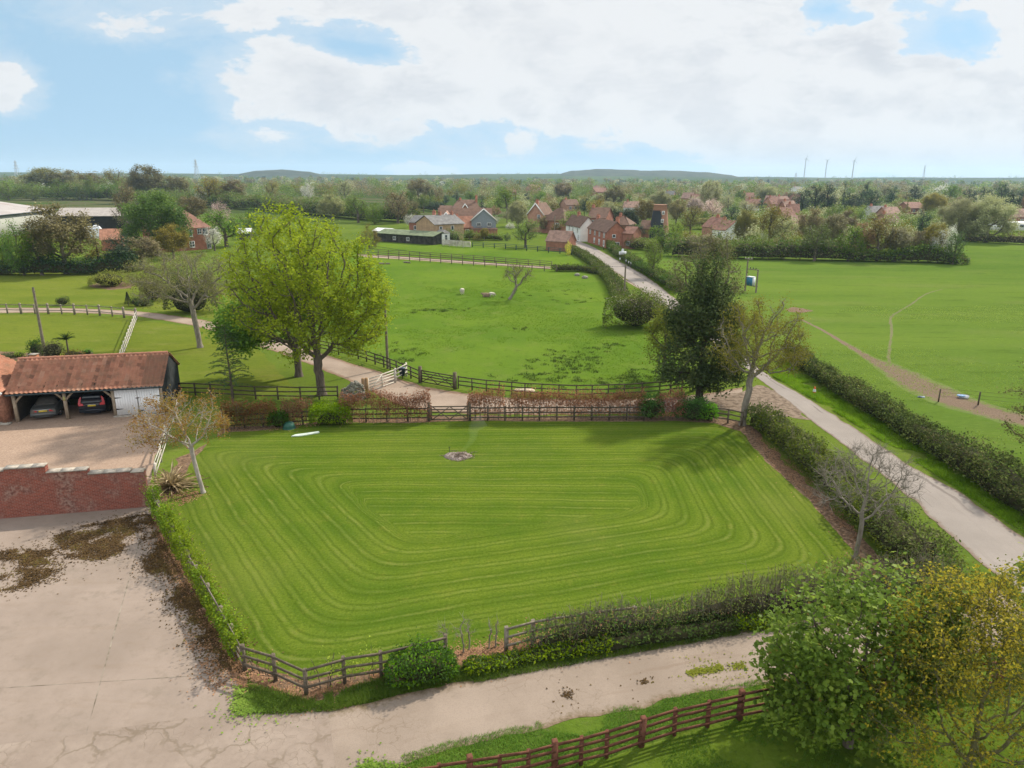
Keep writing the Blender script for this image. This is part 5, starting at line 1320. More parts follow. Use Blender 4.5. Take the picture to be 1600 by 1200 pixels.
# ------------------------------------------------------------------ cars
def paint(name, c, rough=.28): return plain(name, c, .06, 2, rough, .5, .3)
M['glass'] = plain('dark_glass', (.015, .022, .026), .2, 2, .08, .6)
M['rubber'] = plain('rubber', (.012, .012, .013), .2, rough=.7)
M['redlens'] = plain('red_lens', (.45, .012, .02), .15, rough=.2, spec=.6)
M['chrome'] = plain('chrome', (.55, .56, .57), .1, rough=.2, metal=.9)
M['plate'] = plain('yellow_plate', (.62, .48, .06), .08)
def car(label, loc, rz, body, st):
    """lofted body and cabin; the tail is at y = 0, the nose at y = st['L']"""
    root = thing('parked_car', label, 'car', (*loc, 0), rz=rz)
    def loft(rows):   # each row: y, half width at sill, half width at belt, z low, z belt
        g = G(); V = []
        for y, w0, w1, z0, z1 in rows:
            zm = z0 + (z1 - z0) * .55
            half = [(w0 * .88, z0), (w0, z0 + .1), (max(w0, w1) * 1.02, zm), (w1, z1 - .06), (w1 * .9, z1)]
            V.append([(-x, y, z) for x, z in half] + [(x, y, z) for x, z in reversed(half)])
        n = 10; m = len(V); i = np.arange(m - 1)[:, None] * n; j = np.arange(n)[None]; k = (j + 1) % n
        g.add(np.array(V).reshape(-1, 3), np.stack([i + j, i + k, i + n + k, i + n + j], -1).reshape(-1, 4))
        g.ngon(V[0][::-1]); g.ngon(V[-1]); return g
    bo_ = local('body', loft(st['body']), body, root, smooth=True)
    g = G(); V = []
    for y, wb, wt, zb, zt in st['cab']: V.append([(-wb, y, zb), (-wt, y, zt - .05), (-wt * .85, y, zt), (wt * .85, y, zt), (wt, y, zt - .05), (wb, y, zb)])
    n = 6; m = len(V); i = np.arange(m - 1)[:, None] * n; j = np.arange(n - 1)[None]
    g.add(np.array(V).reshape(-1, 3), np.stack([i + j, i + j + 1, i + n + j + 1, i + n + j], -1).reshape(-1, 4)); g.ngon(V[0][::-1]); g.ngon(V[-1])
    local('cabin', g, st.get('cabmat', body), root, smooth=False)
    for nm, quad in st['glass']:
        g = G(); g.ngon(quad); local(nm, g, M['glass'], root)
    for s in (-1, 1):
        g = G(); q = st['lamp']; g.add([(s * x, y, z) for x, y, z in q], [list(range(len(q))) if s > 0 else list(range(len(q)))[::-1]]); local('tail_light', g, M['redlens'], root)
        for y in st['axles']:
            g = G(); a_ = np.linspace(-.1, .1, 2); R_ = st.get('wr', .32)
            g.tube([(s * (st['W'] - .2), y, R_), (s * (st['W'] - .01), y, R_)], [R_, R_], 18); wv_ = local('wheel', g, M['rubber'], root)
            g = G(); g.tube([(s * (st['W'] - .03), y, R_), (s * (st['W'] + .004), y, R_)], [R_ * .64, R_ * .6], 14); local('rim', g, M['chrome'], wv_)
    g = G(); g.box(-.26, .26, st['ply'] - .012, st['ply'], st['plz'], st['plz'] + .11); local('number_plate', g, M['plate'], root)
    g = G(); g.box(-st['W'] * .93, st['W'] * .93, -.05, .08, .3, .52); g.box(-st['W'] * .6, st['W'] * .6, -.03, .08, .22, .3); local('bumper', g, st.get('bump', body), root)
    g = G(); g.box(-.55, .55, st['ply'] - .02, st['ply'] + .03, st['plz'] + .13, st['plz'] + .165); local('trim_strip', g, M['chrome'], root)
    return root
est = dict(L=4.75, W=.92, axles=(.95, 3.75), wr=.33, plz=.72, ply=.0,
           body=[(0.02, .84, .86, .3, .98), (.12, .9, .9, .26, 1.0), (1.0, .92, .91, .22, 1.0), (2.5, .92, .9, .22, .97), (3.6, .92, .86, .22, .9), (4.5, .88, .78, .25, .74), (4.75, .7, .65, .3, .62)],
           cab=[(.04, .84, .66, .98, 1.22), (.22, .86, .66, .99, 1.46), (1.3, .87, .68, .99, 1.52), (2.4, .86, .66, .97, 1.46), (3.35, .82, .6, .92, 1.0)],
           glass=[('rear_window', [(-.62, .015, 1.03), (.62, .015, 1.03), (.55, .16, 1.43), (-.55, .16, 1.43)]), ('side_window', [(.885, .5, 1.03), (.885, 2.7, 1.02), (.69, 2.35, 1.42), (.69, .5, 1.45)]), ('side_window', [(-.885, .5, 1.03), (-.69, .5, 1.45), (-.69, 2.35, 1.42), (-.885, 2.7, 1.02)])],
           lamp=[(.52, -.012, .80), (.86, .0, .80), (.88, .02, .98), (.80, .10, 1.3), (.69, .17, 1.44), (.64, .14, 1.40), (.70, -.008, 1.0), (.55, -.012, .95)])
cpe = dict(L=4.3, W=.88, axles=(.9, 3.4), wr=.31, plz=.62, ply=-.02, bump=None,
           body=[(0.0, .76, .74, .3, .80), (.15, .84, .8, .26, .86), (1.0, .88, .84, .22, .90), (2.3, .88, .84, .2, .88), (3.3, .87, .8, .22, .8), (4.1, .8, .7, .26, .66), (4.3, .6, .5, .32, .56)],
           cab=[(.85, .72, .56, .87, .95), (1.15, .75, .56, .88, 1.2), (1.6, .76, .58, .88, 1.29), (2.2, .75, .56, .87, 1.24), (2.85, .72, .5, .84, .9)],
           glass=[('rear_window', [(-.46, .95, .98), (.46, .95, .98), (.42, 1.13, 1.17), (-.42, 1.13, 1.17)]), ('side_window', [(.765, 1.2, .93), (.765, 2.5, .9), (.575, 2.15, 1.19), (.58, 1.3, 1.21)]), ('side_window', [(-.765, 1.2, .93), (-.58, 1.3, 1.21), (-.575, 2.15, 1.19), (-.765, 2.5, .9)])],
           lamp=[(.38, -.012, .64), (.62, -.008, .60), (.76, .04, .64), (.77, .05, .72), (.6, .0, .78), (.40, -.01, .74)])
cpe['bump'] = paint('silver_bumper', (.085, .09, .088)); cpe['cabmat'] = plain('soft_top', (.10, .095, .085), .2)
car('dark estate car with tall red tail lights parked in the middle garage bay', (np.array(at(143.5, 652)) + np.array([math.cos(RZ + PI / 2), math.sin(RZ + PI / 2)]) * .35), RZ + .05, paint('dark_blue_paint', (.012, .016, .026)), est)
car('low silver-grey car with round tail lights parked in the left garage bay', (np.array(at(69, 657)) + np.array([math.cos(RZ + PI / 2), math.sin(RZ + PI / 2)]) * .1), RZ + .12, paint('silver_paint', (.10, .105, .10)), cpe)

# ------------------------------------------------------------------ odds and ends
b = at(452, 669)
o = thing('plastic_dome', 'green plastic dome lid at the foot of the beech hedge', 'dome', (*b, 0)); g = G()
g.lathe((0, 0, 0), [(.40, 0), (.40, .12), (.385, .24), (.34, .35), (.25, .43), (.13, .465), (.02, .475)], 24); local('shell', g, plain('green_plastic', (.02, .085, .06), .2, rough=.45), o, True)
g = G(); g.lathe((0, 0, 0), [(.46, 0), (.45, .05), (.40, .06)], 24); local('rim', g, plain('green_plastic_rim', (.02, .07, .05), .2, rough=.5), o)
g = G(); g.tube([(-.08, 0, .47), (-.07, 0, .53), (.07, 0, .53), (.08, 0, .47)], .02, 6); local('handle', g, M['greenpaint'], o)
b = at(478, 679)
o = thing('board', 'pale grey-green board lying on the lawn in front of the green dome', 'board', (*b, 0), rz=.3); g = G()
g.add([(-.95, -.2, .0), (-.3, -.28, .0), (.9, .0, .0), (.85, .25, .0), (.2, .2, .0), (-.7, .02, .0), (-.95, -.2, .07), (-.3, -.28, .06), (.9, .0, .08), (.85, .25, .075), (.2, .2, .06), (-.7, .02, .08)], [[6, 7, 8, 9, 10, 11]]); g.add([(-.95, -.2, .0), (-.3, -.28, .0), (.9, .0, .0), (.9, .0, .08), (-.3, -.28, .06), (-.95, -.2, .07)], [[0, 1, 4, 5], [1, 2, 3, 4]]); local('sheet', g, plain('painted_board', (.44, .50, .45), .12, 4), o)
# ash heap with a poker
b = at(718, 713); r = np.random.default_rng(7)
o = thing('ash_heap', 'grey and brown bonfire ash heap on the mown lawn', 'ash heap', (*b, 0)); g = G(); g.blob((0, 0, 0), (.78, .6, .17), 3, .5, 26, 11); local('ash', g, plain('ash', (.15, .105, .08), .45, 9, .95, c2=(.30, .25, .22), bump=.6), o)
g = G()
for k in range(170):
    q = r.normal(size=2) * (.42, .34); z = max(.02, .17 * (1 - (q[0] / .8) ** 2 - (q[1] / .62) ** 2)); a_ = r.random() * 6.28; l_ = r.uniform(.05, .22)
    g.bar((q[0] - l_ * math.cos(a_), q[1] - l_ * math.sin(a_), z + .01), (q[0] + l_ * math.cos(a_), q[1] + l_ * math.sin(a_), z + r.uniform(-.02, .06)), .02, .02)
local('charred_sticks', g, plain('charred_wood', (.10, .07, .05), .5, c2=(.27, .2, .15)), o)['kind'] = 'stuff'
b = at(702, 711); o = thing('poker', 'thin dark iron rod standing in the lawn beside the ash heap', 'rod', (*b, 0)); g = G(); g.tube([(0, 0, 0), (.02, 0, .55)], .016, 6); local('rod', g, M['iron'], o); g = G(); g.tube([(-.06, 0, .53), (.1, 0, .56)], .014, 6); local('handle', g, M['iron'], o)
# round stone wall end beside the gate
M['stone'] = plain('rubble_stone', (.15, .14, .11), .5, 7, .95, c2=(.37, .35, .29), bump=.8)
b = at(550, 624); r = np.random.default_rng(17)
o = thing('stone_wall', 'small curved rubble stone wall beside the tan gate posts', 'wall', (*b, 0)); g = G()
for k in range(150):
    a_ = r.uniform(-2.5, -.3); f = (a_ + 2.5) / 2.2; top = .75 + .75 * math.exp(-((f - .62) / .33) ** 2)
    z = r.random() * top; R_ = 1.02 - .05 * z
    g.blob((math.cos(a_) * R_, math.sin(a_) * R_ * .7 + .5, z), np.array([.14, .12, .075]) * r.uniform(.7, 1.3), k, .4, 7, 5)
local('stones', g, M['stone'], o)
g = G()
for k in range(60):
    a_ = r.uniform(-2.4, -.4); f = (a_ + 2.5) / 2.2; top = .75 + .75 * math.exp(-((f - .62) / .33) ** 2); g.blob((math.cos(a_) * .72, math.sin(a_) * .5 + .5, top * r.uniform(.3, 1)), (.16, .14, .1), k + 99, .4, 7, 5)
local('wall_filling', g, M['stone'], o)
b = at(629, 592); o = thing('bin', 'dark blue bin on a post beside the pale rail stub', 'bin', (*b, 0)); g = G(); g.add([(-.2, -.17, .3), (.2, -.17, .3), (.2, .17, .3), (-.2, .17, .3), (-.25, -.22, .95), (.25, -.22, .95), (.25, .22, .95), (-.25, .22, .95)], [[0, 3, 2, 1], [0, 1, 5, 4], [1, 2, 6, 5], [2, 3, 7, 6], [3, 0, 4, 7]]); local('body', g, plain('dark_blue_plastic', (.015, .024, .04), .2, rough=.4), o)
g = G(); g.obox((0, 0, .985), (.27, .24, .03)); local('lid', g, plain('blue_grey_lid', (.05, .07, .10), .2, rough=.4), o); g = G(); g.tube([(0, .05, 0), (0, .05, .3)], .05, 8); local('post', g, WD['dark'], o)
# telegraph poles and wires
def pole(label, x, yb, yt, rad=.13, arm=False):
    b = at(x, yb); h_ = hgt(b[1], yt, x); o = thing('telegraph_pole', label, 'pole', (*b, 0)); g = G(); g.tube([(0, 0, -.1), (0, 0, h_ * .5), (0, 0, h_)], [rad * 1.15, rad, rad * .8], 10); local('pole', g, WD['pole'], o)
    g = G(); g.tube([(0, 0, h_), (0, 0, h_ + .06)], [rad * .9, rad * .3], 8); g.tube([(-.16, 0, h_ - .3), (.16, 0, h_ - .3)], .03, 6); local('cap', g, M['iron'], o)
    return np.array([b[0], b[1], h_ - .25])
pa = pole('grey telegraph pole rising behind the tiled garage roof', 72, 560, 450)
pb = pole('dark slim telegraph pole at the paddock corner by the lime-green tree', 606, 576, 462, .11)
pc = pole('weathered telegraph pole between the big bush and the road', 975, 466, 414)
pd = pole('pale telegraph pole by the brick shed at the road bend', 866, 384, 338, .16)
def wire(label, p, q, sag=1.0):
    o = thing('overhead_wire', label, 'wire', tuple(p)); f = np.linspace(0, 1, 24); P = p + (q - p) * f[:, None]; P[:, 2] -= 4 * sag * f * (1 - f); g = G(); g.tube(P, .022, 4, cap=False); obj('cable', g, M['iron'], o)
qe = np.array([*at(470, 470), 9.5])
wire('thin dark wire sagging from the roadside pole across the paddock', pc, qe, 1.2)
# transformer on two poles in the pasture
b = np.array(at(1164, 455)); c_ = np.array(at(1181, 457.5)); zt1 = hgt(b[1], 404, 1169); zt2 = hgt(c_[1], 421, 1186)
o = thing('pole_transformer', 'blue electricity transformer box on two poles in the pasture', 'transformer', (*b, 0)); d_ = c_ - b; u_ = d_ / np.linalg.norm(d_); W_ = float(np.linalg.norm(d_))
for P_, z_ in ((b, zt1), (c_, zt2)):
    g = G(); g.tube([(*P_, -.1), (*P_, z_)], [.13, .1], 9); obj('pole', g, WD['pole'], o)
mid = (b + c_) / 2; ang = math.atan2(u_[1], u_[0]); Mr = np.array([[math.cos(ang), -math.sin(ang), 0], [math.sin(ang), math.cos(ang), 0], [0, 0, 1]])
zb = hgt(b[1], 445, 1172)
g = G(); g.obox((*(mid - u_ * .15), zb + .65), (.5, .3, .62), Mr)
for k in range(6): g.obox((*(mid - u_ * (.15 - (k - 2.5) * .16) + np.array([u_[1], -u_[0]]) * .33), zb + .6), (.02, .05, .5), Mr)
bx = obj('box', g, plain('transformer_blue', (.045, .19, .30), .12, rough=.5), o)
g = G(); g.obox((*(mid - u_ * .15), zb + 1.31), (.56, .36, .05), Mr); g.obox((*(mid + u_ * .42), zb + .65), (.05, .3, .6), Mr); obj('cover', g, plain('pale_cover', (.6, .62, .64), .1), bx)
g = G(); g.bar((*(b - u_ * .15), zb), (*(c_ + u_ * .2), zb), .14, .14); obj('platform', g, WD['pole'], o)
g = G(); g.bar((*(b - u_ * .1), zt2 - .1), (*(c_ + u_ * .1), zt2 - .1), .1, .12); obj('crossarm', g, WD['pole'], o)
g = G(); g.bar((*(b - u_ * .55), zt1 - .05), (*(b + u_ * .75), zt1 - .05), .1, .12); ca = obj('crossarm', g, WD['pole'], o)
for k, s in enumerate((.3, .55, .8)):
    P_ = b + u_ * W_ * s; g = G(); g.tube([(*P_, zt2 - .03), (*P_, zt2 + .1), (*P_, zt2 + .22)], [.05, .08, .04], 8); obj('insulator', g, M['iron'], o)
for s in (-.45, .1, .65):
    P_ = b + u_ * s; g = G(); g.tube([(*P_, zt1), (*P_, zt1 + .2)], [.06, .04], 8); obj('insulator', g, plain('porcelain', (.5, .45, .42), .1), o)
# roadside sign and posts
b = at(972, 409.5); o = thing('village_sign', 'white village name sign on two posts at the roadside', 'sign', (*b, 0), rz=.25); M['signwhite'] = plain('sign_white', (.72, .73, .74), .05, 3)
for x in (-.55, .55): g = G(); g.tube([(x, 0, 0), (x, 0, 2.1)], .045, 8); local('post', g, M['chrome'], o)
g = G(); g.box(-.8, .8, -.08, -.05, 1.55, 2.15); g.add([(-.3, -.065, 2.15), (.3, -.065, 2.15), (.26, -.065, 2.55), (0, -.065, 2.78), (-.26, -.065, 2.55)], [[0, 1, 2, 3, 4]]); pn = local('panel', g, M['signwhite'], o)
g = G(); g.box(-.62, .62, -.088, -.081, 1.92, 1.97); g.box(-.5, .5, -.088, -.081, 1.74, 1.79); local('lettering', g, M['iron'], pn)
for k, (x, y, lab) in enumerate([(968.5, 410.5, 'white-banded verge post left of the village sign'), (978, 413.5, 'white-banded verge post just right of the village sign'), (982, 416, 'third white-banded verge post along from the village sign'), (985.5, 417.5, 'last white-banded verge post in the row, nearest the budding sapling'), (952, 393, 'white marker post on the verge below the red cottage'), (943, 390, 'small white marker stone on the verge by the red cottage')]):
    b = at(x, y); o = thing('marker_post', lab, 'post', (*b, 0), 'white-banded posts on the roadside verge'); g = G(); g.box(-.07, .07, -.07, .07, 0, .62); local('post', g, WD['dark'], o); g = G(); g.box(-.085, .085, -.085, .085, .62, .98); local('band', g, M['signwhite'], o)
b = at(1272, 616); o = thing('traffic_cone', 'small orange and white cone on the grass verge', 'cone', (*b, 0)); g = G(); g.lathe((0, 0, 0), [(.24, 0), (.24, .05), (.15, .06), (.06, .62)], 12); local('body', g, plain('cone_orange', (.6, .13, .03), .1), o); g = G(); g.lathe((0, 0, 0), [(.128, .24), (.088, .46)], 12); local('sleeve', g, M['signwhite'], o)
b = at(1505, 622); o = thing('feed_trough', 'pale trough with blue sheet beside the dirt track', 'trough', (*b, 0), rz=-.2); o.scale = (.6, .6, .6); g = G(); g.add([(-.5, -.22, 0), (.5, -.22, 0), (.5, .22, 0), (-.5, .22, 0), (-.6, -.32, .42), (.6, -.32, .42), (.6, .32, .42), (-.6, .32, .42), (-.5, -.22, .1), (.5, -.22, .1), (.5, .22, .1), (-.5, .22, .1)], [[0, 1, 5, 4], [1, 2, 6, 5], [2, 3, 7, 6], [3, 0, 4, 7], [8, 9, 10, 11], [4, 5, 9, 8], [5, 6, 10, 9], [6, 7, 11, 10], [7, 4, 8, 11]]); local('tub', g, plain('pale_plastic', (.55, .57, .6), .15), o); g = G(); g.blob((-.25, -.05, .36), (.5, .36, .1), 3, .6, 14, 7); local('sheet', g, plain('blue_sheet', (.2, .32, .5), .3), o)
b = at(1439, 621); o = thing('plastic_sheet', 'crumpled dark blue sheet in the grass by the wire fence', 'sheet', (*b, 0)); g = G(); g.blob((0, 0, .04), (.3, .14, .07), 9, .8, 16, 7); local('sheet', g, plain('navy_sheet', (.03, .05, .10), .4, c2=(.3, .36, .42)), o)
b = at(822, 611); o = thing('sand_heap', 'small pale sand heap by the paddock fence', 'sand heap', (*b, 0)); g = G(); g.blob((0, 0, 0), (.7, .4, .22), 5, .5, 18, 8); g.blob((-.6, .1, 0), (.4, .3, .15), 6, .5, 14, 7); local('heap', g, plain('sand', (.5, .4, .29), .15, bump=.4), o)
for x, y, s, lab in [(902, 431, .55, 'brown boulder by the short hedge at the top of the paddock'), (914, 435, .5, 'grey boulder right of the brown one at the top of the paddock')]:
    b = at(x, y); o = thing('boulder', lab, 'boulder', (*b, 0)); g = G(); g.blob((0, 0, .15), (s, s * .8, s * .6), x, .4, 14, 9); local('rock', g, M['stone'], o)
for x, y, l_, rz_, lab in [(600, 413, 2.4, .1, 'grey log lying in the grass nearer the lime-green tree'), (636, 411, 1.6, -.5, 'short grey plank lying askew in the paddock')]:
    b = at(x, y); o = thing('log', lab, 'log', (*b, 0), rz=rz_); g = G(); g.tube([(-l_ / 2, 0, .15), (0, .05, .16), (l_ / 2, 0, .14)], [.14, .15, .12], 8); local('timber', g, WD['grey'], o)
# sheep
M['wool'] = plain('sheep_wool', (.50, .45, .38), .25, 9, .95, .05, bump=.8)
M['woolbrown'] = plain('brown_wool', (.24, .17, .12), .3, 9, .95, .05, bump=.8)
M['sheepface'] = plain('sheep_face', (.10, .075, .06), .3)
def sheep(label, x, y, rz, lying=False, s=1.0, wool='wool'):
    b = at(x, y); o = thing('sheep', label, 'sheep', (*b, 0), rz=rz); dz = -.34 * s if lying else 0
    me = bpy.data.meshes.new('body'); 
    pt = [(-.48, 0, .66), (-.25, 0, .69), (.05, 0, .68), (.32, 0, .7), (.52, 0, .78 if lying else .64), (.70, 0, .84 if lying else .38), (.86, 0, .78 if lying else .24), (-.56, 0, .6), (-.62, 0, .42)]
    rd = [.24, .31, .32, .28, .17, .12, .07, .06, .035]; ed = [(0, 1), (1, 2), (2, 3), (3, 4), (4, 5), (5, 6), (0, 7), (7, 8)]
    for lx in (-.36, .33):
        for ly in (-.14, .14):
            k = len(pt)
            if lying: pt += [(lx, ly * 1.6, .52), (lx + .16, ly * 2.0, .42), (lx - .05, ly * 2.1, .39)]
            else: pt += [(lx, ly, .5), (lx + (.02 if lx > 0 else -.05), ly, .26), (lx, ly, .03)]
            rd += [.12, .05, .04]; ed += [(1 if lx < 0 else 3, k), (k, k + 1), (k + 1, k + 2)]
    me.from_pydata([(p[0] * s, p[1] * s, p[2] * s + dz) for p in pt], ed, []); me.materials.append(M[wool])
    ob = bpy.data.objects.new('body', me); COL.objects.link(ob); ob.parent = o
    sk_ = ob.modifiers.new('skin', 'SKIN'); ss = ob.modifiers.new('sub', 'SUBSURF'); ss.levels = ss.render_levels = 2
    for v_, q in zip(me.skin_vertices[0].data, rd): v_.radius = (q * s, q * s)
    me.skin_vertices[0].data[1].use_root = True
    hz_ = (.84 if lying else .36) * s + dz; hx = (.74 if lying else .74) * s
    for q in (-1, 1):
        g = G(); g.blob((hx - .04, q * .13 * s, hz_ + .06), (.04, .09, .03), 1, .1, 8, 5); local('ear', g, M['sheepface'], o)
    return o
sheep('white sheep grazing with its back to the viewer, on the left', 722, 460, 1.9)
sheep('brownish sheep lying down beside the grazing pale lamb', 760, 464, PI - .1, True, 1.0, 'woolbrown')
sheep('pale lamb standing close behind the lying sheep', 768.5, 464, .4, False, .75)
# sword-leaved plant
def sword(label, b, n, Ln, W_, mat, seed, spread=1.0, z0=0.0, name='phormium', trunk=0):
    r = np.random.default_rng(seed); o = thing(name, label, 'plant', (*b, 0)); g = G()
    for k in range(n):
        a_ = r.random() * 2 * PI; el_ = r.uniform(.25, 1.45); l_ = Ln * r.uniform(.6, 1.1); w_ = W_ * r.uniform(.7, 1.2)
        f = np.linspace(0, 1, 7); droop = r.uniform(.2, .9) * spread
        rad_ = l_ * (f * math.cos(el_) + .28 * droop * f ** 2); z = z0 + trunk + l_ * (f * math.sin(el_) - droop * .75 * f ** 2.2); z = np.maximum(z, .04)
        d = np.array([math.cos(a_), math.sin(a_)]); s_ = np.array([-d[1], d[0]]); ww = w_ * np.array([.7, 1, 1, .95, .8, .5, .05])
        A_ = np.stack([d[0] * rad_ + s_[0] * ww, d[1] * rad_ + s_[1] * ww, z + .02], 1); C_ = np.stack([d[0] * rad_ - s_[0] * ww, d[1] * rad_ - s_[1] * ww, z + .02], 1); Bm = np.stack([d[0] * rad_, d[1] * rad_, z - w_ * .35], 1)
        V = np.concatenate([A_, Bm, C_]); i = np.arange(6)[:, None]
        g.add(V, np.concatenate([np.concatenate([i, i + 7, i + 8, i + 1], 1), np.concatenate([i + 7, i + 14, i + 15, i + 8], 1)]))
    local('leaves', g, mat, o)
    if trunk: g = G(); g.tube([(0, 0, 0), (.03, 0, trunk)], [.09, .07], 8); local('trunk', g, B['brown'], o)
    return o
sword('big clump of arching buff striped sword leaves by the end of the brick wall', at(268, 762), 150, 1.75, .05, L['phormium'], 5)
sword('spiky cordyline palm in the shrub bed behind the garage', at(108, 558), 60, 1.05, .035, L['yew'], 6, .6, 0, 'cordyline', 1.7)
# garden bushes
def bush(label, x, yb, wpx, h_, m, dens=90, size=.08, seed=1, name='bush', depth=None, core=CORE):
    b = at(x, yb); w = wpx / ppm(b[1]); d = depth or w * .8; k = max(.05, (w - d)) / 2
    return hedge(name, label, [(b[0] - k - .1, b[1]), (b[0], b[1] + .1), (b[0] + k + .1, b[1])], [d], [h_], L[m], dens, size, seed, core=core, cat='bush', rough=.25)
bush('dark clipped round bush on the lawn behind the garden fence', 99, 477, 20, 1.15, 'yew', 200, .06, 41)
bush('spreading olive-green shrub in a round earth bed on the garden lawn', 172, 447, 66, 2.4, 'ambergreen', 70, .1, 42)
bush('rounded green shrub beside the telegraph pole in the bed behind the garage', 58, 557, 24, 1.6, 'laurel', 130, .08, 43)
bush('brown-green twiggy shrub between the telegraph pole and the cordyline', 84, 560, 36, 1.7, 'dry', 110, .08, 44)
bush('heather-brown low shrub at the right of the cordyline', 116, 562, 34, 1.0, 'copper', 110, .06, 45)
bush('small green mound in a dark earth patch near the white fence', 137, 553, 14, .5, 'fresh', 140, .06, 46)
bush('brown ivy-grown stump bush near the end of the garden drive fence', 240, 470, 40, 3.4, 'dry', 60, .11, 47)
bush('low blue-green bush at the foot of the ivy-grown stump', 226, 478, 26, 1.1, 'cedar', 90, .08, 48)
bush('small green bush between the cone conifer and the blue-green bush', 213, 478, 16, 1.2, 'laurel', 90, .08, 49)
bush('large dark evergreen shrub behind the bare pale-limbed tree', 300, 488, 86, 5.2, 'bgreen0', 50, .13, 50)
bush('golden tuft of dry grass beside the tan gate posts', 576, 622, 9, .55, 'amber', 200, .05, 51)
b = at(201, 478); o = thing('conifer_bush', 'small dark cone-shaped conifer by the garden drive', 'bush', (*b, 0)); r = np.random.default_rng(3); n = 1500; f = r.random(n) ** .7; a_ = r.random(n) * 6.28; k = (1 - f) * .55 * np.sqrt(r.uniform(.3, 1, n)) + .03
g = G(); leaf_cloud(g, np.stack([np.cos(a_) * k, np.sin(a_) * k, .1 + f * 1.75], 1), .06, r, .8); local('foliage', g, L['yew'], o); g = G(); g.tube([(0, 0, 0), (0, 0, 1.6)], [.06, .02], 6); local('stem', g, B['brown'], o)
flat('flower_bed', pts([(138, 447), (150, 450), (175, 453), (205, 450), (212, 444), (190, 440), (160, 440)]), .014, M['soil'], .2, .4, seed=4)
flat('flower_bed', pts([(122, 556), (130, 561), (146, 558), (148, 550), (136, 546), (126, 549)]), .014, M['soil'], .15, .3, seed=5)
flat('flower_bed', pts([(-60, 560), (40, 564), (120, 568), (130, 562), (60, 552), (0, 549), (-60, 550)]), .014, M['soil'], .15, .3, seed=6)
bush('purple-blue flower patch at the left end of the bed behind the garage', 12, 559, 26, .4, 'cedar', 220, .05, 52)
bush('bright green leafy clump in the bed behind the garage', 31, 557, 16, .5, 'privet', 200, .06, 53)
b = at(55, 566); o = thing('brick_pier', 'low orange brick pier at the edge of the bed behind the garage', 'pier', (*b, 0)); g = G(); g.box(-.3, .3, -.25, .25, 0, .75); local('pier', g, plain('orange_brick', (.36, .14, .07), .3, 14), o); g = G(); g.box(-.35, .35, -.3, .3, .75, .82); local('cap', g, M['coping'], o)

# a thin thread of smoke from the ash heap
sm = bpy.data.materials.new('thin_smoke'); sm.use_nodes = True; sm.node_tree.nodes.clear(); ts = NT(sm.node_tree)
vp = ts.n('ShaderNodeVolumePrincipled', {'Color': (.85, .88, .92, 1), 'Density': .045}); oo = ts.n('ShaderNodeOutputMaterial'); sm.node_tree.links.new(vp.outputs[0], oo.inputs['Volume'])
b = at(720, 712); g = G(); f = np.linspace(0, 1, 9)
g.tube(np.stack([b[0] + 1.5 * f + .25 * np.sin(f * 6), b[1] + .6 * f, .2 + 2.0 * f ** .8], 1), .10 + .42 * f, 10)
structure('smoke', g, sm, True, 'stuff')
# ------------------------------------------------------------------ background tree kinds
for nm, cols, tr, cl in [
    ('bgreen', [(.045, .088, .010), (.085, .142, .013), (.145, .20, .022)], .3, .25), ('blime', [(.085, .125, .014), (.14, .185, .020), (.22, .26, .035)], .35, .25),
    ('bgold', [(.10, .092, .018), (.165, .145, .026), (.24, .20, .04)], .3, .25), ('bbrown', [(.095, .080, .038), (.155, .132, .060), (.22, .19, .09)], .25, .25),
    ('bpale', [(.16, .17, .07), (.25, .255, .115), (.34, .34, .17)], .3, .25), ('bdark', [(.014, .034, .016), (.028, .056, .024), (.052, .082, .036)], .12, .25),
    ('bwhite', [(.34, .35, .27), (.50, .50, .42), (.66, .65, .58)], .3, .3), ('bpink', [(.30, .215, .18), (.42, .32, .28), (.54, .45, .40)], .3, .3),
    ('brusset', [(.14, .068, .034), (.22, .115, .055), (.28, .17, .085)], .3, .25), ('byellow', [(.30, .26, .010), (.46, .40, .015), (.58, .52, .03)], .3, .3), ('bsilver', [(.15, .17, .11), (.24, .26, .18), (.33, .35, .25)], .3, .3)]:
    L[nm] = leaf_mat(nm[1:] + '_tree_leaves', cols, tr, .02, .22, cl, .6, .15)
def arche(ells, trunk, natt, step, kill, rt, leaves, twigs, seed, barkm='brown'):
    o = tree('proto', None, (0, 0), trunk, ells, natt, step, kill, rt, B[barkm], leaves, twigs, seed=seed, r0=.02)
    tr = [c for c in o.children if c.name.startswith('trunk')][0].data; cr = [c for c in o.children if not c.name.startswith('trunk')][0].data
    co_ = np.empty(len(cr.vertices) * 3, np.float32); cr.vertices.foreach_get('co', co_); co_ = co_.reshape(-1, 3)
    w = float(np.percentile(co_[:, 0], 98.5) - np.percentile(co_[:, 0], 1.5)); h_ = float(np.percentile(co_[:, 2], 99))
    for c in list(o.children): bpy.data.objects.remove(c)
    bpy.data.objects.remove(o); return tr, cr, w, h_
T0 = [(0, 0, 0), (0, 0, 1.2), (0, 0, 2.4)]
D_ = L['bgreen']
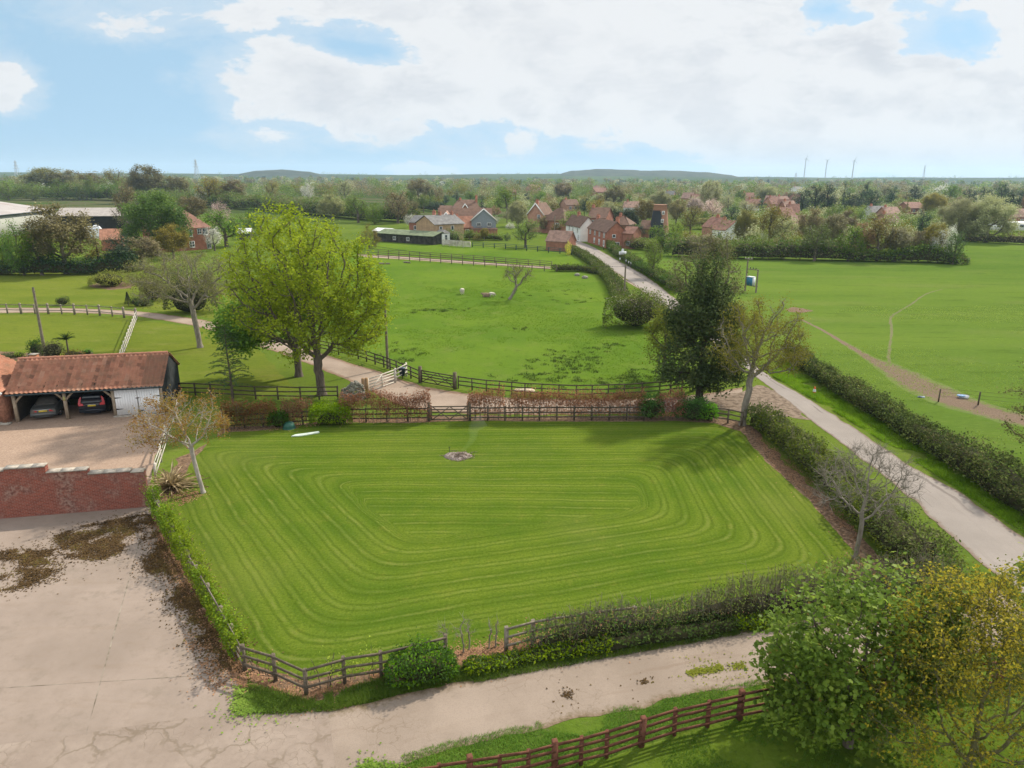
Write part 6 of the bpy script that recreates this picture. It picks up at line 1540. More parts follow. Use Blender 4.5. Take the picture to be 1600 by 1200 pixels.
AR = {
 'round': [arche([(0, 0, 6.2, 4.0, 4.0, 3.8), (-1.8, .5, 4.6, 2.8, 3, 2.3), (2.0, -.3, 5.2, 2.6, 2.8, 2.6)], T0, 150, .6, 1.1, .3, [(D_, 34, .50, .17, .6, 'diamond', 4, 'crown')], None, 201),
           arche([(-.6, 0, 6.8, 3.2, 3.4, 3.4), (1.5, .4, 5.2, 2.9, 3, 2.9), (-2.2, 0, 4.3, 2.2, 2.6, 2.0)], T0, 140, .6, 1.1, .3, [(D_, 36, .50, .17, .6, 'diamond', 4, 'crown')], None, 202)],
 'twig': [arche([(0, 0, 6.2, 4.2, 4.0, 3.8), (-2.0, .4, 5.2, 2.6, 3, 2.6), (2.2, -.3, 5.4, 2.6, 2.8, 2.8)], T0, 230, .5, .9, .3, [(D_, 9, .34, .15, .6, 'diamond', 4, 'crown')], (4, .9, .02, 3, .3), 203, 'twig'),
          arche([(0, 0, 7.0, 2.9, 2.9, 3.2), (1.2, .4, 5.2, 2.6, 2.6, 2.6), (-1.6, 0, 5.6, 2.0, 2.4, 2.4)], T0, 210, .5, .9, .28, [(D_, 9, .34, .15, .6, 'diamond', 4, 'crown')], (4, .9, .02, 3, .35), 204, 'twig')],
 'willow': [arche([(0, 0, 5.6, 4.8, 4.6, 4.2), (-2.4, 0, 3.8, 3.0, 3.2, 3.0), (2.4, 0, 4.0, 3.0, 3.2, 3.0)], [(0, 0, 0), (0, 0, 1.2)], 230, .55, 1.0, .4, [(D_, 26, .42, .14, .2, 'diamond', 4, 'crown')], (3, .9, .018, 3, -.1), 205, 'grey')],
 'pine': [arche([(0, 0, 7.4, 2.6, 2.6, 2.4), (-1.3, .3, 5.3, 2.4, 2.4, 1.7), (1.5, 0, 4.6, 2.3, 2.3, 1.7), (0, 0, 3.0, 2.6, 2.6, 1.6)], [(0, 0, 0), (0, 0, 2), (0, 0, 5)], 130, .6, 1.1, .28, [(L['bdark'], 44, .46, .15, .4, 'diamond', 4, 'crown')], None, 206, 'dark'),
          arche([(0, 0, 6.8, 3.2, 3.0, 2.9), (-1.8, .3, 4.6, 2.2, 2.4, 1.9), (1.3, 0, 4.2, 2.6, 2.3, 2.0)], [(0, 0, 0), (0, 0, 2), (0, 0, 5)], 140, .6, 1.1, .28, [(L['bdark'], 42, .46, .15, .4, 'diamond', 4, 'crown')], None, 207, 'dark')],
 'cone': [arche([(0, 0, 3.0, 2.3, 2.3, 2.4), (0, 0, 5.4, 1.6, 1.6, 2.4), (0, 0, 7.8, .9, .9, 2.1)], [(0, 0, 0), (0, 0, 3), (0, 0, 7)], 120, .5, .9, .22, [(L['bdark'], 40, .32, .13, .6, 'diamond', 4, 'crown')], None, 208, 'dark')],
 'bush': [arche([(0, 0, 4.2, 5.0, 4.6, 4.6), (-3, 0, 3.0, 3.0, 3.2, 3.0), (3, 0, 3.2, 3.0, 3.2, 3.2)], [(0, 0, 0), (0, 0, .6)], 170, .7, 1.2, .25, [(D_, 34, .55, .18, .6, 'diamond', 4, 'crown')], None, 209)],
}
_cnt = [0]
def put(shape, leaf, x, yb, yt, wpx, label, name='broadleaf_tree', cat='tree', group=None, barkm=None):
    _cnt[0] += 1; k = _cnt[0]
    tr, cr, w, h_ = AR[shape][k % len(AR[shape])]
    b = at(x, yb); H = max(1.0, hgt(b[1], yt, x)); Wd = wpx / ppm(b[1])
    o = thing(name, label, cat, (*b, 0), group, rz=k * 2.4 % 6.28); o.scale = (Wd / w, Wd / w, H / h_)
    for nm, me, m in (('trunk', tr, B[barkm] if barkm else None), ('crown', cr, L[leaf])):
        c = bpy.data.objects.new(nm, me); COL.objects.link(c); c.parent = o
        if m: c.material_slots[0].link = 'OBJECT'; c.material_slots[0].material = m
    return o

# ------------------------------------------------------------------ trees one can pick out, from the left round to the right
ROWS = [
 # left garden edge
 ('bush', 'bgreen', 2, 428, 345, 56, 'dark green bushy tree at the left edge, beneath the grey barn'), ('bush', 'bgreen', 38, 430, 349, 60, 'dark green bushy tree below the grey barn, second from the left edge'), ('round', 'bgreen', 66, 430, 356, 52, 'darker leafy tree just left of the ashen twiggy tree'),
 ('twig', 'bbrown', 104, 428, 322, 96, 'tall ashen twiggy tree in front of the grey barns', 'ash_tree'), ('cone', 'bgold', 157, 424, 362, 34, 'upright golden-green conifer behind the spreading shrub', 'conifer_tree'), ('pine', 'bdark', 192, 424, 366, 50, 'very dark evergreen right of the golden conifer', 'conifer_tree'),
 ('twig', 'bbrown', 222, 420, 372, 60, 'brown twiggy tree left of the red farmhouse'), ('willow', 'bgreen', 247, 398, 304, 88, 'big soft green willow in front of the red farmhouse roof', 'willow_tree'), ('round', 'bbrown', 200, 366, 288, 36, 'brown ivy-clad tree left of the big soft green willow'),
 ('twig', 'bgold', 272, 405, 352, 56, 'yellowish twiggy tree in front of the red farmhouse wall'), ('round', 'bwhite', 336, 392, 355, 26, 'white-flowering small tree at the right corner of the red farmhouse', 'blossom_tree'), ('round', 'bpink', 347, 362, 317, 28, 'pink-white blossom tree behind the red farmhouse chimney', 'blossom_tree'),
 ('round', 'bgreen', 354, 385, 330, 62, 'dark green tree right of the red farmhouse'), ('bush', 'bgreen', 392, 368, 327, 44, 'green bushy tree above the small white-roofed hut'), ('twig', 'bbrown', 303, 352, 308, 44, 'brown twiggy tree behind the red farmhouse ridge'), ('round', 'bgreen', 262, 350, 306, 40, 'green tree behind the soft green willow'),
 # left hedgerow
 ('twig', 'bgold', 75, 322, 263, 60, 'tall golden-brown tree at the left end of the far hedgerow'), ('twig', 'bbrown', 108, 322, 267, 56, 'pale brown twiggy tree next to the tall golden-brown one'), ('round', 'bgold', 140, 322, 268, 50, 'tawny tree in the middle of the far left hedgerow'), ('round', 'bgold', 182, 324, 265, 34, 'tall olive tree at the right of the far left hedgerow'),
 ('bush', 'bwhite', 75, 332, 282, 15, 'white blossom bush at the left of the far hedgerow', 'blossom_tree'), ('bush', 'bpale', 124, 329, 275, 30, 'pale flowering bush in the middle of the far hedgerow'), ('bush', 'bwhite', 161, 331, 284, 20, 'white blossom bush left of the brown ivy-clad tree', 'blossom_tree'), ('bush', 'bwhite', 174, 330, 281, 16, 'smaller white blossom bush beside its larger neighbour', 'blossom_tree'), ('round', 'blime', 143, 328, 275, 14, 'small bright lime tree among the blossom bushes'),
 ('bush', 'bgreen', 14, 328, 285, 40, 'green bush tree at the left end of the far hedgerow'), ('bush', 'bgreen', 52, 329, 286, 44, 'dark green hedgerow tree left of the white blossom bush'), ('bush', 'bgreen', 98, 331, 281, 46, 'dark leafy hedgerow tree right of the white blossom bush'), ('bush', 'bgreen', 136, 332, 283, 44, 'dense dark hedgerow tree below the pale flowering bush'), ('bush', 'bgreen', 188, 333, 285, 36, 'lime-topped hedgerow tree behind the ivy-clad tree'),
 ('twig', 'bbrown', 234, 325, 259, 50, 'leafless skeletal tree against the far blue plain', 'bare_tree'), ('twig', 'bbrown', 216, 325, 270, 34, 'pale leafless tree left of the skeletal one', 'bare_tree'), ('twig', 'bbrown', 277, 322, 276, 40, 'brown rounded twiggy tree right of the skeletal tree'), ('round', 'bgold', 330, 328, 278, 48, 'olive-gold broad tree in the far hedgerow'), ('twig', 'bbrown', 368, 326, 282, 36, 'pinkish-brown twiggy tree in the far hedgerow'),
 ('bush', 'bwhite', 317, 330, 295, 22, 'low white blossom bush below the olive-gold tree', 'blossom_tree'), ('bush', 'bpale', 382, 330, 292, 20, 'pale blossom bush left of the lime-green tree top', 'blossom_tree'), ('bush', 'bgreen', 340, 334, 296, 30, 'round green hedgerow tree right of the low blossom bush'), ('bush', 'bgreen', 298, 336, 300, 30, 'small dark green hedgerow tree behind the farmhouse'), ('bush', 'bgreen', 278, 336, 298, 20, 'bright green round hedgerow bush left of the small dark one'), ('bush', 'bgreen', 372, 340, 302, 36, 'dark clipped-looking hedgerow tree by the green field'), ('bush', 'bgreen', 405, 342, 301, 34, 'dark hedgerow tree against the left side of the lime-green tree'),
 ('round', 'bgold', 425, 318, 283, 24, 'golden round tree rising behind the lime-green tree', ), ('bush', 'bwhite', 482, 312, 286, 24, 'white hawthorn in the far fields above the lime-green tree', 'blossom_tree'), ('round', 'bpale', 540, 315, 281, 26, 'pale silvery tree right of the white hawthorn'),
 ('twig', 'bpale', 520, 345, 305, 40, 'pale willow-like tree peeping over the lime-green tree'), ('round', 'bgreen', 560, 348, 306, 40, 'green hedgerow tree at the right shoulder of the lime-green tree'), ('bush', 'bgreen', 585, 350, 318, 36, 'dark thicket tree left of the broad brown oak'), ('round', 'bbrown', 622, 349, 298, 44, 'broad brown budding oak left of the village', 'oak_tree'), ('round', 'bbrown', 645, 347, 314, 24, 'smaller brown tree joined to the broad brown oak'),
 ('bush', 'bgold', 577, 388, 352, 32, 'olive bush tree at the right edge of the lime-green tree'), ('bush', 'byellow', 651, 345, 325, 13, 'brilliant yellow forsythia bush beside the village houses', 'forsythia_bush'), ('round', 'bwhite', 640, 356, 335, 18, 'pale blossom tree at the left corner of the slate-roofed house', 'blossom_tree'), ('bush', 'bpink', 592, 300, 299, 1, None),
 # village
 ('round', 'bgreen', 642, 330, 297, 20, 'green tree behind the broad brown oak'), ('twig', 'bbrown', 655, 318, 280, 36, 'pale brown twiggy tree on the far edge above the village'), ('round', 'bgreen', 662, 332, 304, 22, 'mid green tree above the village hedge'), ('pine', 'bdark', 674, 325, 297, 14, 'dark narrow tree above the village hedge', 'conifer_tree'), ('round', 'bbrown', 684, 322, 292, 22, 'brown tree right of the dark narrow one'), ('pine', 'bdark', 697, 322, 306, 11, 'small dark evergreen above the parked cars', 'conifer_tree'), ('cone', 'bdark', 714, 314, 296, 13, 'dark pointed conifer behind the brown gabled house', 'conifer_tree'), ('cone', 'bdark', 753, 335, 308, 14, 'dark pointed conifer right of the brown gabled house', 'conifer_tree'), ('round', 'bgreen', 735, 316, 299, 20, 'bright green garden tree behind the brown gabled house'),
 ('round', 'bgreen', 793, 338, 294, 38, 'big dense green tree right of the brown gabled house'), ('bush', 'brusset', 773, 336, 322, 19, 'rusty red bush below the big dense green tree'), ('willow', 'bpale', 809, 354, 315, 32, 'grey-green weeping willow beside the big dense green tree', 'willow_tree'), ('bush', 'bsilver', 775, 350, 337, 14, 'silver-leaved bush beside the big white-edged gable'), ('bush', 'bwhite', 797, 358, 348, 16, 'white-flowering bush left of the lime garden tree'), ('round', 'bpale', 792, 348, 330, 14, 'pale golden bush under the weeping willow'),
 ('round', 'blime', 821, 387, 343, 42, 'rounded lime-green garden tree beside the brick shed'), ('twig', 'bbrown', 849, 364, 338, 22, 'brown twiggy tree in front of the brown-roofed house'), ('round', 'bgold', 869, 368, 349, 18, 'small orange-gold tree behind the brick shed'), ('round', 'blime', 898, 368, 329, 42, 'bright yellow-green tree behind the white cottage'), ('pine', 'bdark', 913, 340, 310, 20, 'dark pine above the bright yellow-green tree', 'pine_tree'), ('round', 'bgold', 934, 350, 312, 36, 'golden-green tree behind the brick gable house'), ('willow', 'bpale', 951, 352, 317, 28, 'pale green willow left of the dark clipped hedge', 'willow_tree'), ('twig', 'bbrown', 959, 325, 291, 32, 'tall bare brown tree beyond the pale willow'), ('round', 'bgreen', 842, 322, 300, 22, 'bright green round tree above the brick gabled house'), ('round', 'bpink', 840, 330, 313, 15, 'pinkish blossom tree below the bright green round tree', 'blossom_tree'), ('twig', 'bbrown', 880, 315, 286, 30, 'russet-brown bare tree in the middle distance'), ('cone', 'bdark', 880, 320, 301, 8, 'left one of the ivy-dark slender trunks', 'poplar_tree'), ('cone', 'bdark', 888, 320, 298, 8, 'right one of the ivy-dark slender trunks', 'poplar_tree'), ('pine', 'bdark', 822, 320, 302, 12, 'dark ivy-covered tree left of the bright green round tree'), ('bush', 'byellow', 888, 399, 377, 12, 'bright yellow-flowering bush against the brick shed', 'gorse_bush'), ('round', 'bgreen', 733, 375, 359, 16, 'clipped ball-shaped tree by the village lawn'), ('bush', 'bgold', 746, 376, 365, 14, 'golden bush beside the clipped ball-shaped tree'), ('bush', 'bdark', 793, 376, 364, 12, 'dark round garden bush left of the lime garden tree'), ('twig', 'bgold', 757, 376, 357, 14, 'thin bare garden tree in front of the red-brick wall'),
 ('bush', 'bgreen', 975, 364, 350, 34, 'yellow-green hedge trees behind the red cottage'), ('pine', 'bdark', 995, 372, 350, 26, 'dark evergreen between the red cottage and the mill', 'conifer_tree'),
 # around the mill and beyond the road
 ('round', 'blime', 1020, 434, 374, 30, 'young fresh lime-green sapling beside the far side of the road'), ('round', 'bgreen', 1033, 394, 353, 42, 'leafy bright tree at the foot of the brick mill tower'), ('round', 'blime', 1054, 390, 348, 26, 'lime-green tree right of the leafy one at the mill foot'), ('twig', 'bgold', 1008, 356, 313, 32, 'golden-green drooping tree left of the brick mill tower'), ('willow', 'bpale', 1030, 334, 299, 34, 'pale green willow rising behind the mill tower top', 'willow_tree'), ('round', 'bgold', 1078, 366, 323, 34, 'dense bronze-gold tree right of the mill tower'), ('twig', 'bbrown', 1056, 352, 312, 30, 'reddish bare tree just right of the mill tower'), ('twig', 'bpale', 1108, 336, 283, 34, 'tall pale buff tree standing above the village roofs'), ('round', 'bpink', 1112, 348, 312, 28, 'pink blossom tree below the tall pale buff tree', 'blossom_tree'), ('twig', 'bpink', 1085, 340, 310, 26, 'pinkish twiggy tree left of the pink blossom tree'), ('round', 'bgreen', 1100, 352, 330, 14, 'dark green bush tree under the pink blossom tree'), ('twig', 'bgold', 1106, 358, 341, 36, 'olive low tree behind the white bungalow'), ('pine', 'bdark', 1141, 364, 323, 32, 'blue-dark evergreen behind the white bungalow', 'conifer_tree'), ('cone', 'bdark', 1139, 312, 297, 8, 'tiny dark spruce on the far village edge', 'conifer_tree'), ('round', 'bgreen', 1154, 320, 298, 18, 'dark domed tree near the tiny dark spruce'), ('round', 'bgreen', 1133, 366, 348, 14, 'small rounded green tree next to the white bungalow'), ('willow', 'bgold', 1163, 380, 331, 30, 'tall olive-gold weeping tree right of the white bungalow', 'willow_tree'), ('round', 'bpale', 1166, 338, 314, 26, 'pale yellow-green domed tree behind the olive-gold weeping tree'), ('round', 'bpale', 1137, 330, 305, 22, 'grey-green tree above the blue-dark evergreen'),
 ('twig', 'bbrown', 1096, 402, 368, 60, 'brown bare thicket tree right behind the dark conifer'), ('round', 'bgreen', 1118, 400, 366, 18, 'dark tree in the far pasture hedge, at its left end'), ('bush', 'bgreen', 1146, 403, 376, 26, 'green bush tree in the far pasture hedge below the weeping tree'), ('round', 'bgold', 1200, 390, 321, 48, 'large olive-brown tree in front of the red village roofs'), ('round', 'bpale', 1222, 393, 340, 40, 'soft pale green tree right of the large olive-brown one'), ('bush', 'bsilver', 1193, 386, 355, 18, 'silvery white blossom bush in the far hedge', 'blossom_tree'), ('bush', 'blime', 1191, 404, 361, 26, 'lime-topped bush tree in the far pasture hedge'), ('pine', 'bdark', 1189, 330, 312, 17, 'small round dark tree by the red village roofs', 'conifer_tree'), ('bush', 'bgold', 1222, 404, 366, 36, 'olive hedge tree between the lime-topped bush and the round green tree'),
 ('round', 'bgreen', 1272, 408, 351, 44, 'rounded fresh green tree in the far hedge, the left one of a pair'), ('round', 'bgreen', 1325, 408, 353, 40, 'rounded fresh green tree in the far hedge, the right one of a pair'), ('twig', 'bbrown', 1262, 384, 328, 40, 'brown bare tree below the dark pine grove'), ('twig', 'bbrown', 1298, 392, 336, 42, 'grey-brown bare tree between the two rounded green trees'), ('twig', 'bbrown', 1318, 378, 330, 36, 'russet-brown bare tree behind the right rounded green tree'), ('round', 'bgold', 1370, 408, 338, 50, 'broad tawny tree in the far pasture hedge'), ('twig', 'brusset', 1345, 406, 350, 34, 'rusty-orange twiggy tree left of the broad tawny one'), ('twig', 'bbrown', 1396, 408, 356, 44, 'brown twiggy tree right of the broad tawny one'), ('round', 'blime', 1296, 352, 323, 20, 'lime round-headed tree, leftmost of four in a row'), ('round', 'blime', 1325, 352, 323, 24, 'lime round-headed tree, the largest of four in a row'), ('round', 'blime', 1343, 352, 327, 13, 'small lime round-headed tree, third of four in a row'), ('round', 'blime', 1358, 355, 332, 16, 'lime round-headed tree, rightmost of four in a row'),
 ('pine', 'bdark', 1438, 386, 332, 30, 'very dark leaning evergreen in front of the pale willows', 'pine_tree'), ('twig', 'bgold', 1455, 408, 350, 34, 'yellowish twiggy tree right of the dark leaning evergreen'), ('twig', 'bbrown', 1435, 408, 362, 36, 'dull brown twiggy bush tree below the dark leaning evergreen'), ('bush', 'bwhite', 1465, 410, 362, 36, 'white hawthorn in bloom near the end of the far pasture hedge', 'blossom_tree'), ('round', 'bwhite', 1480, 408, 354, 20, 'upright white-flowering tree at the end of the far pasture hedge', 'blossom_tree'), ('round', 'bgreen', 1488, 413, 362, 28, 'dark green tree ending the far pasture hedge'),
 ('willow', 'bpale', 1490, 376, 313, 52, 'broad pale grey-green willow beyond the far hedge end', 'willow_tree'), ('willow', 'bpale', 1540, 378, 309, 70, 'largest pale grey-green willow, at the far right of the pasture', 'willow_tree'), ('willow', 'bgold', 1457, 336, 303, 38, 'golden round willow behind the broad pale one', 'willow_tree'), ('bush', 'bdark', 1500, 374, 358, 16, 'dark shrub between the two pale willows', 'shrub'), ('cone', 'bgold', 1415, 338, 309, 9, 'slim golden pointed tree near the red far houses'), ('round', 'bgold', 1405, 344, 322, 18, 'cream-gold round tree by the slim pointed one'), ('round', 'bpale', 1412, 352, 334, 26, 'grey-pale garden tree by the dark low barn'), ('round', 'bgreen', 1421, 360, 341, 18, 'green garden tree right of the dark low barn'),
 # dark pine groves
 ('pine', 'bdark', 1252, 334, 297, 24, 'dark pine at the left end of the near pine grove', 'pine_tree'), ('pine', 'bdark', 1271, 338, 290, 30, 'tall dark pine in the left half of the near pine grove', 'pine_tree'), ('pine', 'bdark', 1291, 338, 289, 30, 'broad dark pine in the middle of the near pine grove', 'pine_tree'), ('cone', 'bdark', 1315, 334, 288, 13, 'pointed spire pine above the near pine grove', 'pine_tree'), ('pine', 'bdark', 1326, 336, 300, 28, 'lower blue-green pine right of the pointed spire', 'pine_tree'), ('pine', 'bdark', 1358, 338, 298, 28, 'blackest pine at the right end of the near pine grove', 'pine_tree'), ('pine', 'bdark', 1351, 322, 285, 18, 'far blue-green pine behind the blackest one', 'pine_tree'), ('pine', 'bdark', 1340, 334, 303, 18, 'thin-crowned pine beside the blackest one', 'pine_tree'),
 ('pine', 'bdark', 1391, 326, 292, 22, 'dark pine standing alone above the far brick house', 'pine_tree'), ('pine', 'bdark', 1427, 322, 290, 26, 'blue-green pine between the lone pine and the far grove', 'pine_tree'), ('round', 'bgreen', 1483, 320, 289, 26, 'rich green round tree at the left of the far pine wood'), ('pine', 'bdark', 1513, 326, 296, 26, 'dark pine behind the broad pale willow', 'pine_tree'), ('pine', 'bdark', 1536, 326, 292, 26, 'dark pine behind the largest pale willow', 'pine_tree'), ('pine', 'bdark', 1560, 332, 287, 28, 'tallest dark pine of the far right wood', 'pine_tree'), ('pine', 'bdark', 1577, 338, 297, 34, 'dense dark pine right of the largest willow', 'pine_tree'), ('pine', 'bdark', 1598, 334, 294, 28, 'dark pine at the right edge of the picture', 'pine_tree'), ('twig', 'brusset', 1602, 340, 300, 18, 'rusty tree at the right edge among the dark pines'),
 ('round', 'bpale', 1378, 318, 287, 30, 'pale budding tree between the two pine groves'), ('round', 'bpale', 1230, 320, 298, 22, 'pale yellow tree left of the near pine grove'), ('twig', 'bpale', 1200, 318, 292, 26, 'pale buff tree above the red village roofs'), ('round', 'bpale', 1186, 318, 291, 18, 'cream budding tree left of the pale buff one'),
]
for row in ROWS:
    if not row[6]: continue
    row = list(row)
    if row[4] < 303 and row[2] < 215 and row[0] != 'round' or (row[4] < 303 and row[2] < 200): row[3] = 313 if row[4] > 270 else 306
    elif row[4] < 303 and 215 <= row[2] < 440: row[3] = min(row[3], 324) if 'hedgerow' in row[6] or 'blossom' in row[6] else min(row[3], 318)
    if row[1] == 'bwhite' and row[2] < 215: row[3] = 299
    put(*row)

# ------------------------------------------------------------------ hedgerows of the middle distance
def row_hedge(label, P, w, h_, mats, dens=7, size=.30, seed=1, **k):
    return hedge('hedgerow', label, smooth_path(pts(P)), w, h_, mats, dens, size, seed, core=CORE, rough=.45, freq=.16, sprig=.2, **k)
row_hedge('tall dense hedgerow across the far left fields', [(-80, 308), (60, 310), (160, 312), (215, 315)], [11], [8.5], ((L['bgreen'], 1, 'foliage'), (L['bbrown'], .35, 'foliage')), seed=61)
row_hedge('long dark hedgerow behind the red farmhouse', [(215, 319), (300, 323), (400, 327), (480, 334), (560, 343), (640, 347)], [9], [6.5], ((L['bgreen'], 1, 'foliage'), (L['bbrown'], .4, 'foliage')), seed=62)
row_hedge('low scrub line in front of the grey barns', [(70, 345), (130, 343), (190, 346)], [4], [3], ((L['blime'], 1, 'foliage'), (L['bbrown'], .4, 'foliage')), 9, .22, 63)
row_hedge('thick hedge along the far edge of the pasture', [(1050, 400), (1120, 403), (1200, 405), (1300, 407), (1400, 409), (1496, 412)], [4.5], [3.4, 3.6, 3.2, 3.0], ((L['bgreen'], 1, 'foliage'), (L['bbrown'], .4, 'foliage'), (L['hedge2'], .4, 'foliage')), 16, .2, 64)
row_hedge('dark undergrowth along the garden edge at far left', [(-60, 428), (60, 430), (150, 428), (210, 424)], [3], [3.0, 2.6, 2.8], ((L['bdark'], 1, 'foliage'), (L['laurel'], .5, 'foliage')), 24, .16, 65)
row_hedge('clipped dark cypress hedge beyond the red cottage', [(956, 352), (998, 353)], [5], [5.5], L['bdark'], 22, .2, 66, corefill=.9)
row_hedge('clipped green garden hedge in front of the tan gabled house', [(694, 379), (718, 381)], [3], [2.6], L['bgreen'], 28, .14, 67)
row_hedge('clipped long garden hedge below the red-brick wall', [(722, 373), (760, 375), (785, 376)], [2.5], [1.8], L['bgreen'], 28, .14, 68)
row_hedge('tall clipped village hedge left of the brown gabled house', [(644, 327), (664, 329), (690, 331)], [4], [4.5], L['bdark'], 14, .2, 69)
row_hedge('mixed hedge along the cottage garden below the mill', [(985, 388), (1010, 391), (1045, 394)], [3], [2.4], ((L['bgreen'], 1, 'foliage'), (L['bbrown'], .4, 'foliage')), 20, .18, 70)
row_hedge('brown thorn hedge at the far right edge of the pasture', [(1500, 377), (1560, 380), (1640, 384)], [3], [2.2], ((L['bbrown'], 1, 'foliage'), (L['bgreen'], .5, 'foliage')), 12, .2, 71)

# ------------------------------------------------------------------ far woods: too many to count
def far_mass(name, leaf, spots_, per, size, seed):
    r = np.random.default_rng(seed); g = G(); Cs = []
    for (X, Y, h_, w_) in spots_:
        n = per; nl = 4
        c = r.normal(size=(nl, 3)) * np.array([.24, .24, .14]) ; li = r.integers(0, nl, n)
        d = r.normal(size=(n, 3)); d /= np.linalg.norm(d, axis=1)[:, None]; d *= (r.random(n) ** .4)[:, None]
        p = np.stack([X + w_ * (c[li, 0] + d[:, 0] * .36), Y + w_ * (c[li, 1] + d[:, 1] * .36), h_ * (.52 + c[li, 2] + d[:, 2] * .42)], 1)
        p[:, 2] = np.maximum(p[:, 2], .3); Cs.append(p)
    C = np.concatenate(Cs); dist = np.hypot(C[:, 0], C[:, 1])
    leaf_cloud(g, C, size * np.clip(dist / 500, .6, 4), r, .6)
    return structure(name, g, L[leaf], kind='stuff')
r = np.random.default_rng(400)
mass = {k: [] for k in ('bgreen', 'bbrown', 'bpale', 'bgold', 'bdark', 'bwhite', 'blime')}
def far_spot(x, yb, h_, w_, kinds=None):
    b = at(x, yb); k = kinds or r.choice(['bgreen', 'bbrown', 'bpale', 'bgold', 'bdark', 'bwhite', 'blime'], p=[.36, .24, .10, .16, .05, .01, .08]); mass[k].append((b[0], b[1], h_, w_))
for _ in range(1500):
    x = r.uniform(-120, 1720); sh = (x - 800) * .0052
    yb = 283 + sh + 29 * r.random() ** 1.3
    if x < 420: yb = 280 + sh + r.random() * 24
    if 1190 < x < 1250 and yb > 308: continue
    if r.random() < .25 and yb > 296: continue
    far_spot(x, yb, r.uniform(6, 12), r.uniform(8, 15))
for _ in range(330):   # village gardens
    x = r.uniform(640, 1600); yb = r.uniform(312, 330) + (x - 800) * .004
    if 690 < x < 760 or 1190 < x < 1250: continue
    far_spot(x, yb, r.uniform(4, 7), r.uniform(5, 9), r.choice(['bgreen', 'bpale', 'bbrown', 'blime', 'bgold']))
for _ in range(150):   # between the village and the pasture hedge
    x = r.uniform(1060, 1480); yb = r.uniform(338, 384) + (x - 800) * .004
    if 1088 < x < 1136 and yb > 350: continue
    far_spot(x, yb, r.uniform(3.2, 6), r.uniform(4.5, 8), r.choice(['bgreen', 'bpale', 'blime', 'bgreen', 'bgold']))
for k, sp in mass.items():
    near = [s for s in sp if s[1] < 620]; far = [s for s in sp if s[1] >= 620]
    nm = {'bgreen': 'green', 'bbrown': 'brown', 'bpale': 'pale', 'bgold': 'golden', 'bdark': 'dark', 'bwhite': 'blossom', 'blime': 'lime'}[k] + '_woods'
    if near: far_mass(nm, k, near, 420, .42, 5)
    if far: far_mass(nm, k, far, 170, .40, 6)
# wooded hill and trees on the ridges
M['hillwood'] = plain('hill_wood', (.030, .045, .020), .4, .03, .95, .05, c2=(.055, .06, .032))
ridge('hills', [(860, 284), (876, 272), (892, 267), (930, 265), (1000, 265.5), (1060, 266.5), (1110, 269), (1130, 272), (1150, 279), (1160, 284)], 2850, 330, M['hillwood'], 6, 3, 'structure', 10)
ridge('hills', [(300, 284), (372, 274), (400, 267.5), (440, 266), (478, 267.5), (500, 272), (515, 284)], 2700, 200, M['hillwood'], 4, 9, 'structure', 9)
sp = []
for _ in range(240):
    x = r.uniform(-100, 1700); c = np.interp(x, [-100, 300, 600, 760, 870, 960, 1140, 1300, 1700], [270, 271, 274, 273, 272, 276, 277, 278.5, 278])
    if fbm(x * .02, 3.0, 3) < .46 or 870 < x < 1150: continue
    Y = 3300; X = (x - 800) / FPX * (Y * CP + CAMH * SP); sp.append((X, Y, hgt(Y, c - r.uniform(1.0, 4.5), x), r.uniform(14, 34)))
far_mass('ridge_woods', 'bgreen', sp, 130, .30, 8)

# ------------------------------------------------------------------ buildings
def wall_mat(name, c, var=.2, sc=1.2): return plain(name, c, var, sc, .9, .15, bump=.2)
WM = {'red': wall_mat('red_brick', (.27, .125, .085)), 'redb': wall_mat('bright_red_brick', (.32, .135, .088)), 'tan': wall_mat('tan_stone', (.37, .25, .15)), 'white': wall_mat('white_render', (.70, .70, .68), .06), 'pink': wall_mat('pink_brick', (.36, .20, .14)),
      'brown': wall_mat('brown_brick', (.23, .115, .075)), 'slatehang': wall_mat('blue_grey_cladding', (.20, .23, .25), .2, 5), 'tin': None}
def roof_mat(name, c, per=1.0, var=.3):
    def f(t):
        v = t.coord(); n = t.noise(v, 1.0, 5, .65); n2 = t.noise(v, 6, 3, .7)
        w = t.n('ShaderNodeTexWave', {'Vector': v, 'Scale': per, 'Distortion': .4}, wave_type='BANDS', bands_direction='X').outputs['Fac']
        a = t.mix(t.step(n, .3, .7), tuple(x * (1 - var) for x in c), tuple(x * (1 + var) for x in c))
        a = t.mix(t.m('MULTIPLY', t.step(n2, .5, .75), .4), a, tuple(x * .55 for x in c))
        return t.mix(t.m('MULTIPLY', w, .22), a, tuple(x * .6 for x in c)), {'rough': .85, 'spec': .2, 'bump': (w, .4, .05)}
    return material(name, f)
RM = {'red': roof_mat('red_tiles', (.22, .115, .085)), 'orange': roof_mat('orange_tiles', (.32, .155, .10)), 'brown': roof_mat('brown_tiles', (.145, .085, .06)), 'slate': roof_mat('slate', (.16, .155, .15)), 'pink': roof_mat('pink_tiles', (.28, .175, .135)), 'green': roof_mat('green_felt', (.15, .18, .105), .5), 'tin': roof_mat('corrugated_sheet', (.36, .32, .295), 1.6, .15), 'white': roof_mat('white_sheet', (.7, .7, .7), .5, .1)}
M['frame'] = plain('window_frame', (.72, .72, .70), .05); M['pane'] = plain('window_pane', (.05, .06, .07), .3, 1, .12, .5)
